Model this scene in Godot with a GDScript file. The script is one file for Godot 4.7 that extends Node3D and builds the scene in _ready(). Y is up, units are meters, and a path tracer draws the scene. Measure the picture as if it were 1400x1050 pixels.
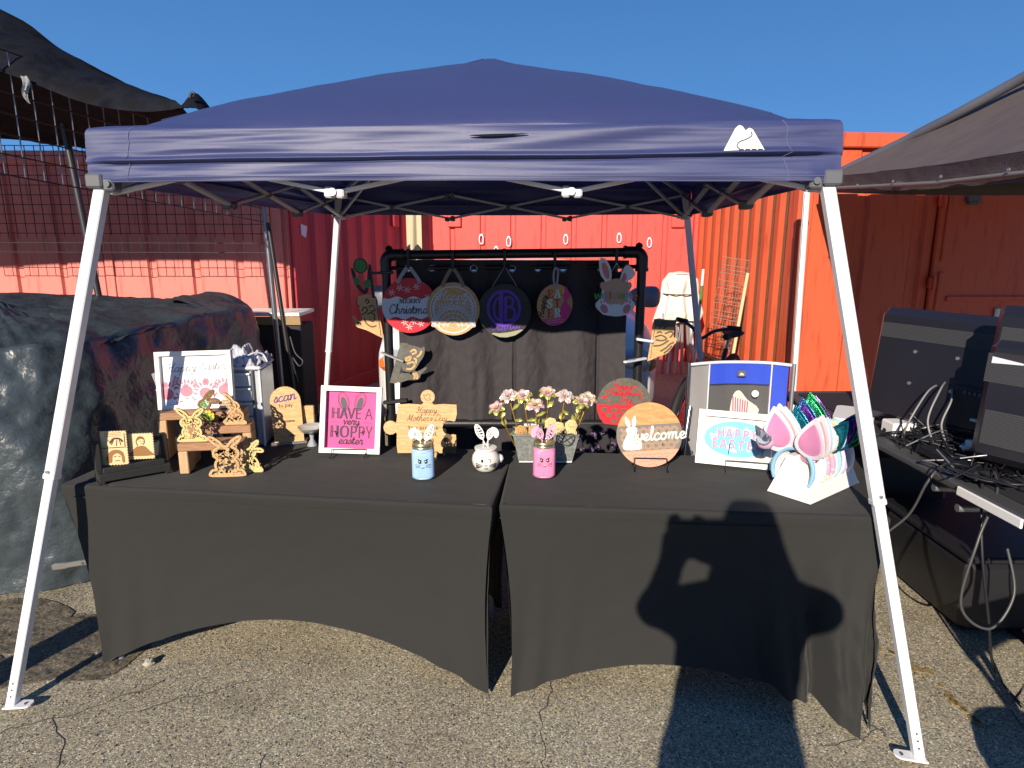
extends Node3D

# ---------------------------------------------------------------- mesh builder
class M:
	var v := PackedVector3Array()
	var n := PackedVector3Array()
	var t := PackedVector2Array()
	var c := PackedColorArray()
	var col := Color(1, 1, 1)

	func tri(a: Vector3, b: Vector3, d: Vector3, na: Vector3, nb: Vector3, nd: Vector3, ta := Vector2.ZERO, tb := Vector2.ZERO, td := Vector2.ZERO) -> void:
		var g := (d - a).cross(b - a)
		if g.length_squared() < 1e-16:
			return
		if g.dot(na + nb + nd) < 0.0:
			v.append_array([a, d, b]); n.append_array([na, nd, nb]); t.append_array([ta, td, tb])
		else:
			v.append_array([a, b, d]); n.append_array([na, nb, nd]); t.append_array([ta, tb, td])
		c.append_array([col, col, col])

	func quad(a: Vector3, b: Vector3, d: Vector3, e: Vector3, out: Vector3) -> void:
		var g := (b - a).cross(d - a)
		if g.length_squared() < 1e-16:
			g = (d - a).cross(e - a)
		var nn := g.normalized()
		if nn.dot(out) < 0.0:
			nn = -nn
		tri(a, b, d, nn, nn, nn, Vector2(0, 1), Vector2(1, 1), Vector2(1, 0))
		tri(a, d, e, nn, nn, nn, Vector2(0, 1), Vector2(1, 0), Vector2(0, 0))

	func box(o: Vector3, s: Vector3, bev := 0.0, b := Basis.IDENTITY) -> M:
		var h := s * 0.5
		var e := minf(bev, minf(h.x, minf(h.y, h.z)) * 0.9)
		for ax in 3:
			var u := (ax + 1) % 3
			var w := (ax + 2) % 3
			for sg in [-1.0, 1.0]:
				var p := []
				for k in [[-1, -1], [1, -1], [1, 1], [-1, 1]]:
					var q := Vector3.ZERO
					q[ax] = sg * h[ax]; q[u] = k[0] * (h[u] - e); q[w] = k[1] * (h[w] - e)
					p.append(o + b * q)
				var nn := Vector3.ZERO
				nn[ax] = sg
				quad(p[0], p[1], p[2], p[3], b * nn)
			if e > 0.0:
				for su in [-1.0, 1.0]:
					for sw in [-1.0, 1.0]:
						var p := []
						for k in [[-1, 0], [1, 0], [1, 1], [-1, 1]]:
							var q := Vector3.ZERO
							q[ax] = k[0] * (h[ax] - e)
							q[u] = su * (h[u] - (e if k[1] == 1 else 0.0)); q[w] = sw * (h[w] - (0.0 if k[1] == 1 else e))
							p.append(o + b * q)
						var nn := Vector3.ZERO
						nn[u] = su; nn[w] = sw
						quad(p[0], p[1], p[2], p[3], b * nn)
		if e > 0.0:
			for sx in [-1.0, 1.0]:
				for sy in [-1.0, 1.0]:
					for sz in [-1.0, 1.0]:
						var k := Vector3(sx, sy, sz)
						var p0 := o + b * (k * Vector3(h.x, h.y - e, h.z - e))
						var p1 := o + b * (k * Vector3(h.x - e, h.y, h.z - e))
						var p2 := o + b * (k * Vector3(h.x - e, h.y - e, h.z))
						var nn := b * k.normalized()
						tri(p0, p1, p2, nn, nn, nn)
		return self

	# a square bar from a to b
	func bar(a: Vector3, b: Vector3, w: float, h := -1.0, bev := 0.002, upward := Vector3.UP) -> M:
		var y := (b - a).normalized()
		var r := upward
		if absf(y.dot(r)) > 0.95:
			r = Vector3(0, 0, 1)
		var x := r.cross(y).normalized()
		var z := x.cross(y).normalized()
		return box((a + b) * 0.5, Vector3(w, a.distance_to(b), h if h > 0.0 else w), bev, Basis(x, y, z))

	func tube(pts: Array, r, sides := 8, caps := true) -> M:
		var rings := []
		var k := pts.size()
		var up := Vector3.UP
		for i in k:
			var dir: Vector3 = (pts[mini(i + 1, k - 1)] - pts[maxi(i - 1, 0)]).normalized()
			if absf(dir.dot(up)) > 0.97:
				up = Vector3(1, 0, 0) if absf(dir.x) < 0.9 else Vector3(0, 0, 1)
			var x := up.cross(dir).normalized()
			var y := dir.cross(x).normalized()
			up = y
			var rad: float = r[i] if r is Array else r
			var ring := []
			for j in sides:
				var a := TAU * j / sides
				var nn := x * cos(a) + y * sin(a)
				ring.append([pts[i] + nn * rad, nn])
			rings.append(ring)
		for i in k - 1:
			for j in sides:
				var a: Array = rings[i][j]
				var b: Array = rings[i][(j + 1) % sides]
				var d: Array = rings[i + 1][(j + 1) % sides]
				var e: Array = rings[i + 1][j]
				tri(a[0], b[0], d[0], a[1], b[1], d[1])
				tri(a[0], d[0], e[0], a[1], d[1], e[1])
		if caps:
			for s in [0, k - 1]:
				var nn: Vector3 = (pts[0] - pts[1]).normalized() if s == 0 else (pts[k - 1] - pts[k - 2]).normalized()
				for j in range(1, sides - 1):
					tri(rings[s][0][0], rings[s][j][0], rings[s][j + 1][0], nn, nn, nn)
		return self

	func lathe(prof: Array, o := Vector3.ZERO, segs := 24, b := Basis.IDENTITY) -> M:
		var k := prof.size()
		for i in k - 1:
			var p0: Vector2 = prof[i]
			var p1: Vector2 = prof[i + 1]
			var pa: Vector2 = prof[maxi(i - 1, 0)]
			var pb: Vector2 = prof[mini(i + 2, k - 1)]
			var f := (p1 - p0).normalized()
			var f0 := (p0 - pa).normalized() if i > 0 else f
			var f1 := (pb - p1).normalized() if i < k - 2 else f
			var t0 := f if f0.dot(f) < 0.6 else (f0 + f).normalized()
			var t1 := f if f1.dot(f) < 0.6 else (f1 + f).normalized()
			for j in segs:
				var a0 := TAU * j / segs
				var a1 := TAU * (j + 1) / segs
				var d0 := Vector3(cos(a0), 0, sin(a0))
				var d1 := Vector3(cos(a1), 0, sin(a1))
				var q00 := o + b * (d0 * p0.x + Vector3(0, p0.y, 0))
				var q01 := o + b * (d1 * p0.x + Vector3(0, p0.y, 0))
				var q10 := o + b * (d0 * p1.x + Vector3(0, p1.y, 0))
				var q11 := o + b * (d1 * p1.x + Vector3(0, p1.y, 0))
				var n00 := b * (d0 * t0.y - Vector3(0, t0.x, 0))
				var n01 := b * (d1 * t0.y - Vector3(0, t0.x, 0))
				var n10 := b * (d0 * t1.y - Vector3(0, t1.x, 0))
				var n11 := b * (d1 * t1.y - Vector3(0, t1.x, 0))
				tri(q00, q01, q11, n00, n01, n11)
				tri(q00, q11, q10, n00, n11, n10)
		return self

	# a smooth sheet from a function of (u, v) in 0..1
	func sheet(f: Callable, nu: int, nv: int, flip := false, skip = null) -> M:
		var p := []
		for j in nv + 1:
			var row := []
			for i in nu + 1:
				row.append(f.call(float(i) / nu, float(j) / nv))
			p.append(row)
		var nr := []
		for j in nv + 1:
			var row := []
			for i in nu + 1:
				var du: Vector3 = p[j][mini(i + 1, nu)] - p[j][maxi(i - 1, 0)]
				var dv: Vector3 = p[mini(j + 1, nv)][i] - p[maxi(j - 1, 0)][i]
				var g := du.cross(dv).normalized()
				row.append(-g if flip else g)
			nr.append(row)
		for j in nv:
			for i in nu:
				if skip != null and skip.call(i, j):
					continue
				var u0 := float(i) / nu
				var u1 := float(i + 1) / nu
				var v0 := float(j) / nv
				var v1 := float(j + 1) / nv
				tri(p[j][i], p[j][i + 1], p[j + 1][i + 1], nr[j][i], nr[j][i + 1], nr[j + 1][i + 1], Vector2(u0, v0), Vector2(u1, v0), Vector2(u1, v1))
				tri(p[j][i], p[j + 1][i + 1], p[j + 1][i], nr[j][i], nr[j + 1][i + 1], nr[j + 1][i], Vector2(u0, v0), Vector2(u1, v1), Vector2(u0, v1))
		return self

	# a flat outline given in x, y, thick from z0 to z1, put in place by xf
	func prism(poly: PackedVector2Array, z0: float, z1: float, xf := Transform3D.IDENTITY) -> M:
		var idx := Geometry2D.triangulate_polygon(poly)
		var nz := xf.basis.z.normalized()
		var lo := Vector2(1e9, 1e9)
		var hi := Vector2(-1e9, -1e9)
		for q in poly:
			lo = lo.min(q); hi = hi.max(q)
		var sz := (hi - lo).max(Vector2(1e-6, 1e-6))
		for k in range(0, idx.size(), 3):
			var q := []
			var uvs := []
			for m in 3:
				var w := poly[idx[k + m]]
				q.append(w)
				uvs.append(Vector2((w.x - lo.x) / sz.x, 1.0 - (w.y - lo.y) / sz.y))
			for s in [[z1, 1.0], [z0, -1.0]]:
				var w3 := []
				for m in 3:
					w3.append(xf * Vector3(q[m].x, q[m].y, s[0]))
				var nn: Vector3 = nz * s[1]
				tri(w3[0], w3[1], w3[2], nn, nn, nn, uvs[0], uvs[1], uvs[2])
		var cw := Geometry2D.is_polygon_clockwise(poly)
		for k in poly.size():
			var a := poly[k]
			var b := poly[(k + 1) % poly.size()]
			var e := (b - a).normalized()
			var o := Vector2(e.y, -e.x)
			if cw:
				o = -o
			quad(xf * Vector3(a.x, a.y, z0), xf * Vector3(b.x, b.y, z0), xf * Vector3(b.x, b.y, z1), xf * Vector3(a.x, a.y, z1), xf.basis * Vector3(o.x, o.y, 0))
		return self

	# a flat band of width w that follows pts, raised from z0 to z1
	func ribbon(pts: PackedVector2Array, w: float, z0: float, z1: float, xf := Transform3D.IDENTITY, closed := false) -> M:
		var k := pts.size()
		if k < 2:
			return self
		var L := PackedVector2Array()
		var R := PackedVector2Array()
		for i in k:
			var a := pts[(i - 1 + k) % k] if closed else pts[maxi(i - 1, 0)]
			var b := pts[(i + 1) % k] if closed else pts[mini(i + 1, k - 1)]
			var d := (b - a).normalized()
			var o := Vector2(-d.y, d.x) * w * 0.5
			var q := pts[i]
			if not closed and i == 0:
				q -= d * w * 0.3
			if not closed and i == k - 1:
				q += d * w * 0.3
			L.append(q + o); R.append(q - o)
		var nz := xf.basis.z.normalized()
		for i in (k if closed else k - 1):
			var j := (i + 1) % k
			var l0 := xf * Vector3(L[i].x, L[i].y, z1)
			var l1 := xf * Vector3(L[j].x, L[j].y, z1)
			var r0 := xf * Vector3(R[i].x, R[i].y, z1)
			var r1 := xf * Vector3(R[j].x, R[j].y, z1)
			tri(l0, l1, r1, nz, nz, nz); tri(l0, r1, r0, nz, nz, nz)
			var dz := xf.basis.z * (z0 - z1)
			quad(l0, l1, l1 + dz, l0 + dz, l0 - r0)
			quad(r0, r1, r1 + dz, r0 + dz, r0 - l0)
		return self

	func quad2(a: Vector3, b: Vector3, d: Vector3, e: Vector3) -> M:
		var nn := (b - a).cross(d - a).normalized() * 0.006
		quad(a, b, d, e, nn); quad(a - nn, b - nn, d - nn, e - nn, -nn)
		quad(a, b, b - nn, a - nn, a - e); quad(e, d, d - nn, e - nn, e - a); quad(a, e, e - nn, a - nn, a - b); quad(b, d, d - nn, b - nn, b - a)
		return self

	func word(s: String, h: float, xf: Transform3D, depth := 0.002, font := "Droid Sans", weight := 400, wide := 1.0) -> M:
		var tm := TextMesh.new()
		var f := SystemFont.new()
		f.font_names = PackedStringArray([font])
		f.font_weight = weight
		tm.font = f
		tm.text = s
		tm.font_size = 64
		tm.pixel_size = h / 46.0
		tm.depth = depth
		tm.curve_step = 3.0
		var a := tm.get_mesh_arrays()
		if a.is_empty() or a[Mesh.ARRAY_VERTEX] == null:
			return self
		var pv: PackedVector3Array = a[Mesh.ARRAY_VERTEX]
		var pn: PackedVector3Array = a[Mesh.ARRAY_NORMAL]
		var ix: PackedInt32Array = a[Mesh.ARRAY_INDEX] if a[Mesh.ARRAY_INDEX] != null else PackedInt32Array(range(pv.size()))
		var w := Transform3D(Basis.from_scale(Vector3(wide, 1, 1)), Vector3(0, 0, depth * 0.5))
		for k in range(0, ix.size(), 3):
			tri(xf * (w * pv[ix[k]]), xf * (w * pv[ix[k + 1]]), xf * (w * pv[ix[k + 2]]), (xf.basis * pn[ix[k]]).normalized(), (xf.basis * pn[ix[k + 1]]).normalized(), (xf.basis * pn[ix[k + 2]]).normalized())
		return self

	func mesh() -> ArrayMesh:
		var a := []
		a.resize(Mesh.ARRAY_MAX)
		a[Mesh.ARRAY_VERTEX] = v
		a[Mesh.ARRAY_NORMAL] = n
		a[Mesh.ARRAY_TEX_UV] = t
		a[Mesh.ARRAY_COLOR] = c
		var m := ArrayMesh.new()
		m.add_surface_from_arrays(Mesh.PRIMITIVE_TRIANGLES, a)
		return m

# ---------------------------------------------------------------- naming
var taken := {}

func numbered(s: String) -> String:
	var k: int = taken.get(s, 0)
	taken[s] = k + 1
	return s if k == 0 else "%s_%03d" % [s, k]

func thing(called: String, label: String, category: String, at := Vector3.ZERO, turn := 0.0, group := "") -> Node3D:
	var o := Node3D.new()
	o.name = numbered(called)
	o.position = at
	o.rotation.y = turn
	tag(o, label, category, group)
	add_child(o)
	return o

func tag(o: Node3D, label: String, category: String, group := "") -> Node3D:
	o.set_meta("label", label)
	o.set_meta("category", category)
	if group:
		o.set_meta("group", group)
	return o

func part(called: String, m, mat: Material, parent: Node3D, label := "") -> MeshInstance3D:
	var o := MeshInstance3D.new()
	o.name = called
	if parent.has_node(NodePath(called)):
		var k := 1
		while parent.has_node(NodePath("%s_%03d" % [called, k])):
			k += 1
		o.name = "%s_%03d" % [called, k]
	o.mesh = m.mesh() if m is M else m
	o.material_override = mat
	if label:
		o.set_meta("label", label)
	parent.add_child(o, true)
	return o

func single(called: String, m, mat: Material, label: String, category: String, at := Vector3.ZERO, group := "") -> MeshInstance3D:
	var o := MeshInstance3D.new()
	o.name = numbered(called)
	o.mesh = m.mesh() if m is M else m
	o.material_override = mat
	o.position = at
	tag(o, label, category, group)
	add_child(o)
	return o

func struct(called: String, m, mat: Material) -> MeshInstance3D:
	var o := MeshInstance3D.new()
	o.name = numbered(called)
	o.mesh = m.mesh() if m is M else m
	o.material_override = mat
	o.set_meta("kind", "structure")
	add_child(o)
	return o

# ---------------------------------------------------------------- curves and lettering
func V(x, y, z = 0.0) -> Vector3:
	return Vector3(x, y, z)

func spl(p: PackedVector2Array, closed := false, steps := 4) -> PackedVector2Array:
	var k := p.size()
	var out := PackedVector2Array()
	if k < 3:
		return p
	for i in (k if closed else k - 1):
		var a := p[(i - 1 + k) % k] if closed else p[maxi(i - 1, 0)]
		var b := p[i]
		var c := p[(i + 1) % k]
		var d := p[(i + 2) % k] if closed else p[mini(i + 2, k - 1)]
		for s in steps:
			out.append(b.cubic_interpolate(c, a, d, float(s) / steps))
	if not closed:
		out.append(p[k - 1])
	return out

func spl3(p: Array, steps := 6) -> Array:
	var out := []
	var k := p.size()
	for i in k - 1:
		for s in steps:
			out.append(p[i].cubic_interpolate(p[i + 1], p[maxi(i - 1, 0)], p[mini(i + 2, k - 1)], float(s) / steps))
	out.append(p[k - 1])
	return out

func pts(s: String, k := 1.0) -> PackedVector2Array:
	var f := s.split_floats(" ", false)
	var out := PackedVector2Array()
	for i in range(0, f.size() - 1, 2):
		out.append(Vector2(f[i], f[i + 1]) * k)
	return out

func ellipse(rx: float, ry: float, c := Vector2.ZERO, turn := 0.0, k := 20) -> PackedVector2Array:
	var out := PackedVector2Array()
	for i in k:
		out.append(c + Vector2(rx * cos(TAU * i / k), ry * sin(TAU * i / k)).rotated(turn))
	return out

func rrect(w: float, h: float, r: float, k := 4) -> PackedVector2Array:
	var out := PackedVector2Array()
	for q in [[1, 1, 0], [-1, 1, 1], [-1, -1, 2], [1, -1, 3]]:
		for i in k + 1:
			var a = PI * 0.5 * (q[2] + float(i) / k)
			out.append(Vector2(q[0] * (w * 0.5 - r) + r * cos(a), q[1] * (h * 0.5 - r) + r * sin(a)))
	return out

# a leaf or petal from a to b
func leaf(a: Vector2, b: Vector2, w: float) -> PackedVector2Array:
	var d := b - a
	var o := Vector2(-d.y, d.x).normalized() * w * 0.5
	return PackedVector2Array([a, a + d * 0.25 + o * 0.8, a + d * 0.55 + o, a + d * 0.85 + o * 0.5, b, a + d * 0.85 - o * 0.5, a + d * 0.55 - o, a + d * 0.25 - o * 0.8])

func heart(s: float, c := Vector2.ZERO) -> PackedVector2Array:
	var out := PackedVector2Array()
	for i in 18:
		var a := TAU * i / 18.0 + 0.01
		out.append(c + Vector2(16.0 * pow(sin(a), 3), 13.0 * cos(a) - 5.0 * cos(2 * a) - 2.0 * cos(3 * a) - cos(4 * a)) * s / 32.0)
	return out

var FONT := {
	"a": [6, "4 4.3 2.2 5 .5 3.2 .7 .8 2.2 .1 4 2 4.3 5", "4.3 5 4.3 1.2 5 .1 6.2 1.2"],
	"c": [5, "4 4.2 2.6 5 .8 3.5 .7 1.2 2.2 0 5.2 1.2"],
	"d": [6, "4 4.3 2.2 5 .5 3.2 .7 .8 2.2 .1 4 2 4.4 10", "4.4 10 4.2 1.2 5 .1 6.2 1.2"],
	"e": [4.8, "0 1.2 2.6 2.3 3.6 4 2.5 5 .9 3.6 .9 1.2 2.4 0 5 1.2"],
	"f": [4, "0 1.2 2.4 5.5 3.2 9 2.2 9.8 1.4 6 1.2 0 .9 -3.4 1.8 -3.6 1.8 -.6 4.2 1.2", "0 5 3 5.2"],
	"g": [6, "4 4.3 2.2 5 .5 3.2 .7 .8 2.2 .1 4 2 4.3 5", "4.3 5 4.2 -2 2.8 -4 1.2 -3 2.5 -1 6 1.2"],
	"h": [6, "0 1 2 6.5 2.2 9.8 1.3 9.6 1 5 .9 0", ".9 0 1.6 4 3.2 5 4 3.8 4 1 4.8 0 6.2 1.2"],
	"i": [3, "0 1.2 1.4 5 1.3 1 2 0 3.2 1.2", "1.4 7 1.6 7.5"],
	"k": [5.5, "0 1 2 6.5 2.2 9.8 1.3 9.6 1 5 .9 0", "3.8 5 1.2 2.6 3 1.6 4 .1 5.5 1.2"],
	"l": [3.2, "0 1.2 2 6.5 2 9.8 1.2 9.5 1 2 1.8 0 3.4 1.2"],
	"m": [8.5, "0 4 .9 5 .9 0", ".9 0 1.6 4 2.8 5 3.5 4 3.4 0", "3.4 0 4.2 4 5.4 5 6.2 4 6.2 1 7 0 8.5 1.2"],
	"n": [6, "0 4 .9 5 .9 0", ".9 0 1.7 4 3.1 5 4 4 3.9 1 4.7 0 6 1.2"],
	"o": [5.2, "2.4 5 .7 3.8 .6 1.2 2 0 3.8 1.2 3.9 3.8 2.4 5 3 4 5.4 4.2"],
	"p": [6, "0 2 1.2 5 .9 -4", "1 3.4 2.4 5 4 4.2 4.2 1.4 2.8 0 1.2 .8", "2.8 0 6 1.2"],
	"r": [4.4, "0 1.2 1 5.4 1.6 4.6 3.2 4.8 2.8 1.2 3.4 0 4.6 1.2"],
	"s": [4, "0 1.2 2 5.4 3 2.4 2.6 .4 .8 .3", "2.6 .4 4.2 1.2"],
	"t": [3.6, "0 1.2 1.6 8.5 1.4 1.2 2.2 0 3.6 1.2", "0 5.6 3 5.8"],
	"u": [6, "0 1.2 1 5 .9 1.4 2 0 3.8 1.8 4.2 5 4.2 1.2 5 0 6.2 1.2"],
	"v": [5, "0 4 1 5 2 0 3.9 4.6 5.2 4.2"],
	"w": [7.4, "0 4 .9 5 1.2 1 2.2 0 3.4 1.6 3.6 5 3.7 1.4 4.8 0 6.2 2 6.4 4.8 7.6 4.3"],
	"y": [6, "0 4 1 5 1 1.6 2.4 .2 4 2 4.3 5 4.2 -2 2.8 -4 1.2 -3 2.6 -1 6 1.2"],
	"z": [5, "0 4 1.6 5 3.8 4.6 .6 .4 2.4 .2 5 1.2"],
	"H": [8, "0 8 1.5 9.8 1.8 4 1 .2 -.2 .8", "6.4 10 5.2 5 5 .8 6.4 .2 8 1.4", ".8 4.6 3.5 5.4 6 4.8"],
	"E": [6.5, "5.5 8.8 3.8 10 1.8 8.6 2.2 6.2 3.8 5.4 1.4 4.6 .6 2 2.2 0 5.2 .8 6.5 2"],
	"C": [6.5, "5.8 8 4.4 10 1.6 8 .6 4 1.6 .6 4 0 6.5 2"],
	"M": [9, "0 .4 1.2 1 2 9.8", "2 9.8 4.2 1", "4.2 1 6.8 9.8 6.4 1.2 7.4 0 9 1.2"],
	"D": [7.5, "2 9.4 1.6 .6", "0 9 3 10 6.4 8 6.6 3 4 .2 1 0 .4 1"],
	"V": [6.5, "0 9 1.2 9.8 2.6 0", "2.6 0 4.6 7.6 6.4 9.8"],
	"T": [6.2, "0 9 3 10 6.6 9.4", "3.6 9.6 3.4 2 2.2 0 .6 .8"],
	"'": [1.6, ".9 10 .5 8.2"],
	" ": [3],
}

# joined handwriting, x-height h, centred on the origin of xf
func script(m: M, s: String, h: float, xf: Transform3D, w: float, z0: float, z1: float, slant := 0.25) -> void:
	var total := 0.0
	for ch in s:
		total += FONT[ch][0]
	var x := -total * 0.5
	var k := h / 5.0
	for ch in s:
		var g: Array = FONT[ch]
		for i in range(1, g.size()):
			var p := pts(g[i])
			for j in p.size():
				p[j] = Vector2(p[j].x + x + p[j].y * slant, p[j].y - 2.5) * k
			m.ribbon(spl(p, false, 4), w, z0, z1, xf)
		x += g[0]

# ---------------------------------------------------------------- materials
func noise(freq: float, type := FastNoiseLite.TYPE_SIMPLEX_SMOOTH, oct := 4, sd := 1) -> FastNoiseLite:
	var f := FastNoiseLite.new()
	f.seed = sd
	f.noise_type = type
	f.frequency = freq
	f.fractal_octaves = oct
	return f

func ntex(f: FastNoiseLite, size := 512, stops := [], seamless := true, nmap := 0.0) -> NoiseTexture2D:
	var t := NoiseTexture2D.new()
	t.width = size
	t.height = size
	t.seamless = seamless
	t.noise = f
	if nmap > 0.0:
		t.as_normal_map = true
		t.bump_strength = nmap
	if stops.size():
		var g := Gradient.new()
		g.offsets = PackedFloat32Array()
		var o := PackedFloat32Array()
		var c := PackedColorArray()
		for s in stops:
			o.append(s[0]); c.append(s[1])
		g.offsets = o
		g.colors = c
		t.color_ramp = g
	return t

func lin(r: float, g: float, b: float) -> Color:
	return Color(r, g, b).linear_to_srgb()

func mat(c: Color, rough := 0.6, metal := 0.0, extra := {}) -> StandardMaterial3D:
	var m := StandardMaterial3D.new()
	m.albedo_color = c.linear_to_srgb()
	m.albedo_color.a = c.a
	m.roughness = rough
	m.metallic = metal
	for k in extra:
		m.set(k, extra[k])
	return m

# noise that tints and roughens a material on every side, size in metres of one tile
func weather(m: StandardMaterial3D, tex: Texture2D, size: float, bump: Texture2D = null, scale := 0.3) -> StandardMaterial3D:
	m.uv1_triplanar = true
	m.uv1_world_triplanar = true
	m.uv1_scale = Vector3.ONE / size
	if tex:
		m.albedo_texture = tex
	if bump:
		m.normal_enabled = true
		m.normal_texture = bump
		m.normal_scale = scale
	return m
var K := {}
var MID := noise(1.0)

func _ready() -> void:
	var cam := Camera3D.new()
	cam.name = "camera"
	cam.position = Vector3(0, 1.596, 0)
	cam.rotation = Vector3(deg_to_rad(-12.0), 0, 0.0028)
	cam.fov = 60.58
	cam.near = 0.02
	cam.far = 400.0
	add_child(cam)
	cam.current = true

	var env := Environment.new()
	var sky := Sky.new()
	var sm := ProceduralSkyMaterial.new()
	sm.sky_top_color = lin(0.02, 0.085, 0.26)
	sm.sky_horizon_color = lin(0.105, 0.29, 0.62)
	sm.sky_curve = 0.22
	sm.ground_bottom_color = lin(0.12, 0.10, 0.08)
	sm.ground_horizon_color = lin(0.22, 0.22, 0.22)
	sm.sun_angle_max = 20.0
	sm.sun_curve = 0.1
	sky.sky_material = sm
	env.background_mode = Environment.BG_SKY
	env.sky = sky
	env.tonemap_mode = Environment.TONE_MAPPER_LINEAR
	env.tonemap_exposure = 1.4
	env.sdfgi_enabled = true
	env.ssao_enabled = true
	env.ssil_enabled = true
	var we := WorldEnvironment.new()
	we.name = "world"
	we.environment = env
	add_child(we)

	var sun := DirectionalLight3D.new()
	sun.name = "sun"
	sun.light_energy = 1.6
	sun.light_color = Color(1.0, 0.95, 0.88)
	sun.light_angular_distance = 0.5
	sun.shadow_enabled = true
	var el := deg_to_rad(22.8)
	var az := deg_to_rad(19.0)
	sun.basis = Basis.looking_at(Vector3(sin(az) * cos(el), -sin(el), -cos(az) * cos(el)))
	add_child(sun)

	materials()
	ground()
	containers()
	left_tent()
	covered_pile()
	right_tent()
	vehicle()
	far_things()
	canopy()
	tables()
	backdrop()
	hanging_signs()
	camp_chair()
	bicycle()
	tv_table()
	left_table_goods()
	middle_goods()
	right_table_goods()
	photographer()

func materials() -> void:
	var fine := ntex(noise(0.05, FastNoiseLite.TYPE_SIMPLEX_SMOOTH, 5, 3), 512, [], true, 3.0)
	var grime := ntex(noise(0.012, FastNoiseLite.TYPE_SIMPLEX_SMOOTH, 5, 5), 512, [[0.0, Color(0.86, 0.85, 0.84)], [0.45, Color(0.97, 0.97, 0.96)], [0.6, Color(1, 1, 1)], [1.0, Color(0.95, 0.94, 0.93)]])
	var streaks := ntex(noise(0.02, FastNoiseLite.TYPE_SIMPLEX_SMOOTH, 5, 8), 512, [[0.0, Color(0.78, 0.74, 0.72)], [0.25, Color(0.94, 0.92, 0.91)], [0.4, Color(1, 1, 1)], [0.8, Color(1, 1, 1)], [1.0, Color(0.93, 0.92, 0.92)]])
	K.fine = fine
	K.grime = grime
	# painted steel of the containers
	K.red_a = weather(mat(Color(0.66, 0.2, 0.165), 0.75), streaks, 2.3, fine, 0.12)
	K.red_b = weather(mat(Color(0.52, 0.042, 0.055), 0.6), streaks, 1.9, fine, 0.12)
	K.red_c = weather(mat(Color(0.62, 0.075, 0.06), 0.6), grime, 2.7, fine, 0.1)
	K.red_d = weather(mat(Color(0.58, 0.095, 0.035), 0.5), grime, 2.1, fine, 0.1)
	for q in [K.red_a, K.red_b, K.red_c, K.red_d]:
		q.albedo_texture = streaks
		q.uv1_scale = Vector3(1.3, 0.16, 1.3)
	# the long side of the orange container has rust in its grooves
	K.rust = weather(mat(Color(0.26, 0.11, 0.04), 0.85), streaks, 0.9, fine, 0.4)
	K.steel_white = weather(mat(Color(0.74, 0.74, 0.74), 0.42), null, 0.3, fine, 0.08)
	K.steel_grey = mat(Color(0.23, 0.24, 0.27), 0.45, 0.3)
	K.galv = mat(Color(0.42, 0.42, 0.42), 0.4, 0.8)
	K.chrome = mat(Color(0.6, 0.6, 0.6), 0.2, 1.0)
	K.bracket = mat(Color(0.1, 0.105, 0.115), 0.5)
	K.black_plastic = mat(Color(0.012, 0.012, 0.014), 0.45)
	K.black_pipe = weather(mat(Color(0.012, 0.012, 0.014), 0.38), null, 0.4, fine, 0.15)
	K.dark_wire = mat(Color(0.012, 0.012, 0.013), 0.5)
	# cloths
	var weave := ntex(noise(0.22, FastNoiseLite.TYPE_SIMPLEX, 2, 21), 512, [], true, 2.0)
	var lint := ntex(noise(0.16, FastNoiseLite.TYPE_SIMPLEX, 3, 22), 512, [[0.0, Color(0.8, 0.8, 0.8)], [0.6, Color(0.95, 0.95, 0.95)], [0.82, Color(1, 1, 1)], [1.0, Color(1, 1, 1)]])
	K.navy = mat(Color(0.033, 0.042, 0.125), 0.48, 0.0, {"rim_enabled": true, "rim": 0.28, "rim_tint": 0.7, "backlight_enabled": true, "backlight": Color(0.07, 0.08, 0.2)})
	weather(K.navy, null, 0.35, weave, 0.25)
	K.spandex = mat(Color(0.031, 0.031, 0.0295), 0.8, 0.0, {"metallic_specular": 0.3, "rim_enabled": true, "rim": 0.12, "rim_tint": 0.0})
	weather(K.spandex, lint, 0.25, weave, 0.35)
	K.curtain = mat(Color(0.06, 0.054, 0.058), 0.8, 0.0, {"metallic_specular": 0.25})
	weather(K.curtain, lint, 0.3, weave, 0.3)
	K.taupe = mat(Color(0.115, 0.085, 0.075), 0.8)
	weather(K.taupe, grime, 1.6, weave, 0.3)
	K.tarp_black = mat(Color(0.013, 0.015, 0.022), 0.7, 0.0, {"metallic_specular": 0.15})
	weather(K.tarp_black, ntex(noise(0.015, FastNoiseLite.TYPE_SIMPLEX_SMOOTH, 5, 31), 512, [[0.0, Color(0.6, 0.55, 0.5)], [0.5, Color(1, 1, 1)], [0.75, Color(1.0, 0.9, 0.75)], [1.0, Color(0.8, 0.8, 0.8)]]), 1.3, weave, 0.5)
	var crease := noise(0.011, FastNoiseLite.TYPE_CELLULAR, 3, 41)
	crease.cellular_return_type = FastNoiseLite.RETURN_DISTANCE2_SUB
	crease.fractal_type = FastNoiseLite.FRACTAL_FBM
	K.poly = mat(Color(0.046, 0.06, 0.07), 0.34, 0.0, {"metallic_specular": 0.5})
	weather(K.poly, grime, 0.6, ntex(crease, 1024, [], true, 8.0), 0.9)
	# woods
	var gn := noise(0.012, FastNoiseLite.TYPE_SIMPLEX_SMOOTH, 4, 51)
	gn.domain_warp_enabled = true
	gn.domain_warp_amplitude = 18.0
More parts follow.
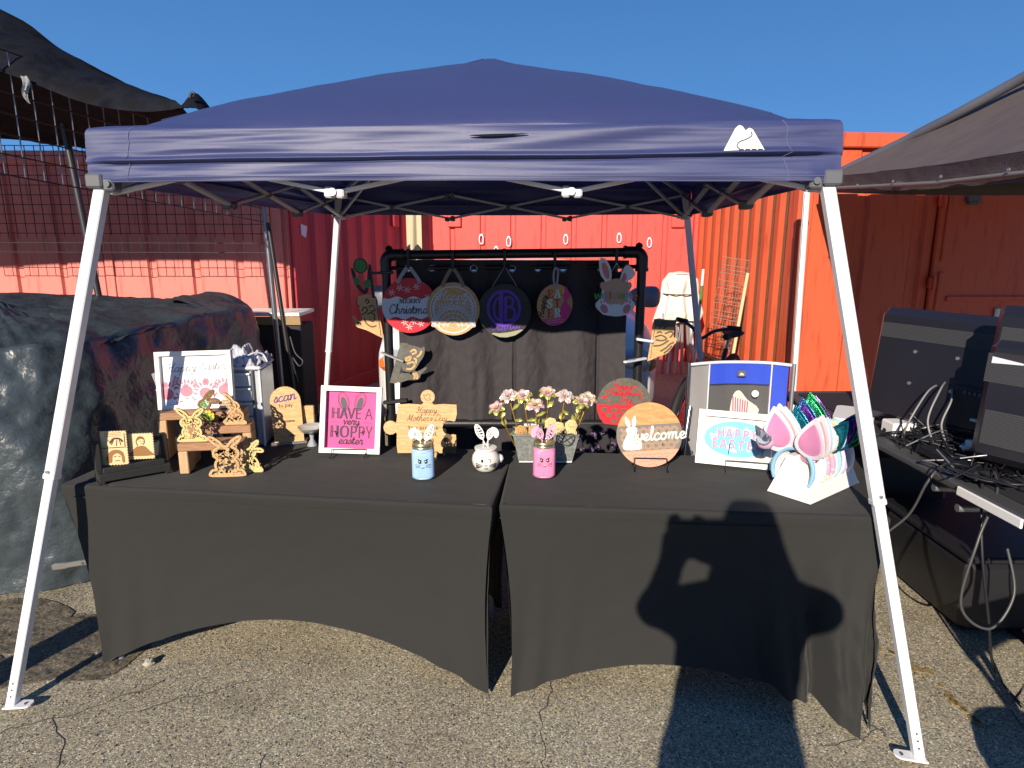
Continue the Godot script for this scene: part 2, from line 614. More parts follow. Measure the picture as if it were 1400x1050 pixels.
	var grain := ntex(gn, 512, [[0.0, Color(0.8, 0.74, 0.68)], [0.4, Color(0.96, 0.94, 0.91)], [0.5, Color(0.87, 0.82, 0.76)], [0.6, Color(1, 1, 1)], [1.0, Color(0.91, 0.88, 0.85)]])
	K.maple = mat(Color(0.66, 0.42, 0.19), 0.55)
	weather(K.maple, grain, 0.35)
	K.maple.uv1_scale = Vector3(3.0, 16.0, 3.0)
	K.plank = mat(Color(0.4, 0.22, 0.12), 0.6)
	weather(K.plank, grain, 0.3)
	K.plank.uv1_scale = Vector3(2.5, 22.0, 18.0)
	K.plank_end = mat(Color(0.6, 0.4, 0.22), 0.6)
	weather(K.plank_end, grain, 0.3)
	K.plank_end.uv1_scale = Vector3(20.0, 2.5, 8.0)
	K.ply = mat(Color(0.64, 0.42, 0.2), 0.6)
	weather(K.ply, grain, 0.3)
	K.ply.uv1_scale = Vector3(14.0, 3.0, 3.0)
	K.burnt = mat(Color(0.09, 0.04, 0.018), 0.8)
	K.grey_ply = mat(Color(0.13, 0.13, 0.115), 0.7)
	weather(K.grey_ply, grain, 0.25)
	K.black_wood = mat(Color(0.02, 0.021, 0.02), 0.6)
	weather(K.black_wood, grain, 0.3)
	K.black_wood.uv1_scale = Vector3(4, 14, 4)
	# paints and papers
	K.white_paint = mat(Color(0.8, 0.78, 0.71), 0.45)
	K.paper = mat(Color(0.78, 0.77, 0.8), 0.7)
	K.white_card = mat(Color(0.78, 0.76, 0.73), 0.5)
	K.ink = mat(Color(0.02, 0.018, 0.022), 0.6)
	K.grey_ink = mat(Color(0.26, 0.26, 0.28), 0.45)
	K.silver_ink = mat(Color(0.62, 0.65, 0.7), 0.5)
	K.wire = mat(Color(0.012, 0.012, 0.012), 0.4, 0.4)
	K.glass = mat(Color(1, 1, 1, 0.12), 0.05, 0.0, {"transparency": BaseMaterial3D.TRANSPARENCY_ALPHA})
	K.rubber = mat(Color(0.012, 0.012, 0.012), 0.75)

# ---------------------------------------------------------------- ground
func ground() -> void:
	var cv := noise(0.25, FastNoiseLite.TYPE_CELLULAR, 1, 61)
	cv.fractal_type = FastNoiseLite.FRACTAL_NONE
	cv.cellular_return_type = FastNoiseLite.RETURN_CELL_VALUE
	var cd := cv.duplicate()
	cd.cellular_return_type = FastNoiseLite.RETURN_DISTANCE
	var stones := ntex(cv, 2048, [[0.0, Color8(92, 89, 82)], [0.15, Color8(126, 121, 108)], [0.3, Color8(164, 157, 138)], [0.5, Color8(136, 132, 120)], [0.7, Color8(178, 169, 144)], [0.84, Color8(184, 168, 136)], [0.93, Color8(204, 195, 172)], [0.97, Color8(228, 223, 208)], [1.0, Color8(154, 137, 112)]], false)
	var bumps := ntex(cd, 2048, [[0.0, Color.WHITE], [0.5, Color(0.75, 0.75, 0.75)], [1.0, Color.BLACK]], false)
	var cr := noise(0.011, FastNoiseLite.TYPE_CELLULAR, 3, 64)
	cr.cellular_return_type = FastNoiseLite.RETURN_DISTANCE2_SUB
	cr.cellular_jitter = 1.0
	cr.fractal_type = FastNoiseLite.FRACTAL_NONE
	cr.domain_warp_enabled = true
	cr.domain_warp_amplitude = 34.0
	cr.domain_warp_frequency = 0.02
	# cracks and stains over the stones, drawn once across the whole yard
	var w := 1024
	var st := noise(0.006, FastNoiseLite.TYPE_SIMPLEX_SMOOTH, 5, 66).get_image(w, w, false, false, true)
	var gap := noise(0.008, FastNoiseLite.TYPE_SIMPLEX_SMOOTH, 3, 68).get_image(w, w, false, false, true)
	var over := Image.create(w, w, false, Image.FORMAT_RGB8)
	for y in w:
		for x in w:
			var s := st.get_pixel(x, y).r
			var g := gap.get_pixel(x, y).r
			var k := 0.9 + 0.18 * s
			k *= 1.0 - 0.1 * clampf((g - 0.7) * 5.0, 0.0, 1.0)
			over.set_pixel(x, y, Color(k, k * 0.99, k * 0.97))
	var m := StandardMaterial3D.new()
	m.albedo_color = Color(1, 1, 1)
	m.albedo_texture = stones
	m.roughness = 0.9
	m.metallic_specular = 0.3
	m.uv1_scale = Vector3(1.0 / 2.4, 1.0 / 2.4, 1)
	m.heightmap_enabled = true
	m.heightmap_texture = bumps
	m.heightmap_scale = 0.16
	m.detail_enabled = true
	m.detail_albedo = ImageTexture.create_from_image(over)
	m.detail_blend_mode = BaseMaterial3D.BLEND_MODE_MUL
	m.detail_uv_layer = BaseMaterial3D.DETAIL_UV_2
	m.uv2_scale = Vector3(1.0 / 8.0, 1.0 / 8.0, 1)
	m.uv2_offset = Vector3(0.5, 1.02, 0)
	K.asphalt = m
	var soft := noise(0.012, FastNoiseLite.TYPE_SIMPLEX_SMOOTH, 3, 69)
	var near := ArrayMesh.new()
	var verts := PackedVector3Array()
	var nrm := PackedVector3Array()
	var uv := PackedVector2Array()
	var idx := PackedInt32Array()
	var xs := [-200.0, -40.0, -10.0]
	var zs := [-200.0, -40.0, -14.0]
	for k in 81:
		xs.append(-5.0 + k * 0.125)
		zs.append(-10.0 + k * 0.15)
	xs.append_array([10.0, 40.0, 200.0])
	zs.append_array([6.0, 40.0, 200.0])
	var hh := func(x: float, z: float) -> float:
		var f := clampf(1.0 - maxf(absf(x) - 4.0, absf(z + 4.0) - 5.0), 0.0, 1.0)
		return f * (soft.get_noise_2d(x * 60.0, z * 60.0) - 1.0) * 0.0004
	for z in zs:
		for x in xs:
			verts.append(Vector3(x, hh.call(x, z), z))
			nrm.append(Vector3(hh.call(x - 0.05, z) - hh.call(x + 0.05, z), 0.1, hh.call(x, z - 0.05) - hh.call(x, z + 0.05)).normalized())
			uv.append(Vector2(x, z))
	var nx := xs.size()
	for j in zs.size() - 1:
		for i in nx - 1:
			var a := j * nx + i
			idx.append_array([a, a + 1, a + nx + 1, a, a + nx + 1, a + nx])
	var arr := []
	arr.resize(Mesh.ARRAY_MAX)
	arr[Mesh.ARRAY_VERTEX] = verts
	arr[Mesh.ARRAY_NORMAL] = nrm
	arr[Mesh.ARRAY_TEX_UV] = uv
	arr[Mesh.ARRAY_TEX_UV2] = uv
	arr[Mesh.ARRAY_INDEX] = idx
	near.add_surface_from_arrays(Mesh.PRIMITIVE_TRIANGLES, arr)
	struct("ground", near, m)

	# an old patch of smoother tar at the left, broken into slabs
	var tar := weather(mat(Color(0.34, 0.32, 0.29), 0.9), stones, 2.6, K.fine, 0.9)
	var pm := M.new()
	var rng := RandomNumberGenerator.new()
	rng.seed = 7
	for s in ["-2.5 -2.0 -2.05 -2.08 -2.0 -2.3 -2.45 -2.42", "-2.02 -2.1 -1.73 -2.16 -1.66 -2.32 -1.98 -2.31", "-1.7 -2.17 -1.5 -2.2 -1.48 -2.44 -1.62 -2.4 -1.63 -2.32", "-1.96 -2.33 -1.65 -2.34 -1.6 -2.52 -1.9 -2.6", "-2.44 -2.45 -2.0 -2.33 -1.93 -2.62 -2.3 -2.74"]:
		var poly := spl(pts(s), true, 5)
		for k in poly.size():
			poly[k] += Vector2(rng.randf_range(-0.008, 0.008), rng.randf_range(-0.008, 0.008))
		for k in poly.size():
			poly[k].y = -poly[k].y
		pm.prism(poly, -0.004, 0.004 + rng.randf() * 0.002, Transform3D(Basis(Vector3.RIGHT, Vector3(0, 0, -1), Vector3.UP), Vector3.ZERO))
	struct("tar_patch", pm, tar)

	# cracks: thin dark branching lines in the old surface
	var ck := M.new()
	var lay := Transform3D(Basis(Vector3.RIGHT, Vector3(0, 0, -1), Vector3.UP), Vector3.ZERO)
	var heads := []
	for s in ["-1.3 2.0 .4", "-.9 1.55 1.3", "0.1 1.5 1.6", "1.25 1.9 1.9", "1.7 1.7 1.5", "-1.7 1.9 .9", "-2.0 2.6 .3", "1.3 2.6 1.3", "-.2 1.4 .7", "-1.75 2.75 .8"].slice(0, 7):
		var f = s.split_floats(" ")
		heads.append([Vector2(f[0], f[1]), f[2], rng.randf_range(0.3, 0.7), 0.0034])
	while heads.size():
		var hd: Array = heads.pop_back()
		var p: Vector2 = hd[0]
		var a: float = hd[1]
		var left: float = hd[2]
		var line := PackedVector2Array([p])
		while left > 0.0:
			a += rng.randfn(0, 0.42)
			a = lerpf(a, hd[1], 0.35)
			var stp := rng.randf_range(0.012, 0.035)
			p += Vector2.from_angle(a) * stp
			left -= stp
			line.append(p)
			if rng.randf() < 0.045 and hd[3] > 0.003:
				heads.append([p, a + (1.2 if rng.randf() < 0.5 else -1.2), rng.randf_range(0.08, 0.4), hd[3] * 0.65])
		var third := maxi(2, line.size() / 3)
		for k in range(0, line.size() - 1, third):
			ck.ribbon(line.slice(k, mini(k + third + 1, line.size())), hd[3] * rng.randf_range(0.5, 1.1), -0.004, 0.0012, lay)
	var cko := struct("asphalt_cracks", ck, mat(Color(0.065, 0.06, 0.05), 0.95))
	cko.set_meta("kind", "stuff")
	# worn yellow paint of an old parking line at the right
	var ym := M.new()
	var paint := weather(mat(Color(0.27, 0.19, 0.07), 0.85), K.grime, 0.2, K.fine, 0.8)
	for k in 55:
		var f := rng.randf()
		var c := Vector2(lerpf(1.42, 2.2, f) + rng.randfn(0, 0.022), lerpf(-2.75, -1.75, 1.0 - f) * -1.0 + rng.randfn(0, 0.02))
		c = Vector2(lerpf(1.36, 1.62, f) + rng.randfn(0, 0.022), lerpf(2.85, 1.95, f))
		var r := rng.randf_range(0.004, 0.018)
		var poly := PackedVector2Array()
		for q in 9:
			var a := TAU * q / 9.0
			poly.append(c + Vector2(cos(a) * r, sin(a) * r * 1.5) * rng.randf_range(0.55, 1.2))
		ym.prism(poly, -0.003, 0.003, Transform3D(Basis(Vector3.RIGHT, Vector3(0, 0, -1), Vector3.UP), Vector3.ZERO))
	struct("painted_line", ym, paint)

	# a stone lying in front of the left table, and loose grit
	var sn := noise(3.0, FastNoiseLite.TYPE_SIMPLEX_SMOOTH, 3, 9)
	var rock := M.new()
	rock.sheet(func(u: float, v: float) -> Vector3:
		var a := TAU * u
		var b := PI * (v - 0.5)
		var d := Vector3(cos(a) * cos(b), sin(b), sin(a) * cos(b))
		return d * Vector3(0.02, 0.014, 0.017) * (1.0 + 0.6 * sn.get_noise_3dv(d * 0.7)), 14, 9)
	single("stone", rock, weather(mat(Color(0.4, 0.38, 0.3), 0.9), K.grime, 0.05, K.fine, 0.8), "small pale loose stone lying on the asphalt before the left table", "stone", Vector3(-1.4, 0.012, -2.26))
	var chip := M.new()
	chip.prism(PackedVector2Array([Vector2(-0.004, -0.002), Vector2(0.003, -0.003), Vector2(0.005, 0.002), Vector2(-0.002, 0.004)]), -0.002, 0.003, Transform3D(Basis(Vector3.RIGHT, Vector3(0, 0, -1), Vector3.UP), Vector3.ZERO))
	var mm := MultiMesh.new()
	mm.transform_format = MultiMesh.TRANSFORM_3D
	mm.use_colors = true
	mm.mesh = chip.mesh()
	mm.instance_count = 9000
	for k in mm.instance_count:
		var p := Vector3(rng.randf_range(-2.8, 2.8), 0, -rng.randf_range(1.2, 3.6))
		p.y = hh.call(p.x, p.z) + 0.001
		mm.set_instance_transform(k, Transform3D(Basis.from_euler(Vector3(rng.randf_range(-0.3, 0.3), rng.randf() * TAU, rng.randf_range(-0.3, 0.3))).scaled(Vector3.ONE * rng.randf_range(0.25, 0.85)), p))
		var g := rng.randf_range(0.06, 0.36)
		mm.set_instance_color(k, Color(g, g * 0.9, g * 0.66))
	var grit := MultiMeshInstance3D.new()
	grit.name = "grit"
	grit.multimesh = mm
	grit.material_override = mat(Color(1, 1, 1), 0.9, 0.0, {"vertex_color_use_as_albedo": true})
	grit.set_meta("kind", "stuff")
	grit.set_meta("label", "loose grit scattered over the asphalt")
	add_child(grit)

# ---------------------------------------------------------------- containers
# corrugated sheet along +x, from y0 to y1, ribs towards +z
func corrugated(m: M, length: float, y0: float, y1: float, prof: Array, xf: Transform3D, hollow: M = null) -> void:
	var period: float = prof[prof.size() - 1].x
	var x := 0.0
	var done := false
	while not done:
		for k in prof.size() - 1:
			var a := Vector2(x + prof[k].x, prof[k].y)
			var b := Vector2(x + prof[k + 1].x, prof[k + 1].y)
			if a.x >= length - 0.001:
				done = true
				break
			if b.x > length:
				b = Vector2(length, lerpf(a.y, b.y, (length - a.x) / (b.x - a.x)))
			var mm: M = hollow if hollow and a.y < -0.001 and b.y < -0.001 else m
			mm.quad(xf * Vector3(a.x, y0, a.y), xf * Vector3(b.x, y0, b.y), xf * Vector3(b.x, y1, b.y), xf * Vector3(a.x, y1, a.y), xf.basis.z)
		x += period
		if x > length:
			done = true

func containers() -> void:
	var trap := [Vector2(0, 0), Vector2(0.09, 0), Vector2(0.14, -0.036), Vector2(0.24, -0.036), Vector2(0.29, 0)]
	var narrow := [Vector2(0, 0), Vector2(0.33, 0), Vector2(0.345, -0.028), Vector2(0.395, -0.028), Vector2(0.41, 0)]
	# A: faded steel panel wall at the left
	var a := thing("panel_wall", "long faded red steel panel wall behind the tarp covered pile", "wall", Vector3(-7.0, 0, -6.2))
	var wm := M.new()
	corrugated(wm, 4.93, 0.02, 2.3, narrow, Transform3D.IDENTITY)
	wm.box(Vector3(2.465, 1.15, -0.06), Vector3(4.93, 2.2, 0.05))
	part("panel", wm, K.red_a, a)
	part("top_rail", M.new().box(Vector3(2.465, 2.35, -0.02), Vector3(4.95, 0.11, 0.09), 0.01), K.red_a, a)
	part("bottom_rail", M.new().box(Vector3(2.465, 0.07, 0.005), Vector3(4.95, 0.14, 0.05), 0.01), K.red_a, a)
	for k in 4:
		part("post", M.new().box(Vector3(0.1 + k * 1.58, 1.15, -0.03), Vector3(0.08, 2.24, 0.09), 0.005), K.red_a, a)

	# B: crimson container, its long side running away behind the left back leg
	var bdir := Vector3(0.32, 0, -0.947).normalized()
	var bn := Vector3(0.947, 0, 0.32).normalized()
	var b := thing("shipping_container", "dark crimson shipping container with corrugated side behind the left rear leg", "container", Vector3(-2.06, 0, -6.32))
	b.basis = Basis(bdir, Vector3.UP, bn)
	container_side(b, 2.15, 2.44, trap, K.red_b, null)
	part("data_plate", M.new().prism(PackedVector2Array([Vector2(0, 0), Vector2(0.1, -0.02), Vector2(0.07, -0.13), Vector2(0.0, -0.1)]), 0.002, 0.008, Transform3D(Basis.IDENTITY, Vector3(0.12, 1.78, 0))), K.silver_ink, b)

	# C: bright red container square on, far behind the backdrop
	var c := thing("shipping_container", "bright sunlit red shipping container with lashing rings behind the backdrop", "container", Vector3(-1.2, 0, -9.1))
	var cm := M.new()
	corrugated(cm, 3.68, 0.16, 2.42, narrow, Transform3D(Basis.IDENTITY, Vector3(0.02, 0, 0)))
	cm.box(Vector3(1.85, 1.3, -0.6), Vector3(3.68, 2.3, 1.1))
	part("side_wall", cm, K.red_c, c)
	part("top_rail", M.new().box(Vector3(1.85, 2.48, -0.02), Vector3(3.74, 0.12, 0.09), 0.01), K.red_c, c)
	part("bottom_rail", M.new().box(Vector3(1.85, 0.08, -0.02), Vector3(3.74, 0.16, 0.09), 0.01), K.red_c, c)
	for x in [0.04, 3.7]:
		part("corner_post", M.new().box(Vector3(x, 1.29, -0.01), Vector3(0.12, 2.56, 0.12), 0.008), K.red_c, c)
	for x in [0.42, 3.42]:
		part("vent", M.new().box(Vector3(x, 1.93, 0.02), Vector3(0.18, 0.22, 0.05), 0.012), K.red_c, c)
	for k in 6:
		var r := M.new()
		r.tube(spl3([V(0, 0.06, 0.012), V(0.025, 0.03, 0.02), V(0.022, -0.04, 0.022), V(0, -0.06, 0.022), V(-0.022, -0.04, 0.022), V(-0.025, 0.03, 0.02), V(0, 0.06, 0.012)], 4), 0.009, 6)
		r.box(V(0, 0.062, 0.008), V(0.04, 0.02, 0.02), 0.003)
		var o := part("lashing_ring", r, K.silver_ink, c)
		o.position = V([0.78, 1.15, 1.92, 2.64, 3.05, 0.98][k], [1.66, 1.63, 1.66, 1.68, 1.62, 1.5][k], 0.0)
	# D: orange container at the right, end towards us, long side in raking sun
	var d := thing("shipping_container", "orange shipping container with rusty corrugated side at the right", "container", Vector3(2.63, 0, -6.25))
	d.rotation.y = deg_to_rad(3.0)
	var side := M.new()
	var rustm := M.new()
	var xf := Transform3D(Basis(V(0, 0, -1), Vector3.UP, V(-1, 0, 0)), Vector3(0, 0, -0.1))
	corrugated(side, 2.85, 0.16, 2.46, trap, xf, rustm)
	part("side_wall", side, K.red_d, d)
	part("rusty_groove", rustm, K.rust, d, "rusty brown grooves of the corrugated side")
	part("side_top_rail", M.new().box(V(0.035, 2.525, -1.5), V(0.08, 0.13, 2.86), 0.01), K.red_d, d)
	part("side_bottom_rail", M.new().box(V(0.035, 0.08, -1.5), V(0.08, 0.16, 2.86), 0.01), K.red_d, d)
	part("corner_post", M.new().box(V(0.06, 1.29, -0.04), V(0.14, 2.58, 0.12), 0.012), K.red_d, d)
	var core := M.new()
	core.box(V(1.25, 1.3, -1.55), V(2.3, 2.4, 2.7))
	part("inner_wall", core, K.red_d, d)
	# end wall: flat sheets, a raised frame and a hatch with a hasp
	var em := M.new()
	corrugated(em, 1.2, 0.16, 2.46, [Vector2(0, 0), Vector2(0.42, 0), Vector2(0.45, -0.03), Vector2(0.53, -0.03), Vector2(0.56, 0)], Transform3D(Basis.IDENTITY, V(0.13, 0, -0.02)))
	part("end_wall", em, K.red_d, d)
	part("end_top_rail", M.new().box(V(1.25, 2.525, -0.02), V(2.24, 0.13, 0.1), 0.01), K.red_d, d)
	part("end_bottom_rail", M.new().box(V(1.25, 0.08, -0.02), V(2.24, 0.16, 0.1), 0.01), K.red_d, d)
	var door := part("door", M.new().box(V(1.9, 1.3, 0.0), V(1.12, 2.3, 0.05), 0.012), K.red_d, d)
	part("door_frame", M.new().box(V(1.42, 1.9, 0.03), V(0.05, 0.9, 0.03), 0.006).box(V(1.42, 0.8, 0.03), V(0.05, 1.1, 0.03), 0.006).box(V(1.95, 2.3, 0.03), V(0.9, 0.05, 0.03), 0.006).box(V(1.95, 1.1, 0.03), V(0.9, 0.05, 0.03), 0.006), K.red_d, door)
	for k in 3:
		part("hinge", M.new().box(V(1.345, 0.5 + k * 0.75, 0.03), V(0.07, 0.1, 0.04), 0.006).tube([V(1.345, 0.43 + k * 0.75, 0.055), V(1.345, 0.57 + k * 0.75, 0.055)], 0.014, 8), K.red_d, door)
	part("lock_box", M.new().box(V(1.62, 2.02, 0.045), V(0.13, 0.05, 0.05), 0.006).box(V(1.62, 1.98, 0.05), V(0.1, 0.03, 0.03), 0.004), K.bracket, door)
	part("hasp", M.new().box(V(2.02, 0.95, 0.045), V(0.05, 0.12, 0.025), 0.008), K.silver_ink, door)

func container_side(o: Node3D, length: float, deep: float, prof: Array, m: Material, groove: M) -> void:
	var s := M.new()
	corrugated(s, length - 0.12, 0.16, 2.46, prof, Transform3D(Basis.IDENTITY, Vector3(0.06, 0, 0)), groove)
	s.box(V(length * 0.5, 1.3, -0.3), V(length - 0.1, 2.3, 0.5))
	part("side_wall", s, m, o)
	part("top_rail", M.new().box(V(length * 0.5, 2.525, -0.02), V(length, 0.13, 0.09), 0.01), m, o)
	part("bottom_rail", M.new().box(V(length * 0.5, 0.08, -0.02), V(length, 0.16, 0.09), 0.01), m, o)
	part("corner_post", M.new().box(V(0.0, 1.29, -0.02), V(0.12, 2.58, 0.12), 0.012), m, o)
	part("corner_post", M.new().box(V(length, 1.29, -0.02), V(0.12, 2.58, 0.12), 0.012), m, o)
	part("vent", M.new().box(V(length - 0.2, 1.9, 0.02), V(0.14, 0.2, 0.05), 0.01), m, o)

# ---------------------------------------------------------------- the neighbour's black tarp roof, left
func left_tent() -> void:
	var t := thing("tarp_canopy", "sagging black tarp roof of the stall at the left edge", "canopy", Vector3.ZERO)
	var nz := noise(1.6, FastNoiseLite.TYPE_SIMPLEX_SMOOTH, 4, 81)
	var lower := spl3([V(-7.6, 2.5, -3.4), V(-6.0, 2.6, -3.4), V(-4.4, 2.68, -3.4), V(-3.2, 2.62, -3.5), V(-2.61, 2.45, -3.6), V(-2.2, 2.3, -3.6), V(-1.92, 2.262, -3.62), V(-1.72, 2.29, -3.66)], 8)
	var upper := spl3([V(-8.0, 3.0, -4.2), V(-6.2, 3.4, -4.1), V(-4.6, 3.4, -4.1), V(-3.4, 3.1, -4.1), V(-2.84, 2.85, -4.05), V(-2.48, 2.625, -4.0), V(-2.16, 2.47, -3.9), V(-1.82, 2.345, -3.8)], 8)
	var back := spl3([V(-8.0, 2.5, -5.8), V(-6.2, 2.45, -5.8), V(-4.9, 2.5, -5.8), V(-4.2, 2.45, -5.8), V(-3.5, 2.36, -5.8), V(-2.9, 2.36, -5.8), V(-2.5, 2.38, -5.7), V(-2.1, 2.5, -5.3)], 8)
	var at := func(c: Array, u: float) -> Vector3:
		var f := u * (c.size() - 1)
		var i := mini(int(f), c.size() - 2)
		return c[i].lerp(c[i + 1], f - i)
	var front := M.new()
	front.sheet(func(u: float, v: float) -> Vector3:
		var p: Vector3 = at.call(lower, u).lerp(at.call(upper, u), v)
		p += Vector3(0, 0.25, 1.0) * (sin(v * PI) * 0.05 + 0.03 * nz.get_noise_3dv(p * Vector3(0.9, 2.2, 1)) * (1.0 if v > 0.02 else 0.3))
		return p, 130, 16)
	front.sheet(func(u: float, v: float) -> Vector3:
		var p: Vector3 = at.call(upper, u).lerp(at.call(back, u), v)
		p.y -= sin(v * PI) * 0.12 - 0.03 * nz.get_noise_3dv(p)
		return p, 50, 16)
	part("tarp", front, K.tarp_black, t)
	# the raised corner with its knot
	var fl := M.new()
	fl.sheet(func(u: float, v: float) -> Vector3:
		var p := V(-1.84, 2.29, -3.66).lerp(V(-1.56, 2.245, -3.75), u)
		var q := V(-1.86, 2.33, -3.8).lerp(V(-1.57, 2.25, -3.95), u)
		p = p.lerp(q, v)
		p.y += 0.11 * exp(-pow((u - 0.5) / 0.2, 2.0)) * (0.3 + 0.7 * sin(v * PI)) + 0.012 * nz.get_noise_3dv(p * 6.0)
		return p, 26, 10)
	part("corner_flap", fl, K.tarp_black, t)
	part("knot", M.new().tube(spl3([V(-1.7, 2.345, -3.7), V(-1.69, 2.37, -3.7), V(-1.675, 2.365, -3.7), V(-1.68, 2.345, -3.69)], 4), 0.007, 6), K.black_plastic, t)
	part("rag", M.new().sheet(func(u: float, v: float) -> Vector3:
		return V(-2.47 + 0.035 * (u - 0.5) * (1.0 - v * 0.6) + 0.01 * sin(v * 7.0), 2.42 - 0.13 * v, -3.57 + 0.01 * sin(u * 9.0 + v * 4.0)), 5, 8), mat(Color(0.25, 0.26, 0.27), 0.8), t)
	# poles
	var pm := mat(Color(0.05, 0.05, 0.055), 0.4, 0.5)
	part("pole", M.new().tube([V(-2.9, 2.35, -4.5), V(-2.72, 0.0, -4.5)], 0.022, 10), pm, t)
	part("pole", M.new().tube([V(-1.93, 2.3, -5.25), V(-1.85, 0.0, -5.2)], 0.02, 10), mat(Color(0.2, 0.22, 0.24), 0.35, 0.7), t)
	part("pole", M.new().tube([V(-1.86, 1.75, -5.15), V(-1.66, 0.0, -5.0)], 0.017, 10), K.black_plastic, t)
	part("rope", M.new().tube(spl3([V(-1.7, 0.9, -5.0), V(-1.66, 0.78, -4.97), V(-1.6, 0.72, -4.95), V(-1.63, 0.68, -4.95), V(-1.69, 0.74, -4.98), V(-1.66, 0.55, -4.98)], 6), 0.007, 6), K.black_plastic, t)
	# legs out of view that carry the roof
	part("pole", M.new().tube([V(-7.5, 2.5, -3.4), V(-7.5, 0, -3.4)], 0.022, 10), pm, t)
	part("pole", M.new().tube([V(-7.5, 2.5, -5.75), V(-7.5, 0, -5.75)], 0.022, 10), pm, t)

	# wire grid panels hung from it
	wire_panel("wire grid display panel hanging at a slant under the black tarp roof", V(-2.72, 1.97, -3.25), V(-1.95, 1.76, -5.35), 0.62, 0.1, 0.1, 0.004)
	wire_panel("long black wire grid panel hanging before the red wall", V(-4.9, 1.52, -5.7), V(-2.04, 1.52, -5.7), 0.86, 0.078, 0.078, 0.0035)

func wire_panel(label: String, a: Vector3, b: Vector3, h: float, dx: float, dy: float, r: float) -> void:
	var t := thing("wire_grid_panel", label, "grid panel", a, 0.0, "")
	var d := b - a
	var k := int(d.length() / dx)
	for i in k + 1:
		part("upright_wire", M.new().tube([d * (float(i) / k), d * (float(i) / k) + Vector3(0, h, 0)], r, 5, false), K.dark_wire if h > 0.7 else K.steel_grey, t)
	var nj := int(h / dy)
	for j in nj + 1:
		part("cross_wire", M.new().tube([Vector3(0, h * j / nj, r * 1.6), d + Vector3(0, h * j / nj, r * 1.6)], r, 5, false), K.dark_wire, t)

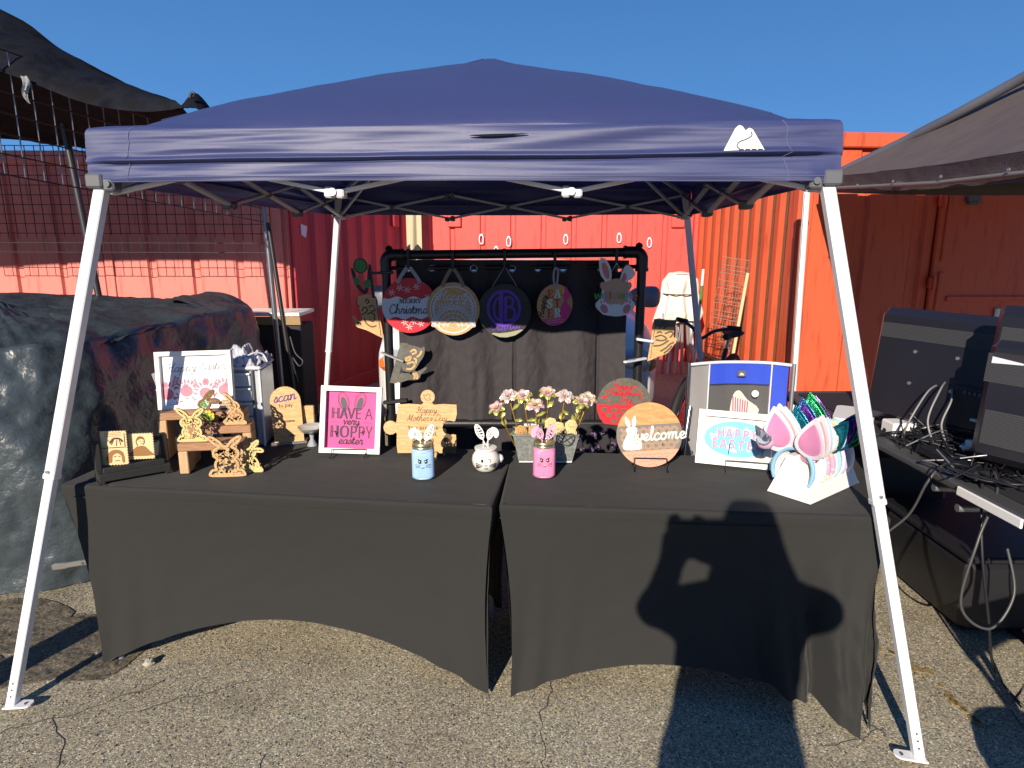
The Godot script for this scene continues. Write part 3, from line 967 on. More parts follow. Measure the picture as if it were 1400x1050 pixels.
# ---------------------------------------------------------------- heap under grey poly tarp
func covered_pile() -> void:
	var t := thing("covered_pile", "big heap wrapped in a shiny dark grey plastic tarp", "tarp pile", Vector3.ZERO)
	var n1 := noise(1.0, FastNoiseLite.TYPE_SIMPLEX_SMOOTH, 4, 91)
	var n2 := noise(1.0, FastNoiseLite.TYPE_CELLULAR, 2, 92)
	n2.cellular_return_type = FastNoiseLite.RETURN_DISTANCE2_SUB
	n2.fractal_type = FastNoiseLite.FRACTAL_NONE
	# outline in plan from the far left, round the near corner, to the far right
	var plan := spl3([V(-4.6, 0, -2.75), V(-3.4, 0, -2.72), V(-2.5, 0, -2.76), V(-2.18, 0, -2.84), V(-2.03, 0, -3.05), V(-1.98, 0, -3.6), V(-1.95, 0, -4.3), V(-1.9, 0, -4.85), V(-2.1, 0, -5.15), V(-2.9, 0, -5.2), V(-4.6, 0, -5.2)], 8)
	var mid := V(-3.1, 0, -3.9)
	var side := M.new()
	var at := func(u: float) -> Vector3:
		var f := u * (plan.size() - 1)
		var i := mini(int(f), plan.size() - 2)
		return plan[i].lerp(plan[i + 1], f - i)
	side.sheet(func(u: float, v: float) -> Vector3:
		var p: Vector3 = at.call(u)
		var top := 1.19 + 0.03 * n1.get_noise_2d(u * 8.0, 3.0)
		var inward := (mid - p).normalized()
		var q := p
		# v: 0 ground .. 0.75 shoulder .. 1 over the top
		if v < 0.72:
			var k := v / 0.72
			q.y = 0.008 + (top - 0.05) * k
			q -= inward * (0.06 * sin(k * PI) + 0.05 * (1.0 - k) * (1.0 - k) - 0.1 * k * k)
		else:
			var k := (v - 0.72) / 0.28
			q += inward * (0.1 + k * 1.1)
			q.y = top - 0.05 + 0.05 * minf(1.0, k * 4.0) + 0.05 * k
		var w := 0.1 * n1.get_noise_3dv(q * Vector3(1.3, 1.3, 1.3)) + 0.016 * n1.get_noise_3dv(q * Vector3(5, 3, 5) + Vector3(7, 0, 0))
		w += 0.03 * (n2.get_noise_3dv(q * Vector3(2.6, 1.5, 2.6) + Vector3(n1.get_noise_3dv(q * 1.5), 0, 0)) + 0.5)
		q -= inward * w * (0.9 if v < 0.72 else 0.2)
		if v >= 0.72:
			q.y += w * 0.6
		q.y = maxf(q.y, 0.006)
		return q, 150, 70)
	part("tarp", side, K.poly, t)
	var mound := M.new()
	mound.sheet(func(u: float, v: float) -> Vector3:
		var p := V(lerpf(-4.4, -2.06, u), 0, lerpf(-3.3, -5.1, v))
		p.y = 1.1 + 0.17 * pow(sin(clampf(u * 1.12, 0, 1) * PI), 0.45) * pow(sin(clampf(v, 0.02, 0.98) * PI), 0.4)
		p.y += 0.035 * n1.get_noise_3dv(p * 1.8) + 0.015 * n1.get_noise_3dv(p * 6.0)
		return p, 70, 50, true)
	part("top_tarp", mound, K.poly, t)
	# folded tail hanging at the far corner
	part("tarp_tail", M.new().sheet(func(u: float, v: float) -> Vector3:
		var a := minf(u * 2.0, 1.0) * PI * 0.5
		var dn := maxf(0.0, u - 0.5) * 1.5
		return V(-2.38 + 0.36 * sin(a) + 0.025 * sin(v * 16.0) * dn + 0.03 * n1.get_noise_2d(u * 3.0, v * 3.0), 0.99 + 0.235 * cos(a) - dn + 0.015 * n1.get_noise_2d(v * 4.0, u), lerpf(-4.5, -5.2, v)), 44, 36), K.poly, t)
	# metal leg poking out at the bottom
	var leg := thing("metal_arm", "short bent silver metal arm sticking out from under the tarp", "metal arm", V(-2.02, 0.19, -2.72))
	part("arm", M.new().bar(V(-0.04, -0.02, 0), V(0.04, 0.0, 0.02), 0.022, 0.026, 0.004).bar(V(0.035, 0.0, 0.02), V(0.14, 0.022, 0.03), 0.02, 0.022, 0.004), mat(Color(0.36, 0.34, 0.3), 0.35, 0.7), leg)
	part("end_cap", M.new().box(V(0.145, 0.023, 0.03), V(0.016, 0.03, 0.028), 0.004), K.steel_white, leg)
	part("bolt", M.new().tube([V(0.12, 0.02, 0.04), V(0.12, 0.02, 0.044)], 0.006, 8), K.bracket, leg)
	# pale board and black cloth counter in the gap at the far end of the heap
	var cnt := thing("black_counter", "counter with black cloth and white board top beside the tarp heap", "counter", V(-2.15, 0, -5.75))
	part("top_board", M.new().box(V(0, 1.01, 0), V(0.72, 0.03, 0.4), 0.004), K.white_paint, cnt)
	part("board_edge", M.new().box(V(0, 0.955, 0.185), V(0.72, 0.07, 0.02), 0.003), mat(Color(0.3, 0.2, 0.09), 0.7), cnt)
	part("cloth", M.new().box(V(0, 0.46, 0), V(0.7, 0.91, 0.36), 0.01), K.curtain, cnt)

# ---------------------------------------------------------------- brown canopy, right
func right_tent() -> void:
	var t := thing("brown_canopy", "taupe brown fabric canopy over the stall at the right", "canopy", Vector3.ZERO)
	var bl := V(2.72, 2.08, -6.0)
	var fl := V(2.06, 1.86, -1.7)
	var fr := V(5.3, 1.9, -2.2)
	var br := V(5.8, 2.1, -6.1)
	var apex := V(3.95, 2.98, -4.15)
	var n1 := noise(1.2, FastNoiseLite.TYPE_SIMPLEX_SMOOTH, 4, 95)
	var roof := M.new()
	for e in [[bl, fl], [fl, fr], [fr, br], [br, bl]]:
		roof.sheet(func(u: float, v: float) -> Vector3:
			var p: Vector3 = e[0].lerp(e[1], u).lerp(apex, v)
			p.y += 0.1 - 0.06 * sin(v * PI) * sin(u * PI) - 0.03 * sin(u * PI) * (1.0 - v) + 0.012 * n1.get_noise_3dv(p * 1.5)
			return p, 40, 24)
	part("roof", roof, K.taupe, t)
	var val := M.new()
	for e in [[bl, fl], [fl, fr], [fr, br], [br, bl]]:
		var o: Vector3 = (e[1] - e[0]).cross(Vector3.UP).normalized()
		val.sheet(func(u: float, v: float) -> Vector3:
			var p: Vector3 = e[0].lerp(e[1], u)
			p.y += 0.1 - 0.03 * sin(u * PI) - 0.13 * v
			p += o * -(0.012 * sin(v * 2.2) + 0.01 * n1.get_noise_3dv(p * Vector3(3, 8, 3)) * v)
			return p, 60, 8)
	part("valance", val, K.taupe, t)
	var hem := M.new()
	hem.tube([bl + V(0.0, 0.0, 0), bl.lerp(fl, 0.5) + V(-0.015, -0.032, 0), fl], 0.013, 8)
	part("hem_pole", hem, mat(Color(0.2, 0.18, 0.15), 0.5), t)
	for k in 4:
		part("grommet", M.new().tube([bl.lerp(fl, 0.22 + k * 0.15) + V(-0.032, 0.0, 0), bl.lerp(fl, 0.22 + k * 0.15) + V(-0.026, 0.0, 0)], 0.009, 10), K.galv, t)
	for p in [fl, fr, br]:
		part("leg", M.new().bar(Vector3(p.x, 0, p.z), p, 0.035), K.steel_grey, t)
	part("corner_box", M.new().box(bl.lerp(fl, 0.38) + V(0.04, -0.02, 0), V(0.06, 0.05, 0.16), 0.008), K.bracket, t)
	# white pole with a bracket that holds the far corner
	var pole := thing("white_pole", "tall thin white metal pole before the orange container", "pole", V(2.4, 0, -5.55))
	part("tube", M.new().tube([V(0.03, 0, 0.02), V(-0.01, 2.09, 0)], 0.026, 12), K.steel_white, pole)
	part("clamp", M.new().box(V(0.0, 2.1, 0), V(0.07, 0.05, 0.05), 0.008).tube([V(0.0, 2.1, 0.03), V(0.08, 2.12, 0.03)], 0.02, 8), K.chrome, pole)
	part("side_rod", M.new().tube([V(-0.04, 2.0, 0.02), V(0.0, 0, 0.04)], 0.008, 6), K.galv, pole)
	# loose grey pipe that runs over the brown roof
	var pipe := spl3([V(2.76, 2.2, -5.8), V(2.98, 2.37, -5.3), V(3.03, 2.42, -5.1), V(3.1, 2.5, -4.85), V(3.28, 2.68, -4.4), V(3.2, 2.78, -3.75), V(2.9, 2.9, -2.9)], 6)
	single("grey_pipe", M.new().tube(pipe, 0.034, 12), mat(Color(0.13, 0.13, 0.15), 0.35, 0.2), "bent grey metal pipe running up over the brown canopy", "pipe")

# ---------------------------------------------------------------- white car parked behind the backdrop
func vehicle() -> void:
	var t := thing("parked_car", "white car parked nose first behind the black backdrop", "car", V(0.04, 0, -4.72))
	t.scale = Vector3.ONE * 1.14
	var white := mat(Color(0.78, 0.78, 0.76), 0.3, 0.0, {"clearcoat_enabled": true, "clearcoat": 0.6})
	var dark := mat(Color(0.02, 0.022, 0.026), 0.3)
	# body lofted from the nose back: half width, bottom, top per station
	var st := [[0.0, 0.72, 0.3, 0.62], [-0.06, 0.86, 0.24, 0.72], [-0.2, 0.93, 0.22, 0.84], [-0.5, 0.96, 0.2, 0.93], [-1.1, 0.965, 0.2, 1.0], [-1.5, 0.965, 0.2, 1.02], [-3.2, 0.96, 0.2, 1.02], [-4.2, 0.9, 0.25, 1.0], [-4.35, 0.8, 0.3, 0.9]]
	var body := M.new()
	body.sheet(func(u: float, v: float) -> Vector3:
		var f := v * (st.size() - 1)
		var i := mini(int(f), st.size() - 2)
		var k := f - i
		var hw: float = lerpf(st[i][1], st[i + 1][1], k)
		var lo: float = lerpf(st[i][2], st[i + 1][2], k)
		var hi: float = lerpf(st[i][3], st[i + 1][3], k)
		var a := lerpf(-0.5, 1.5, u) * PI
		var c := cos(a)
		var s := sin(a)
		return V(signf(c) * pow(absf(c), 0.35) * hw, lerpf(lo, hi, 0.5 + 0.5 * signf(s) * pow(absf(s), 0.4)), lerpf(st[i][0], st[i + 1][0], k)), 64, 32)
	body.sheet(func(u: float, v: float) -> Vector3:
		var a := lerpf(-0.5, 1.5, u) * PI
		var c := cos(a)
		var s := sin(a)
		return V(signf(c) * pow(absf(c), 0.35) * 0.72 * v, lerpf(0.3, 0.62, 0.5 + 0.5 * signf(s) * pow(absf(s), 0.4) * v), 0.0), 64, 4)
	part("body", body, white, t)
	var cab := M.new()
	cab.prism(PackedVector2Array([V2(-0.86, 0), V2(0.86, 0), V2(0.68, 0.22), V2(0.4, 0.25), V2(-0.4, 0.25), V2(-0.68, 0.22)]), -3.3, -2.1, Transform3D(Basis.IDENTITY, V(0, 1.0, 0)))
	part("roof", cab, white, t)
	var ws := M.new()
	ws.quad(V(-0.84, 1.0, -1.25), V(0.84, 1.0, -1.25), V(0.66, 1.22, -2.1), V(-0.66, 1.22, -2.1), V(0, 1, 1))
	part("windscreen", ws, mat(Color(0.05, 0.09, 0.16), 0.05), t)
	for s in [-1.0, 1.0]:
		part("pillar", M.new().bar(V(s * 0.86, 1.0, -1.25), V(s * 0.67, 1.23, -2.12), 0.06, 0.05, 0.01), dark, t)
		var hl := M.new()
		hl.box(V(s * 0.74, 0.66, -0.08), V(0.26, 0.14, 0.14), 0.04)
		part("headlight", hl, mat(Color(0.45, 0.5, 0.55), 0.08, 0.3), t)
		part("indicator", M.new().box(V(s * 0.86, 0.64, -0.12), V(0.08, 0.1, 0.16), 0.03), mat(Color(0.6, 0.15, 0.03), 0.2), t)
		var mir := M.new()
		mir.sheet(func(u: float, v: float) -> Vector3:
			var a := TAU * u
			var b := PI * (v - 0.5)
			var d := Vector3(cos(a) * cos(b), sin(b), sin(a) * cos(b))
			return V(s * 1.05, 0.98, -1.3) + Vector3(signf(d.x) * pow(absf(d.x), 0.6) * 0.13, signf(d.y) * pow(absf(d.y), 0.7) * 0.085 * (1.0 + 0.25 * s * d.x), d.z * 0.07), 24, 14)
		mir.box(V(s * 0.95, 0.93, -1.3), V(0.12, 0.04, 0.05), 0.01)
		part("side_mirror", mir, mat(Color(0.15, 0.16, 0.19), 0.35), t)
		var w := M.new()
		for z in [-0.85, -3.5]:
			w.lathe([Vector2(0.0, -0.1), Vector2(0.2, -0.1), Vector2(0.3, -0.095), Vector2(0.33, -0.06), Vector2(0.33, 0.06), Vector2(0.3, 0.095), Vector2(0.0, 0.1)], V(s * 0.88, 0.33, z), 24, Basis(V(0, 1, 0), V(1, 0, 0), V(0, 0, -1)))
		part("wheels", w, K.rubber, t)
	part("grille", M.new().box(V(0, 0.52, 0.012), V(0.9, 0.16, 0.03), 0.01), dark, t)
	part("lower_grille", M.new().box(V(0, 0.34, 0.008), V(1.1, 0.08, 0.03), 0.01), dark, t)

func V2(x: float, y: float) -> Vector2:
	return Vector2(x, y)

# ---------------------------------------------------------------- far things
func far_things() -> void:
	# beige parasol folded up between the containers
	var pz := thing("folded_parasol", "closed beige parasol between the crimson and the bright red container", "parasol", V(-1.99, 0, -14.0))
	pz.scale = Vector3.ONE * 1.42
	var pm := M.new()
	pm.sheet(func(u: float, v: float) -> Vector3:
		var a := TAU * u
		var r := lerpf(0.02, 0.19, pow(v, 0.7)) * (1.0 + 0.22 * sin(a * 8.0))
		return V(cos(a) * r, 2.5 - 1.42 * v - 0.04 * sin(a * 8.0) * v, sin(a) * r), 96, 24)
	part("fabric", pm, mat(Color(0.5, 0.42, 0.27), 0.85), pz)
	var fr := M.new()
	for k in 40:
		var a := TAU * k / 40.0
		fr.tube([V(cos(a) * 0.19, 1.09, sin(a) * 0.19), V(cos(a) * 0.2, 1.05 - 0.02 * (k % 3), sin(a) * 0.2)], 0.012, 5)
	part("fringe", fr, K.dark_wire, pz)
	part("pole", M.new().tube([V(0, 0, 0), V(0, 2.52, 0)], 0.024, 10), K.steel_white, pz)
	part("foot", M.new().lathe([Vector2(0.0, 0.08), Vector2(0.22, 0.07), Vector2(0.25, 0.0)], Vector3.ZERO, 20), K.bracket, pz)

	# bare tree beyond
	var tree := thing("bare_tree", "leafless pale twigged tree beyond the gap between the containers", "tree", V(-4.2, -0.1, -26.0))
	var rng := RandomNumberGenerator.new()
	rng.seed = 33
	var trunk := M.new()
	var twigs := M.new()
	var todo := [[V(0, 0, 0), V(0.05, 1.0, 0), 0.16, 0]]
	while todo.size():
		var b: Array = todo.pop_back()
		var p: Vector3 = b[0]
		var d: Vector3 = b[1]
		var r: float = b[2]
		var lv: int = b[3]
		var ln: float = [1.5, 1.2, 1.0, 0.8, 0.6, 0.42, 0.3][lv]
		var q1: Vector3 = p + d * ln * 0.5 + V(rng.randfn(0, 0.05), 0, rng.randfn(0, 0.05)) * ln
		var q2: Vector3 = p + d * ln
		(trunk if lv < 2 else twigs).tube([p, q1, q2], [r, r * 0.85, r * 0.7], 6 if lv < 3 else 3, false)
		if lv < 6:
			for k in (3 if lv > 0 else 4):
				var nd := (d + V(rng.randfn(0, 0.55), rng.randfn(0.12, 0.35), rng.randfn(0, 0.55))).normalized()
				todo.append([q2 if k < 2 else q1, nd, maxf(r * 0.6, 0.008), lv + 1])
	part("trunk", trunk, mat(Color(0.2, 0.17, 0.14), 0.9), tree)
	part("twigs", twigs, mat(Color(0.36, 0.32, 0.24), 0.9), tree).set_meta("kind", "stuff")

	# low grey house roof seen in the slit at the right
	var hs := thing("grey_house", "pale grey clad house glimpsed in the slit beside the bright red container", "house", V(6.0, 0, -18.0))
	part("wall", M.new().box(V(0, 1.3, 0), V(5.0, 2.6, 4.0)), mat(Color(0.4, 0.44, 0.44), 0.8), hs)
	part("roof", M.new().prism(PackedVector2Array([V2(-2.3, 0), V2(2.3, 0), V2(0, 1.3)]), -2.8, 2.8, Transform3D(Basis(V(0, 0, -1), Vector3.UP, V(1, 0, 0)), V(0, 2.6, 0))), mat(Color(0.1, 0.1, 0.11), 0.9), hs)
	part("window", M.new().box(V(-1.3, 1.5, 2.01), V(0.9, 1.0, 0.04)), mat(Color(0.04, 0.05, 0.06), 0.1), hs)
	part("window", M.new().box(V(1.2, 1.5, 2.01), V(0.9, 1.0, 0.04)), mat(Color(0.04, 0.05, 0.06), 0.1), hs)

	# folded canopy with white fabric bundled on silver legs
	var fc := thing("folded_canopy", "folded pop up canopy with bundled white fabric on silver legs", "folded canopy", V(2.06, 0, -8.2))
	fc.scale = Vector3(1.2, 0.9, 1.2)
	var nz := noise(4.0, FastNoiseLite.TYPE_SIMPLEX_SMOOTH, 3, 97)
	var fm := M.new()
	fm.sheet(func(u: float, v: float) -> Vector3:
		var a := TAU * u
		var prof := [0.1, 0.155, 0.155, 0.15, 0.165, 0.185, 0.2, 0.18]
		var f := v * 7.0
		var i := mini(int(f), 6)
		var r: float = lerpf(prof[i], prof[i + 1], f - i)
		r *= 1.0 + 0.15 * sin(a * 9.0 + 1.2 * nz.get_noise_2d(cos(a) * 0.2, v * 0.4)) * clampf(v * 3.0, 0.2, 1.0) + 0.07 * nz.get_noise_3d(cos(a) * 0.5, v * 0.4, sin(a) * 0.5)
		return V(cos(a) * r * 1.15, 1.4 - 0.64 * v - (0.14 * maxf(0.0, -cos(a)) * v), sin(a) * r * 0.8 + 0.02), 110, 40)
	fm.lathe([Vector2(0.0, 1.42), Vector2(0.06, 1.41), Vector2(0.11, 1.385)], V(0, 0, 0.02), 20)
	part("fabric", fm, mat(Color(0.66, 0.64, 0.56), 0.75), fc)
	part("strap", M.new().tube(spl3([V(-0.19, 1.12, 0.02), V(-0.1, 1.115, 0.15), V(0.1, 1.115, 0.15), V(0.19, 1.12, 0.02)], 5), 0.008, 6), K.black_plastic, fc)
	for k in 9:
		var x := -0.2 + 0.05 * k
		part("leg", M.new().bar(V(x * 0.5, 1.0, 0.05 * (k % 3) - 0.03), V(x * 0.95 + 0.01 * (k % 2), 0.0, 0.06 * (k % 3) - 0.04), 0.024), K.galv if k % 2 else K.steel_white, fc)
	for k in 6:
		var x := -0.17 + 0.065 * k
		part("truss_bar", M.new().bar(V(x, 0.86 - 0.04 * (k % 2), 0.09), V(x + 0.04 - 0.07 * (k % 2), 0.3, 0.1), 0.018, 0.012), K.galv, fc)

	# brown wire shelf leaning on the orange container
	var ws := thing("wire_shelf", "narrow rusty wire mesh shelf leaning on the orange container", "wire shelf", V(2.1, 0, -6.9))
	ws.rotation = Vector3(0, -0.5, -0.14)
	var rw := mat(Color(0.3, 0.2, 0.15), 0.5, 0.4)
	for i in 9:
		part("upright_wire", M.new().tube([V(-0.13 + i * 0.0325, 0.35, 0), V(-0.13 + i * 0.0325, 1.48, 0)], 0.003, 5), rw, ws)
	for j in 15:
		part("cross_wire", M.new().tube([V(-0.135, 0.38 + j * 0.078, 0.004), V(0.135, 0.38 + j * 0.078, 0.004)], 0.004, 5), rw, ws)
	for j in 7:
		part("shelf_lip", M.new().tube([V(-0.13, 0.42 + j * 0.156, 0.0), V(-0.13, 0.42 + j * 0.156, 0.07), V(0.13, 0.42 + j * 0.156, 0.07), V(0.13, 0.42 + j * 0.156, 0.0)], 0.0035, 5), rw, ws)
	# broom handles
	single("broom_handle", M.new().tube([V(0.12, 0.1, 0.1), V(0.32, 1.32, -0.1)], 0.017, 10), mat(Color(0.68, 0.5, 0.26), 0.6), "bare pale wooden broom handle leaning behind the bicycle saddle", "broom handle", V(2.03, 0, -6.55))
	var gp := thing("striped_pole", "thin pole banded white and green leaning by the folded white canopy", "pole", V(1.82, 0, -6.6))
	part("white_band", M.new().tube([V(0.02, 0.02, 0), V(0.06, 1.02, 0)], 0.014, 8).tube([V(0.066, 1.2, 0), V(0.07, 1.36, 0)], 0.014, 8), K.steel_white, gp)
	part("green_band", M.new().tube([V(0.06, 1.02, 0), V(0.066, 1.2, 0)], 0.0145, 8), mat(Color(0.06, 0.2, 0.05), 0.5), gp)

# ---------------------------------------------------------------- navy pop-up canopy
const CC := Vector3(-0.1147, 0, -3.4239)
const CYAW := -0.0756

func cpt(x: float, y: float, z: float) -> Vector3:
	return CC + Vector3(x * cos(CYAW) + z * sin(CYAW), y, -x * sin(CYAW) + z * cos(CYAW))

func canopy() -> void:
	var t := thing("popup_canopy", "navy blue slant leg pop up canopy with white metal frame over the tables", "canopy", CC, CYAW)
	var at := 1.19
	var af := 1.524
	var n1 := noise(1.0, FastNoiseLite.TYPE_SIMPLEX_SMOOTH, 4, 101)
	var n2 := noise(1.0, FastNoiseLite.TYPE_SIMPLEX_SMOOTH, 2, 102)
	var n3 := noise(1.0, FastNoiseLite.TYPE_SIMPLEX_SMOOTH, 1, 103)
	var edge := at + 0.028
	# valance on four sides: taut, with long cross wrinkles and one deep fold above the hem
	var valance := func(u: float, v: float, side: int) -> Vector3:
		var x := u * 2.0 - 1.0
		var y := 1.971 - 0.178 * v
		y += 0.004 * sin(u * 5.0 + side) * v
		var sd := float(side) * 9.0
		var pull := 1.0 - 0.75 * pow(1.0 - absf(x), 0.6)
		var o := 0.007 * n3.get_noise_2d(x * 1.6 + sd, v * 2.6 + x * 0.9) + 0.001 * n3.get_noise_2d(x * 1.5 + sd, v * 8.0) + 0.0002 * n2.get_noise_2d(x * 2.5 + sd, v * 20.0)
		o += 0.002 * n3.get_noise_2d(x * 4.0, v * 13.0 + sd) * pull * pull
		var fold := 0.62 - 0.05 * x * (1.0 if side == 0 else 0.3) + 0.02 * n1.get_noise_2d(x * 1.5, sd)
		var d := v - fold
		o += 0.02 * exp(-pow((d + 0.05) / 0.05, 2.0)) - 0.012 * exp(-pow(d / 0.022, 2.0)) + 0.012 * clampf(d * 4.0, 0.0, 1.0)
		o *= clampf((1.0 - absf(x)) * 12.0, 0.15, 1.0)
		o -= 0.012 * exp(-v / 0.06)
		var q := V(x * (edge + o), y, edge + o)
		return Basis(Vector3.UP, PI * 0.5 * side) * q
	var top := M.new()
	for s in 4:
		top.sheet(func(u: float, v: float) -> Vector3:
			if v > 0.6:
				return valance.call(u, (v - 0.6) / 0.4, s)
			var m := v / 0.6
			var x := (u * 2.0 - 1.0) * m
			var z := m
			var q := Basis(Vector3.UP, PI * 0.5 * s) * V(x, 0, z)
			var soft := pow(pow(absf(x), 7.0) + pow(absf(z), 7.0), 1.0 / 7.0)
			var h := 1.985 + 0.475 * pow(1.0 - minf(soft, 1.0), 0.89)
			h += 0.06 * sin(pow(m, 1.4) * PI) * (1.0 - absf(u * 2.0 - 1.0))
			h -= 0.014 * pow(clampf((m - 0.92) / 0.08, 0.0, 1.0), 2.0)
			h += 0.006 * n3.get_noise_2d(q.x * 2.2, q.z * 5.0) * m + 0.0025 * n2.get_noise_2d(q.x * 7.0 + q.z, q.z * 11.0) * m
			h += 0.012 * exp(-m * m / 0.004)
			var e := edge - 0.012 * pow(m, 10.0)
			return V(q.x * e, h, q.z * e), 200 if s == 0 else 80, 130 if s == 0 else 70)
	var roof := part("canopy_top", top, K.navy, t)
	# seams and hem of the front
	var seam := M.new()
	for x in [-0.875, 0.86]:
		var line := []
		for k in 18:
			line.append(valance.call((x + 1.0) * 0.5, k / 17.0, 0) + V(0, 0, 0.0015))
		seam.tube(line, 0.0012, 4, false)
	for k in 2:
		var line := []
		for i in 90:
			line.append(valance.call(i / 89.0, 0.985 - k * 0.07, 0) + V(0, 0, 0.001))
		seam.tube(line, 0.0012, 4, false)
	part("stitching", seam, mat(Color(0.11, 0.115, 0.22), 0.7), t)
	for sx3 in [-1.0, 1.0]:
		for sz3 in [-1.0, 1.0]:
			var hip := []
			for k in 30:
				var m := 0.02 + 0.84 * k / 29.0
				var hh := 1.985 + 0.475 * pow(maxf(1.0 - m * pow(2.0, 1.0 / 7.0), 0.0), 0.89) - 0.014 * pow(clampf((m - 0.92) / 0.08, 0.0, 1.0), 2.0) + 0.012 * exp(-m * m / 0.004)
				hip.append(V(sx3 * m * edge, hh + 0.001, sz3 * m * edge))
			part("hip_seam", M.new().tube(hip, 0.003, 5, false), K.navy, t)
	# torn slit in the front
	var slit := M.new()
	var sx := []
	for k in 15:
		var f := k / 14.0
		sx.append(Vector2(f, 0.007 * sin(f * PI) * (1.0 - 0.5 * f)))
	var sl := PackedVector2Array()
	for q in sx:
		sl.append(Vector2(lerpf(0.07, 0.255, q.x), -q.y - 0.004 + 0.004 * q.x))
	for k in range(13, 0, -1):
		sl.append(Vector2(lerpf(0.07, 0.255, sx[k].x), sx[k].y * 0.25 - 0.003 + 0.004 * sx[k].x))
	slit.prism(sl, -0.004, 0.0012, Transform3D(Basis.IDENTITY, V(0, 1.936, edge + 0.009)))
	part("tear", slit, mat(Color(0.003, 0.003, 0.006), 1.0), t, "dark torn slit in the front of the fabric")
	# white two-peaked mountain print with its winding line
	var lg := part("printed_mark", M.new().prism(pts("-.063 -.036 -.03 .034 -.02 .043 -.01 .04 .001 .027 .011 .035 .022 .03 .066 -.036"), -0.006, 0.0015, Transform3D(Basis.IDENTITY, V(0.92, 1.91, edge + 0.0175))), mat(Color(0.8, 0.8, 0.66), 0.6), t)
	var ln := M.new()
	ln.ribbon(spl(pts(".018 .022 .02 .012 .004 .002 -.016 -.006 -.022 -.018 -.014 -.026"), false, 5), 0.0035, 0.0015, 0.0022, Transform3D(Basis.IDENTITY, V(0.92, 1.91, edge + 0.0175)))
	for k in 4:
		ln.prism(rrect(0.015, 0.007, 0.001), 0.0015, 0.0022, Transform3D(Basis.IDENTITY, V(0.912 + k * 0.019, 1.881, edge + 0.0175)))
	part("mark_line", ln, mat(Color(0.03, 0.03, 0.08), 0.6), lg)

	# frame
	var scissor := func(sd: int) -> void:
		var rot := Basis(Vector3.UP, PI * 0.5 * sd)
		var xs := []
		for k in 7:
			xs.append(lerpf(-at, at, k / 6.0))
		var zf := at - 0.035
		for k in 3:
			var x0: float = xs[k * 2]
			var x1: float = xs[k * 2 + 2]
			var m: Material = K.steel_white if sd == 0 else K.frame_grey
			var lo := 1.765
			var hi := 1.92
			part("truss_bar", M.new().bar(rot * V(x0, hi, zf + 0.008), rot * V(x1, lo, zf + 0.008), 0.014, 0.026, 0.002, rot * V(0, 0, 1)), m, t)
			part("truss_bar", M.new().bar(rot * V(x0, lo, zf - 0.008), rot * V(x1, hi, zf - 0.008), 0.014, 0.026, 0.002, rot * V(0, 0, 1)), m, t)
			part("pivot", M.new().box(rot * V((x0 + x1) * 0.5, (lo + hi) * 0.5, zf), V(0.03, 0.03, 0.05), 0.006, rot), K.bracket, t)
			if k < 2:
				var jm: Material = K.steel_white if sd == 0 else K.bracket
				for y in [lo, hi]:
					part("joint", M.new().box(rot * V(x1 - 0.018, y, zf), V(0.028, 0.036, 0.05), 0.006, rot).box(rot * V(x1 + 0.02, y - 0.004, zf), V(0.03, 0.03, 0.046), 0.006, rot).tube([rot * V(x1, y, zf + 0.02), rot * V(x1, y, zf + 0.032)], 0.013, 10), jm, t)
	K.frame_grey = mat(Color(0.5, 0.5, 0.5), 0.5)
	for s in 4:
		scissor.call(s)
	# hip poles, eave struts and the centre hub
	part("hub", M.new().lathe([Vector2(0.0, 2.39), Vector2(0.045, 2.385), Vector2(0.05, 2.34), Vector2(0.03, 2.3), Vector2(0.0, 2.3)], Vector3.ZERO, 14), K.bracket, t)
	for sx2 in [-1.0, 1.0]:
		for sz in [-1.0, 1.0]:
			part("hip_pole", M.new().bar(V(0, 2.37, 0), V(sx2 * at * 0.55, 2.14, sz * at * 0.55), 0.02).bar(V(sx2 * at * 0.55, 2.14, sz * at * 0.55), V(sx2 * (at - 0.03), 1.925, sz * (at - 0.03)), 0.02), K.frame_grey, t)
			part("eave_strut", M.new().bar(V(sx2 * (at - 0.01), 1.77, sz * (at - 0.01)), V(sx2 * at * 0.6, 2.1, sz * at * 0.6), 0.016), K.frame_grey, t)
			# leg: wide upper tube, slimmer lower tube with holes and a foot
			var foot := V(sx2 * af, 0.008, sz * af)
			var head := V(sx2 * (at - 0.022), 1.915, sz * (at - 0.022))
			var step := foot.lerp(head, 0.42)
			var inw := V(-sx2, 0, -sz).normalized()
			var lm: Material = K.steel_white
			var leg := part("leg", M.new().bar(step - (head - foot) * 0.004, head, 0.038, 0.038, 0.004, V(0, 0, 1)), lm, t)
			part("lower_tube", M.new().bar(foot, step + (head - foot) * 0.02, 0.031, 0.031, 0.003, V(0, 0, 1)), lm, leg)
			part("collar", M.new().bar(step - (head - foot) * 0.006, step + (head - foot) * 0.004, 0.041, 0.041, 0.003, V(0, 0, 1)), lm, leg)
			var fp := M.new()
			var poly := PackedVector2Array()
			for k in 9:
				var a := PI * (k / 8.0 - 0.5)
				poly.append(Vector2(0.058 + 0.02 * cos(a), 0.02 * sin(a)))
			poly.append_array([V2(-0.02, 0.021), V2(-0.02, -0.021)])
			fp.prism(poly, -0.003, 0.003, Transform3D(Basis(V(-sx2, 0.12, 0).normalized(), V(0, 0, 1), V(0, 1, 0)), foot + V(0, 0.004, 0)))
			part("foot_plate", fp, K.steel_white, leg)
			part("stake_hole", M.new().tube([foot + V(-sx2 * 0.056, 0.011, 0), foot + V(-sx2 * 0.0565, 0.0145, 0)], 0.008, 10), K.bracket, leg)
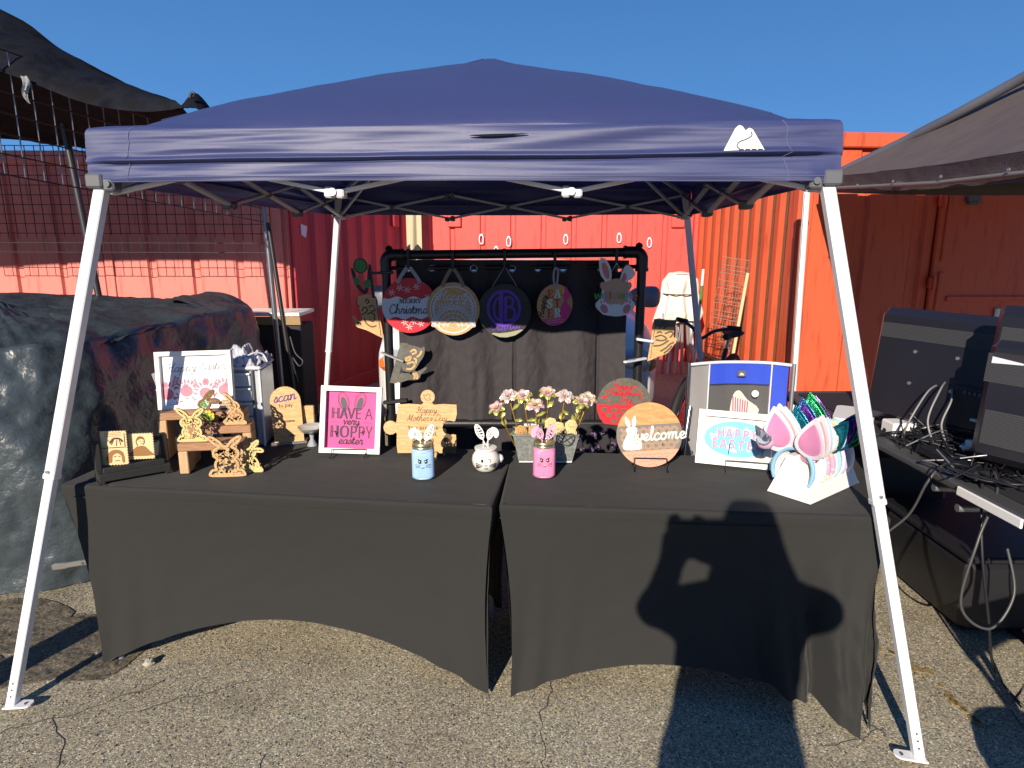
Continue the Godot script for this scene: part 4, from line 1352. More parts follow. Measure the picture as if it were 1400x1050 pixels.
			if sz > 0:
				for k in 3:
					var p := foot.lerp(head, 0.022 + 0.012 * k)
					part("pin_hole", M.new().tube([p + V(0, 0, 0.0145), p + V(0, 0, 0.0165)], 0.004, 8), K.bracket, leg)
				part("button", M.new().tube([step + V(0, 0.02, 0.018), step + V(0, 0.02, 0.023)], 0.006, 8), K.galv, leg)
			var b := V(sx2 * (at - 0.01 + 0.018), 1.80, sz * (at + 0.012))
			part("corner_bracket", M.new().box(b, V(0.058, 0.046, 0.06), 0.006).box(b + V(-sx2 * 0.048, -0.012, 0), V(0.04, 0.042, 0.05), 0.006).tube([b + V(-sx2 * 0.05, -0.01, sz * 0.024), b + V(-sx2 * 0.05, -0.01, sz * 0.034)], 0.011, 10), K.bracket, t)

# ---------------------------------------------------------------- tables under black stretch covers
func table_cover(label: String, o: Vector3, yaw: float, w: float, d: float, par: Dictionary) -> void:
	var t := thing("table_cover", label, "tablecloth", o, yaw)
	var h := 0.742
	var n1 := noise(1.0, FastNoiseLite.TYPE_SIMPLEX_SMOOTH, 4, 111)
	var m := M.new()
	var r := 0.012
	# top
	m.sheet(func(u: float, v: float) -> Vector3:
		var x := (u - 0.5) * (w - 2.0 * r)
		var z := (v - 0.5) * (d - 2.0 * r)
		return V(x, h + 0.0012 * n1.get_noise_2d(x * 6.0, z * 14.0), z), 60, 30, true)
	# sides: 0 front, 1 right, 2 back, 3 left, each ends at a foot at both ends
	for s in 4:
		var len := w if s % 2 == 0 else d
		var off := (d if s % 2 == 0 else w) * 0.5
		var rot := Basis(Vector3.UP, PI * 0.5 * s)
		var arch: float = par.arch[s]
		var f0: Vector3 = par.feet[s]
		var f1: Vector3 = par.feet[(s + 1) % 4]
		var loose: float = par.loose
		m.sheet(func(u: float, v: float) -> Vector3:
			var x0 := (u - 0.5) * len
			var tp := rot * V(x0, h, off)
			if v < 0.06:
				var a := v / 0.06 * PI * 0.5
				var q := V(clampf(x0, -len * 0.5 + r, len * 0.5 - r), h - r + r * cos(a), off - r + r * sin(a))
				q.x = lerpf(q.x, x0, sin(a))
				return rot * q
			var k := (v - 0.06) / 0.94
			var up := 1.0 - pow(absf(u * 2.0 - 1.0), par.pw)
			var hem := arch * up + 0.012
			var e := f0.lerp(f1, u)
			var bow := sin(k * PI) * 0.02
			var q2 := tp.lerp(Vector3(e.x, hem, e.z), k)
			q2.y = lerpf(h - r, hem, k)
			# the middle of each side is drawn in, the ends stay on the legs
			var o2 := rot * V(0, 0, 1)
			q2 -= o2 * (0.05 * up * sin(k * PI * 0.5) + bow * 0.6)
			var along := rot * V(1, 0, 0)
			q2 -= along * (u * 2.0 - 1.0) * bow * (1.0 if absf(u * 2.0 - 1.0) > 0.5 else 0.5)
			# tension folds that run into the feet
			var c0 := exp(-pow(u / 0.16, 2.0))
			var c1 := exp(-pow((1.0 - u) / 0.16, 2.0))
			q2 += o2 * 0.007 * k * k * (c0 * sin(u * 70.0 + k * 3.0) + c1 * sin(u * 70.0 - k * 3.0))
			q2 += o2 * 0.003 * n1.get_noise_2d(u * 5.0 + s * 7.0, k * 3.0)
			if loose > 0.0:
				# slack cloth in folds at the right front corner
				var g := (exp(-pow((1.0 - u) / 0.24, 2.0)) if s == 0 else (exp(-pow(u / 0.6, 2.0)) if s == 1 else 0.0))
				var ang := (1.0 - u) * (26.0 + 16.0 * k) if s == 0 else u * 20.0
				q2 += o2 * loose * g * smoothstep(0.12, 0.8, k) * (0.9 * sin(ang) + 0.4 * sin(ang * 2.3 + 1.0) + 0.5 * n1.get_noise_2d(u * 9.0, k * 2.0))
			q2.y = maxf(q2.y, 0.006)
			return q2, 140 if s == 0 else 70, 44)
	part("stretch_cover", m, K.spandex, t)
	var seam := M.new()
	var line := []
	for k in 40:
		var u := k / 39.0
		line.append(V((u - 0.5) * (w - 0.004), h - 0.047 + 0.001 * sin(u * 20.0), d * 0.5 + 0.0022 - 0.0008))
	seam.tube(line, 0.0022, 5, false)
	part("seam", seam, K.spandex, t)
	# the folding table inside: top and legs
	part("table_board", M.new().box(V(0, h - 0.028, 0), V(w - 0.04, 0.04, d - 0.04), 0.008), K.white_card, t)
	for f in par.feet:
		part("leg", M.new().tube([V(f.x * 0.955, 0.0, f.z * 0.82), V(f.x * 0.9, h - 0.05, f.z * 0.7)], 0.012, 8), K.steel_grey, t)

func tables() -> void:
	table_cover("left folding table under a tight black stretch cover", V(-0.812, 0, -2.4625), -0.1265, 1.585, 0.62, {
		"arch": [0.21, 0.2, 0.2, 0.2], "pw": 1.9, "loose": 0.0,
		"feet": [V(-0.725, 0, 0.305), V(0.772, 0, 0.29), V(0.74, 0, -0.28), V(-0.73, 0, -0.28)]})
	table_cover("right folding table under a black stretch cover hanging loose at one corner", V(0.611, 0, -2.323), -0.075, 1.265, 0.60, {
		"arch": [0.15, 0.2, 0.2, 0.2], "pw": 2.0, "loose": 0.07,
		"feet": [V(-0.592, 0, 0.303), V(0.575, 0, 0.375), V(0.6, 0, -0.27), V(-0.59, 0, -0.27)]})

# ---------------------------------------------------------------- black pipe rack with curtain
const BZ := -3.72

func backdrop() -> void:
	var t := thing("pipe_rack", "black plastic pipe frame standing behind the tables", "rack", V(0, 0, BZ))
	part("upright", M.new().tube([V(-0.705, 0.03, 0), V(-0.705, 1.5, 0)], 0.026, 14), K.black_pipe, t)
	part("upright", M.new().tube([V(0.725, 0.03, 0), V(0.722, 1.51, 0)], 0.026, 14), K.black_pipe, t)
	part("top_pipe", M.new().tube([V(-0.67, 1.535, 0), V(0.69, 1.555, 0)], 0.026, 14), K.black_pipe, t)
	part("curtain_rod", M.new().tube([V(-0.7, 1.462, -0.03), V(0.72, 1.475, -0.03)], 0.012, 10), K.black_pipe, t)
	for s in [[-0.705, 1.535, 1.0], [0.722, 1.555, -1.0]]:
		var e := M.new()
		var c := []
		for k in 7:
			var a := PI * 0.5 * k / 6.0
			c.append(V(s[0] + s[2] * 0.04 * (1.0 - cos(a)) , s[1] - 0.04 + 0.04 * sin(a), 0))
		e.tube([V(s[0], s[1] - 0.1, 0), V(s[0], s[1] - 0.04, 0)] + c.slice(1) + [V(s[0] + s[2] * 0.1, s[1], 0)], 0.033, 14)
		e.tube([V(s[0], s[1] - 0.105, 0), V(s[0], s[1] - 0.085, 0)], 0.037, 14)
		e.tube([V(s[0] + s[2] * 0.09, s[1], 0), V(s[0] + s[2] * 0.105, s[1], 0)], 0.037, 14)
		e.lathe([Vector2(0.0, 0.03), Vector2(0.018, 0.02), Vector2(0.022, 0.0)], V(s[0] + s[2] * 0.02, s[1] + 0.025, 0), 10)
		part("elbow", e, K.black_pipe, t)
		part("tee", M.new().tube([V(s[0], 0.5, 0), V(s[0], 0.62, 0)], 0.034, 14).tube([V(s[0], 0.56, -0.05), V(s[0], 0.56, 0.05)], 0.033, 14), K.black_pipe, t)
		part("foot", M.new().tube([V(s[0], 0.035, -0.35), V(s[0], 0.035, 0.35)], 0.03, 12), K.black_pipe, t)
	part("lower_pipe", M.new().tube([V(-0.7, 0.56, -0.03), V(0.72, 0.56, -0.03)], 0.026, 12), K.black_pipe, t)
	part("side_arm", M.new().bar(V(-0.74, 0.70, 0.03), V(-0.6, 0.72, 0.05), 0.03, 0.02), K.black_plastic, t)

	# curtain with grommets: the holes are gaps in the cloth
	var n1 := noise(1.0, FastNoiseLite.TYPE_SIMPLEX_SMOOTH, 4, 121)
	var cur := thing("curtain", "black grommet curtain hanging from the pipe frame", "curtain", V(0, 0, BZ))
	var gx := [-0.585, -0.45, -0.215, 0.0, 0.145, 0.285, 0.5, 0.6]
	var nx := 300
	var ny := 120
	var x0 := -0.66
	var x1 := 0.655
	var ytop := 1.51
	var ybot := 0.16
	var fz := func(x: float, y: float) -> float:
		var k := clampf((1.5 - y) / 1.3, 0.0, 1.0)
		return -0.035 + (0.022 + 0.016 * k) * sin(x * 21.0 + 1.4 * n1.get_noise_2d(x * 1.5, y * 0.6)) + 0.03 * n1.get_noise_2d(x * 3.0, y * 0.9 + 4.0) * k + 0.006 * n1.get_noise_2d(x * 16.0, y * 10.0) - 0.05 * k * (exp(-pow((x - 0.012) / 0.008, 2.0)) + exp(-pow((x - 0.5) / 0.009, 2.0))) - 0.03 * k * exp(-pow((x + 0.2) / 0.03, 2.0))
	var cm := M.new()
	cm.sheet(func(u: float, v: float) -> Vector3:
		var x := lerpf(x0, x1, u)
		var y := lerpf(ytop, ybot, v)
		return V(x + 0.012 * sin(y * 4.0) * (u - 0.5), y, fz.call(x, y)), nx, ny, true, func(i: int, j: int) -> bool:
			var p := V2(lerpf(x0, x1, (i + 0.5) / nx), lerpf(ytop, ybot, (j + 0.5) / ny))
			for g in gx:
				if p.distance_to(V2(g, 1.462)) < 0.017:
					return true
			return false)
	part("cloth", cm, K.curtain, cur)
	for g in gx:
		var ring := []
		for k in 17:
			var a := TAU * k / 16.0
			var p := V(g + 0.019 * cos(a), 1.462 + 0.019 * sin(a), 0)
			p.z = fz.call(p.x, p.y) + 0.003
			ring.append(p)
		part("grommet", M.new().tube(ring, 0.0045, 6, false), mat(Color(0.25, 0.28, 0.36), 0.25, 0.9), cur)
	# flowered cloth on the ground bar
	var flo := thing("flowered_cloth", "dark cloth with pale purple flower print at the foot of the curtain", "cloth", V(0, 0, BZ + 0.2))
	var fm := M.new()
	fm.sheet(func(u: float, v: float) -> Vector3:
		var x := lerpf(0.02, 0.66, u)
		return V(x, lerpf(0.62, 0.12, v), 0.012 * sin(x * 34.0) + 0.012 * n1.get_noise_2d(x * 6.0, v * 2.0)), 60, 20, true)
	part("cloth", fm, mat(Color(0.02, 0.017, 0.022), 0.85), flo)
	var rng := RandomNumberGenerator.new()
	rng.seed = 17
	var pet := M.new()
	for k in 46:
		var c := V2(rng.randf_range(0.03, 0.65), rng.randf_range(0.36, 0.585))
		var sz := rng.randf_range(0.014, 0.03)
		for q in 5:
			var a := TAU * q / 5.0 + rng.randf()
			pet.prism(leaf(c, c + Vector2(cos(a), sin(a)) * sz * rng.randf_range(0.6, 1.3), sz * 0.6), 0.026 + 0.0004 * (k % 5), 0.0275 + 0.0004 * (k % 5))
	part("flower_print", pet, mat(Color(0.16, 0.1, 0.2), 0.8), flo)

# ---------------------------------------------------------------- signs on the rack
func at2(x: float, y: float, z := 0.0, turn := 0.0) -> Transform3D:
	return Transform3D(Basis(Vector3(0, 0, 1), turn), Vector3(x, y, z))

func hanger(t: Node3D, h: float, m: Material, thick: bool, spread: float, ytop: float) -> void:
	# two strands from the sign up to a black clip over the pipe
	for s in [-1.0, 1.0]:
		var st := M.new()
		if thick:
			st.ribbon(spl(PackedVector2Array([V2(s * spread, h), V2(s * spread * 0.72, h + (ytop - h) * 0.4), V2(s * 0.012, ytop)]), false, 5), 0.02, 0.008, 0.01)
		else:
			st.tube([V(s * spread, h, 0.009), V(s * 0.006, ytop, 0.0)], 0.0022, 5)
		part("ribbon" if thick else "cord", st, m, t)
	part("clip", M.new().box(V(0, ytop + 0.045, -0.005), V(0.016, 0.11, 0.014), 0.003).box(V(0, ytop + 0.1, -0.05), V(0.016, 0.012, 0.09), 0.003), K.black_plastic, t)

func hanging_signs() -> void:
	var z := BZ + 0.045
	var disc := func(r: float) -> PackedVector2Array: return ellipse(r, r, Vector2.ZERO, 0.0, 56)
	var ribbon_grey := mat(Color(0.34, 0.34, 0.38), 0.5, 0.0, {"backlight_enabled": true, "backlight": Color(0.2, 0.2, 0.22)})
	var ribbon_tan := mat(Color(0.2, 0.16, 0.14), 0.6)
	# Christmas disc
	var a := thing("christmas_sign", "round red wooden sign reading Merry Christmas on a silver band", "sign", V(-0.572, 1.26, z), 0.1, "round signs hanging on the black pipe")
	part("board", M.new().prism(disc.call(0.152), 0, 0.006), mat(Color(0.62, 0.016, 0.035), 0.5), a)
	var band := PackedVector2Array()
	for k in 25:
		var x := lerpf(-0.1505, 0.1505, k / 24.0)
		band.append(V2(x, minf(0.045 + 0.007 * sin(x * 68.0), sqrt(maxf(0.0, 0.0231 - x * x)))))
	for k in range(24, -1, -1):
		var x := lerpf(-0.1505, 0.1505, k / 24.0)
		band.append(V2(x, maxf(-0.068 + 0.007 * sin(x * 68.0 + 0.5), -sqrt(maxf(0.0, 0.0231 - x * x)))))
	part("silver_band", M.new().prism(band, 0.0062, 0.009), mat(Color(0.7, 0.75, 0.8), 0.5), a)
	var w := M.new()
	w.word("MERRY", 0.024, at2(0.005, 0.026, 0.009), 0.002, "Droid Serif", 700)
	script(w, "Christmas", 0.026, at2(0.006, -0.03, 0.0), 0.0042, 0.009, 0.0115, 0.1)
	part("lettering", w, K.ink, a)
	var fl := M.new()
	var nflake := 0
	for p in ["-.095 .073", "-.05 .1", "-.01 .088", "0.042 .105", "-.03 -.092", ".022 -.088", "-.005 -.118", ".06 -.1", ".1 .045"]:
		var c: Vector2 = pts(p)[0]
		for k in 6:
			var d := Vector2.from_angle(TAU * k / 6.0 + 0.2)
			fl.ribbon(PackedVector2Array([c + d * 0.005, c + d * 0.016]), 0.0028, 0.006, 0.0085)
			fl.prism(ellipse(0.0024, 0.0024, c + d * 0.017, 0, 6), 0.006, 0.0085)
		fl.ribbon(ellipse(0.006, 0.006, c, 0, 10), 0.0022, 0.006, 0.0085, Transform3D.IDENTITY, true)
	part("snowflakes", fl, K.white_paint, a)
	hanger(a, 0.13, ribbon_grey, true, 0.06, 0.205)

	# Thanksgiving disc
	var b := thing("thanksgiving_sign", "round pale wooden sign reading Happy Thanksgiving in white fretwork", "sign", V(-0.327, 1.243, z + 0.012), -0.05, "round signs hanging on the black pipe")
	part("board", M.new().prism(disc.call(0.147), 0, 0.006), K.maple, b)
	part("rim", M.new().ribbon(ellipse(0.128, 0.128, V2(0, -0.004), 0, 50), 0.006, 0.006, 0.0095, Transform3D.IDENTITY, true), K.silver_ink, b)
	var fw := M.new()
	script(fw, "Happy", 0.026, at2(0.0, 0.062, 0.0), 0.005, 0.006, 0.0095, 0.3)
	fw.word("THANKSGIVING", 0.036, at2(0.0, 0.018, 0.006), 0.0032, "Droid Sans", 400, 0.62)
	for r in [0.03, 0.052, 0.078, 0.1]:
		var arc := PackedVector2Array()
		for k in 25:
			arc.append(V2(0, -0.1) + Vector2.from_angle(PI * k / 24.0) * r)
		fw.ribbon(arc, 0.0045, 0.006, 0.0095)
		var nn := int(r * 190.0)
		for k in nn:
			var d := Vector2.from_angle(PI * (k + 0.5) / nn)
			fw.ribbon(PackedVector2Array([V2(0, -0.1) + d * r, V2(0, -0.1) + d * (r + 0.02)]), 0.0035, 0.006, 0.0095)
			if r > 0.09:
				fw.ribbon(ellipse(0.012, 0.008, V2(0, -0.1) + d * (r + 0.012), d.angle(), 10), 0.003, 0.006, 0.0095, Transform3D.IDENTITY, true)
	for s in [-1.0, 1.0]:
		for k in 9:
			var an = PI * 0.5 + s * (0.75 + 0.17 * k)
			var p := Vector2.from_angle(an) * 0.12 + V2(0, -0.004)
			fw.prism(leaf(p, p + Vector2.from_angle(an - s * 2.5) * 0.028, 0.011), 0.006, 0.0095)
			fw.prism(leaf(p, p + Vector2.from_angle(an + PI - s * 0.3) * 0.022, 0.009), 0.006, 0.0095)
	part("fretwork", fw, K.silver_ink, b)
	hanger(b, 0.13, ribbon_tan, true, 0.058, 0.215)

	# monogram disc
	var c := thing("monogram_sign", "round charcoal wooden sign with purple letter B monogram", "sign", V(-0.042, 1.232, z), 0.06, "round signs hanging on the black pipe")
	part("board", M.new().prism(disc.call(0.149), 0, 0.006), weather(mat(Color(0.032, 0.032, 0.03), 0.6), K.grime, 0.3), c)
	var pm := M.new()
	pm.ribbon(ellipse(0.088, 0.096, V2(-0.005, 0.015), 0, 44), 0.016, 0.006, 0.011, Transform3D.IDENTITY, true)
	pm.ribbon(PackedVector2Array([V2(-0.02, 0.1), V2(-0.02, -0.075)]), 0.024, 0.006, 0.0105)
	pm.ribbon(PackedVector2Array([V2(0.005, 0.075), V2(0.005, -0.055)]), 0.016, 0.006, 0.0105)
	pm.ribbon(spl(pts(".005 .075 .03 .075 .046 .06 .042 .035 .025 .022 .005 .022"), false, 4), 0.014, 0.006, 0.0107)
	pm.ribbon(spl(pts(".025 .022 .048 .012 .056 -.02 .04 -.048 .005 -.052"), false, 4), 0.014, 0.006, 0.0109)
	pm.ribbon(spl(pts("-.02 .08 -.05 .06 -.06 .015 -.05 -.035 -.02 -.055"), false, 4), 0.012, 0.006, 0.0111)
	part("monogram", pm, mat(Color(0.12, 0.035, 0.42), 0.5), c)
	var nm := M.new()
	for q in ["-.08 -.1 -.075 -.085 -.062 -.088 -.068 -.104 -.05 -.1 -.04 -.09 -.035 -.106 -.02 -.1", "-.015 -.11 -.005 -.082 .004 -.11", ".015 -.1 .02 -.08 .035 -.085 .03 -.1 .042 -.1 .05 -.088 .06 -.1 .07 -.085 .078 -.098 .086 -.085"]:
		nm.ribbon(spl(pts(q), false, 4), 0.005, 0.006, 0.0105)
	part("name_script", nm, mat(Color(0.16, 0.05, 0.45), 0.5), c)
	part("glitter_edge", M.new().prism(pts("-.075 -.1275 -.03 -.1455 .01 -.148 .06 -.136 .104 -.106 .09 -.104 .03 -.118 -.03 -.125 -.062 -.122"), 0.0061, 0.0075), weather(mat(Color(0.35, 0.35, 0.22), 0.5), K.grime, 0.02, K.fine, 1.0), c)
	hanger(c, 0.135, mat(Color(0.3, 0.3, 0.3), 0.4), false, 0.068, 0.235)

	# small Easter disc, turned a little
	var d := thing("easter_sign", "small round wooden sign spelling Easter in coloured blocks with pink bunny", "sign", V(0.236, 1.268, z + 0.01), 0.5, "round signs hanging on the black pipe")
	part("board", M.new().prism(disc.call(0.115), 0, 0.006), K.maple, d)
	var pink := mat(Color(0.75, 0.04, 0.24), 0.5)
	part("pink_bunny", M.new().prism(spl(pts(".06 .1 .082 .08 .1 .05 .085 .035 .075 .01 .1 -.02 .103 -.045 .075 -.08 .03 -.07 .035 -.02 .055 .02 .05 .06"), true, 3), 0.006, 0.0085), pink, d)
	part("pink_border", M.new().prism(pts("-.085 -.075 .085 -.075 .06 -.097 .02 -.113 -.02 -.113 -.06 -.097"), 0.006, 0.0083), pink, d)
	var rd := M.new()
	var wh := M.new()
	rd.word("E", 0.046, at2(-0.035, 0.06, 0.006), 0.003, "Droid Serif", 700)
	wh.word("A", 0.046, at2(0.012, 0.06, 0.006), 0.003, "Droid Serif", 700)
	wh.word("S", 0.046, at2(-0.035, 0.008, 0.006), 0.003, "Droid Serif", 700)
	rd.word("T", 0.046, at2(0.012, 0.008, 0.006), 0.003, "Droid Serif", 700)
	rd.word("E", 0.046, at2(-0.035, -0.046, 0.006), 0.003, "Droid Serif", 700)
	wh.word("R", 0.046, at2(0.014, -0.046, 0.006), 0.003, "Droid Serif", 700)
	part("red_letters", rd, mat(Color(0.5, 0.05, 0.06), 0.5), d)
	part("pale_letters", wh, mat(Color(0.7, 0.8, 0.82), 0.5), d)
	var hp := M.new()
	script(hp, "Happy", 0.019, at2(-0.078, -0.005, 0.0, PI * 0.45), 0.0042, 0.006, 0.0085, 0.15)
	part("happy_script", hp, K.ink, d)
	part("chick", M.new().prism(leaf(V2(0.045, 0.055), V2(0.052, 0.095), 0.02), 0.006, 0.0095), mat(Color(0.75, 0.5, 0.05), 0.5), d)
	part("border_dots", dots(10), K.silver_ink, d)
	var lp := M.new()
	lp.ribbon(spl(pts("-.008 .1 -.016 .15 -.012 .19 .0 .2 .012 .188 .01 .14 .004 .105"), false, 5), 0.012, 0.008, 0.01)
	part("ribbon", lp, ribbon_grey, d)
	part("clip", M.new().box(V(0, 0.235, -0.005), V(0.016, 0.1, 0.014), 0.003).box(V(0, 0.285, -0.05), V(0.016, 0.012, 0.09), 0.003), K.black_plastic, d)

	# bunny shaped welcome sign
	var e := thing("bunny_sign", "bunny shaped sign with long ears and the word welcome across it", "sign", V(0.572, 1.345, z + 0.012), 0.0)
	var fur := mat(Color(0.78, 0.78, 0.8), 0.6)
	var tan_ := weather(mat(Color(0.64, 0.42, 0.3), 0.9), K.grime, 0.04, K.fine, 0.6)
	var blush := mat(Color(0.62, 0.22, 0.26), 0.6)
	part("back_board", M.new().prism(spl(pts("-.03 .06 -.055 .1 -.085 .15 -.098 .17 -.094 .12 -.085 .085 -.062 .05 -.075 .01 -.085 -.04 -.11 -.07 -.1 -.1 -.06 -.13 -.02 -.138 .02 -.14 .06 -.13 .1 -.1 .108 -.07 .085 -.04 .075 .01 .062 .05 .09 .07 .102 .1 .075 .135 .05 .14 .03 .1 .02 .065"), true, 3), 0, 0.005), fur, e)
	var ears := M.new()
	ears.prism(ellipse(0.03, 0.068, V2(-0.062, 0.115), 0.33, 24), 0.005, 0.0075)
	ears.prism(spl(pts(".022 .06 .03 .1 .05 .138 .08 .13 .102 .1 .095 .085 .06 .1 .05 .055"), true, 3), 0.005, 0.0075)
	part("ears", ears, fur, e)
	var ie := M.new()
	ie.prism(ellipse(0.017, 0.048, V2(-0.06, 0.11), 0.33, 20), 0.0076, 0.009)
	ie.prism(spl(pts(".028 .058 .034 .085 .045 .1 .056 .08 .046 .052"), true, 3), 0.0076, 0.009)
	part("inner_ears", ie, blush, e)
	part("head", M.new().prism(spl(pts("-.06 .045 -.03 .062 .0 .068 .03 .062 .06 .045 .075 .03 .07 .01 .062 -.02 .06 -.06 .03 -.075 -.03 -.075 -.06 -.06 -.062 -.02 -.07 .01 -.08 .028"), true, 3), 0.005, 0.008), tan_, e)
	var cheeks := M.new()
	cheeks.prism(ellipse(0.016, 0.022, V2(-0.072, 0.028), 0.2, 16), 0.008, 0.0105)
	cheeks.prism(ellipse(0.016, 0.022, V2(0.07, 0.028), -0.2, 16), 0.008, 0.0105)
	part("paws", cheeks, tan_, e)
	part("belly", M.new().prism(ellipse(0.055, 0.034, V2(0.0, -0.105), 0, 24), 0.0081, 0.0095), fur, e)
	var feet := M.new()
	feet.prism(ellipse(0.032, 0.045, V2(-0.062, -0.09), 0.5, 24), 0.0096, 0.012)
	part("foot", M.new().prism(ellipse(0.032, 0.045, V2(0.066, -0.09), -0.5, 24), 0.0096, 0.012), fur, e)
	part("foot", feet, fur, e)
	var pads := M.new()
	for s in [-1.0, 1.0]:
		pads.prism(ellipse(0.019, 0.027, V2(s * 0.063, -0.097), -s * 0.5, 20), 0.012, 0.0135)
		for k in 3:
			pads.prism(ellipse(0.006, 0.007, V2(s * (0.045 + 0.017 * k), -0.055 - 0.006 * absf(k - 1)), 0, 10), 0.012, 0.0135)
	part("foot_pads", pads, blush, e)
	var cols := [Color(0.05, 0.3, 0.06), Color(0.35, 0.4, 0.5), Color(0.4, 0.18, 0.08), Color(0.4, 0.35, 0.3), Color(0.3, 0.4, 0.05), Color(0.35, 0.4, 0.5), Color(0.45, 0.12, 0.02)]
	for k in 7:
		var l := M.new()
		l.word("welcome"[k], 0.04, at2(-0.098 + 0.0335 * k + (0.004 if k > 5 else 0.0), -0.026 + 0.004 * (k % 2), 0.0125), 0.003, "Droid Sans", 700)
		part("letter", l, mat(cols[k], 0.5), e)
	for s in [-1.0, 1.0]:
		part("cord", M.new().tube([V(s * 0.03, 0.1, 0.006), V(s * 0.016, 0.125, 0.004), V(0, 0.15, 0)], 0.0015, 5), K.silver_ink, e)
	part("clip", M.new().box(V(0, 0.165, -0.008), V(0.018, 0.13, 0.014), 0.003).box(V(0, 0.222, -0.05), V(0.018, 0.012, 0.09), 0.003), K.black_plastic, e)

	# laser cut figures on arms that reach out sideways from the uprights: plain stand-ins
	side_flag("green_cutout", "green and black cutout of a round headed figure raising an arm", V(-0.72, 1.43, BZ + 0.03), 0, mat(Color(0.02, 0.2, 0.045), 0.5), K.black_wood, 1.0)
	side_flag("wooden_cutout", "pale wooden cutout with raised hand left of the pipe frame", V(-0.72, 1.2, BZ + 0.03), 1, K.maple, K.burnt, 1.0)
	side_flag("grey_cutout", "grey painted wooden cutout with pointing hand in front of the curtain", V(-0.70, 0.925, BZ + 0.06), 2, K.grey_ply, K.maple, 1.0)
	side_flag("engraved_board", "engraved wooden board on a white arm right of the pipe frame", V(0.735, 1.03, BZ + 0.06), 3, K.maple, mat(Color(0.1, 0.075, 0.05), 0.8), 1.0)
	# Valentine disc on an arm at the lower right
	var v := thing("valentine_sign", "round grey sign reading Happy Valentine's Day over red half with heart cutouts", "sign", V(0.622, 0.725, BZ + 0.16), 0.05)
	part("board", M.new().prism(disc.call(0.152), 0, 0.006), K.grey_ply, v)
	var red := mat(Color(0.62, 0.025, 0.035), 0.5)
	var half := PackedVector2Array()
	for k in 29:
		var an := PI + 0.03 + (PI - 0.06) * k / 28.0
		half.append(Vector2.from_angle(an - 0.06) * 0.1515)
	part("red_half", M.new().prism(half, 0.0062, 0.009), red, v)
	var hearts := M.new()
	for row in [[5, -0.034, 0.0545], [4, -0.066, 0.0545], [3, -0.1, 0.052]]:
		for k in row[0]:
			var cc := V2((k - (row[0] - 1) * 0.5) * row[2], row[1] - 0.008 * (k - 2) * 0.5)
			hearts.prism(heart(0.033, cc), 0.0091, 0.0104)
	part("heart_cutouts", hearts, K.grey_ply, v)
	var sc := M.new()
	script(sc, "Happy", 0.0165, at2(-0.01, 0.1, 0.0, -0.05), 0.0042, 0.006, 0.0095, 0.25)
	script(sc, "Valentine's", 0.0175, at2(-0.002, 0.062, 0.0, -0.05), 0.0044, 0.006, 0.0097, 0.25)
	script(sc, "Day", 0.0175, at2(0.008, 0.024, 0.0, -0.05), 0.0044, 0.006, 0.0099, 0.25)
	sc.prism(heart(0.026, V2(-0.115, 0.045)), 0.006, 0.009)
	sc.prism(heart(0.018, V2(0.062, 0.1)), 0.006, 0.009)
	for q in ["-.09 .085 -.1 .06 -.09 .03 -.075 .02", "-.06 .005 -.02 -.002 .04 .0 .07 .012", ".085 .08 .1 .05 .09 .02"]:
		sc.ribbon(spl(pts(q), false, 5), 0.0045, 0.006, 0.0093)
	part("lettering", sc, red, v)
	for s in [-1.0, 1.0]:
		part("cord", M.new().tube([V(s * 0.055, 0.135, 0.007), V(0.01, 0.235, 0.0)], 0.0016, 5), K.ink, v)
	var ao := V(0.098, 0.24, -0.07)
	part("arm", M.new().bar(ao + V(0.04, 0.002, -0.03), ao + V(-0.1, -0.002, 0.065), 0.022, 0.012), K.silver_ink, v)
	part("arm_slot", M.new().bar(ao + V(-0.03, 0.0005, 0.026), ao + V(-0.075, -0.001, 0.056), 0.006, 0.0135), K.ink, v)

func dots(k: int) -> M:
	var m := M.new()
	for i in k:
		for j in 2:
			m.prism(ellipse(0.0028, 0.0028, V2(-0.055 + 0.012 * i + 0.006 * j, -0.084 - 0.012 * j), 0, 6), 0.0084, 0.0095)
	return m

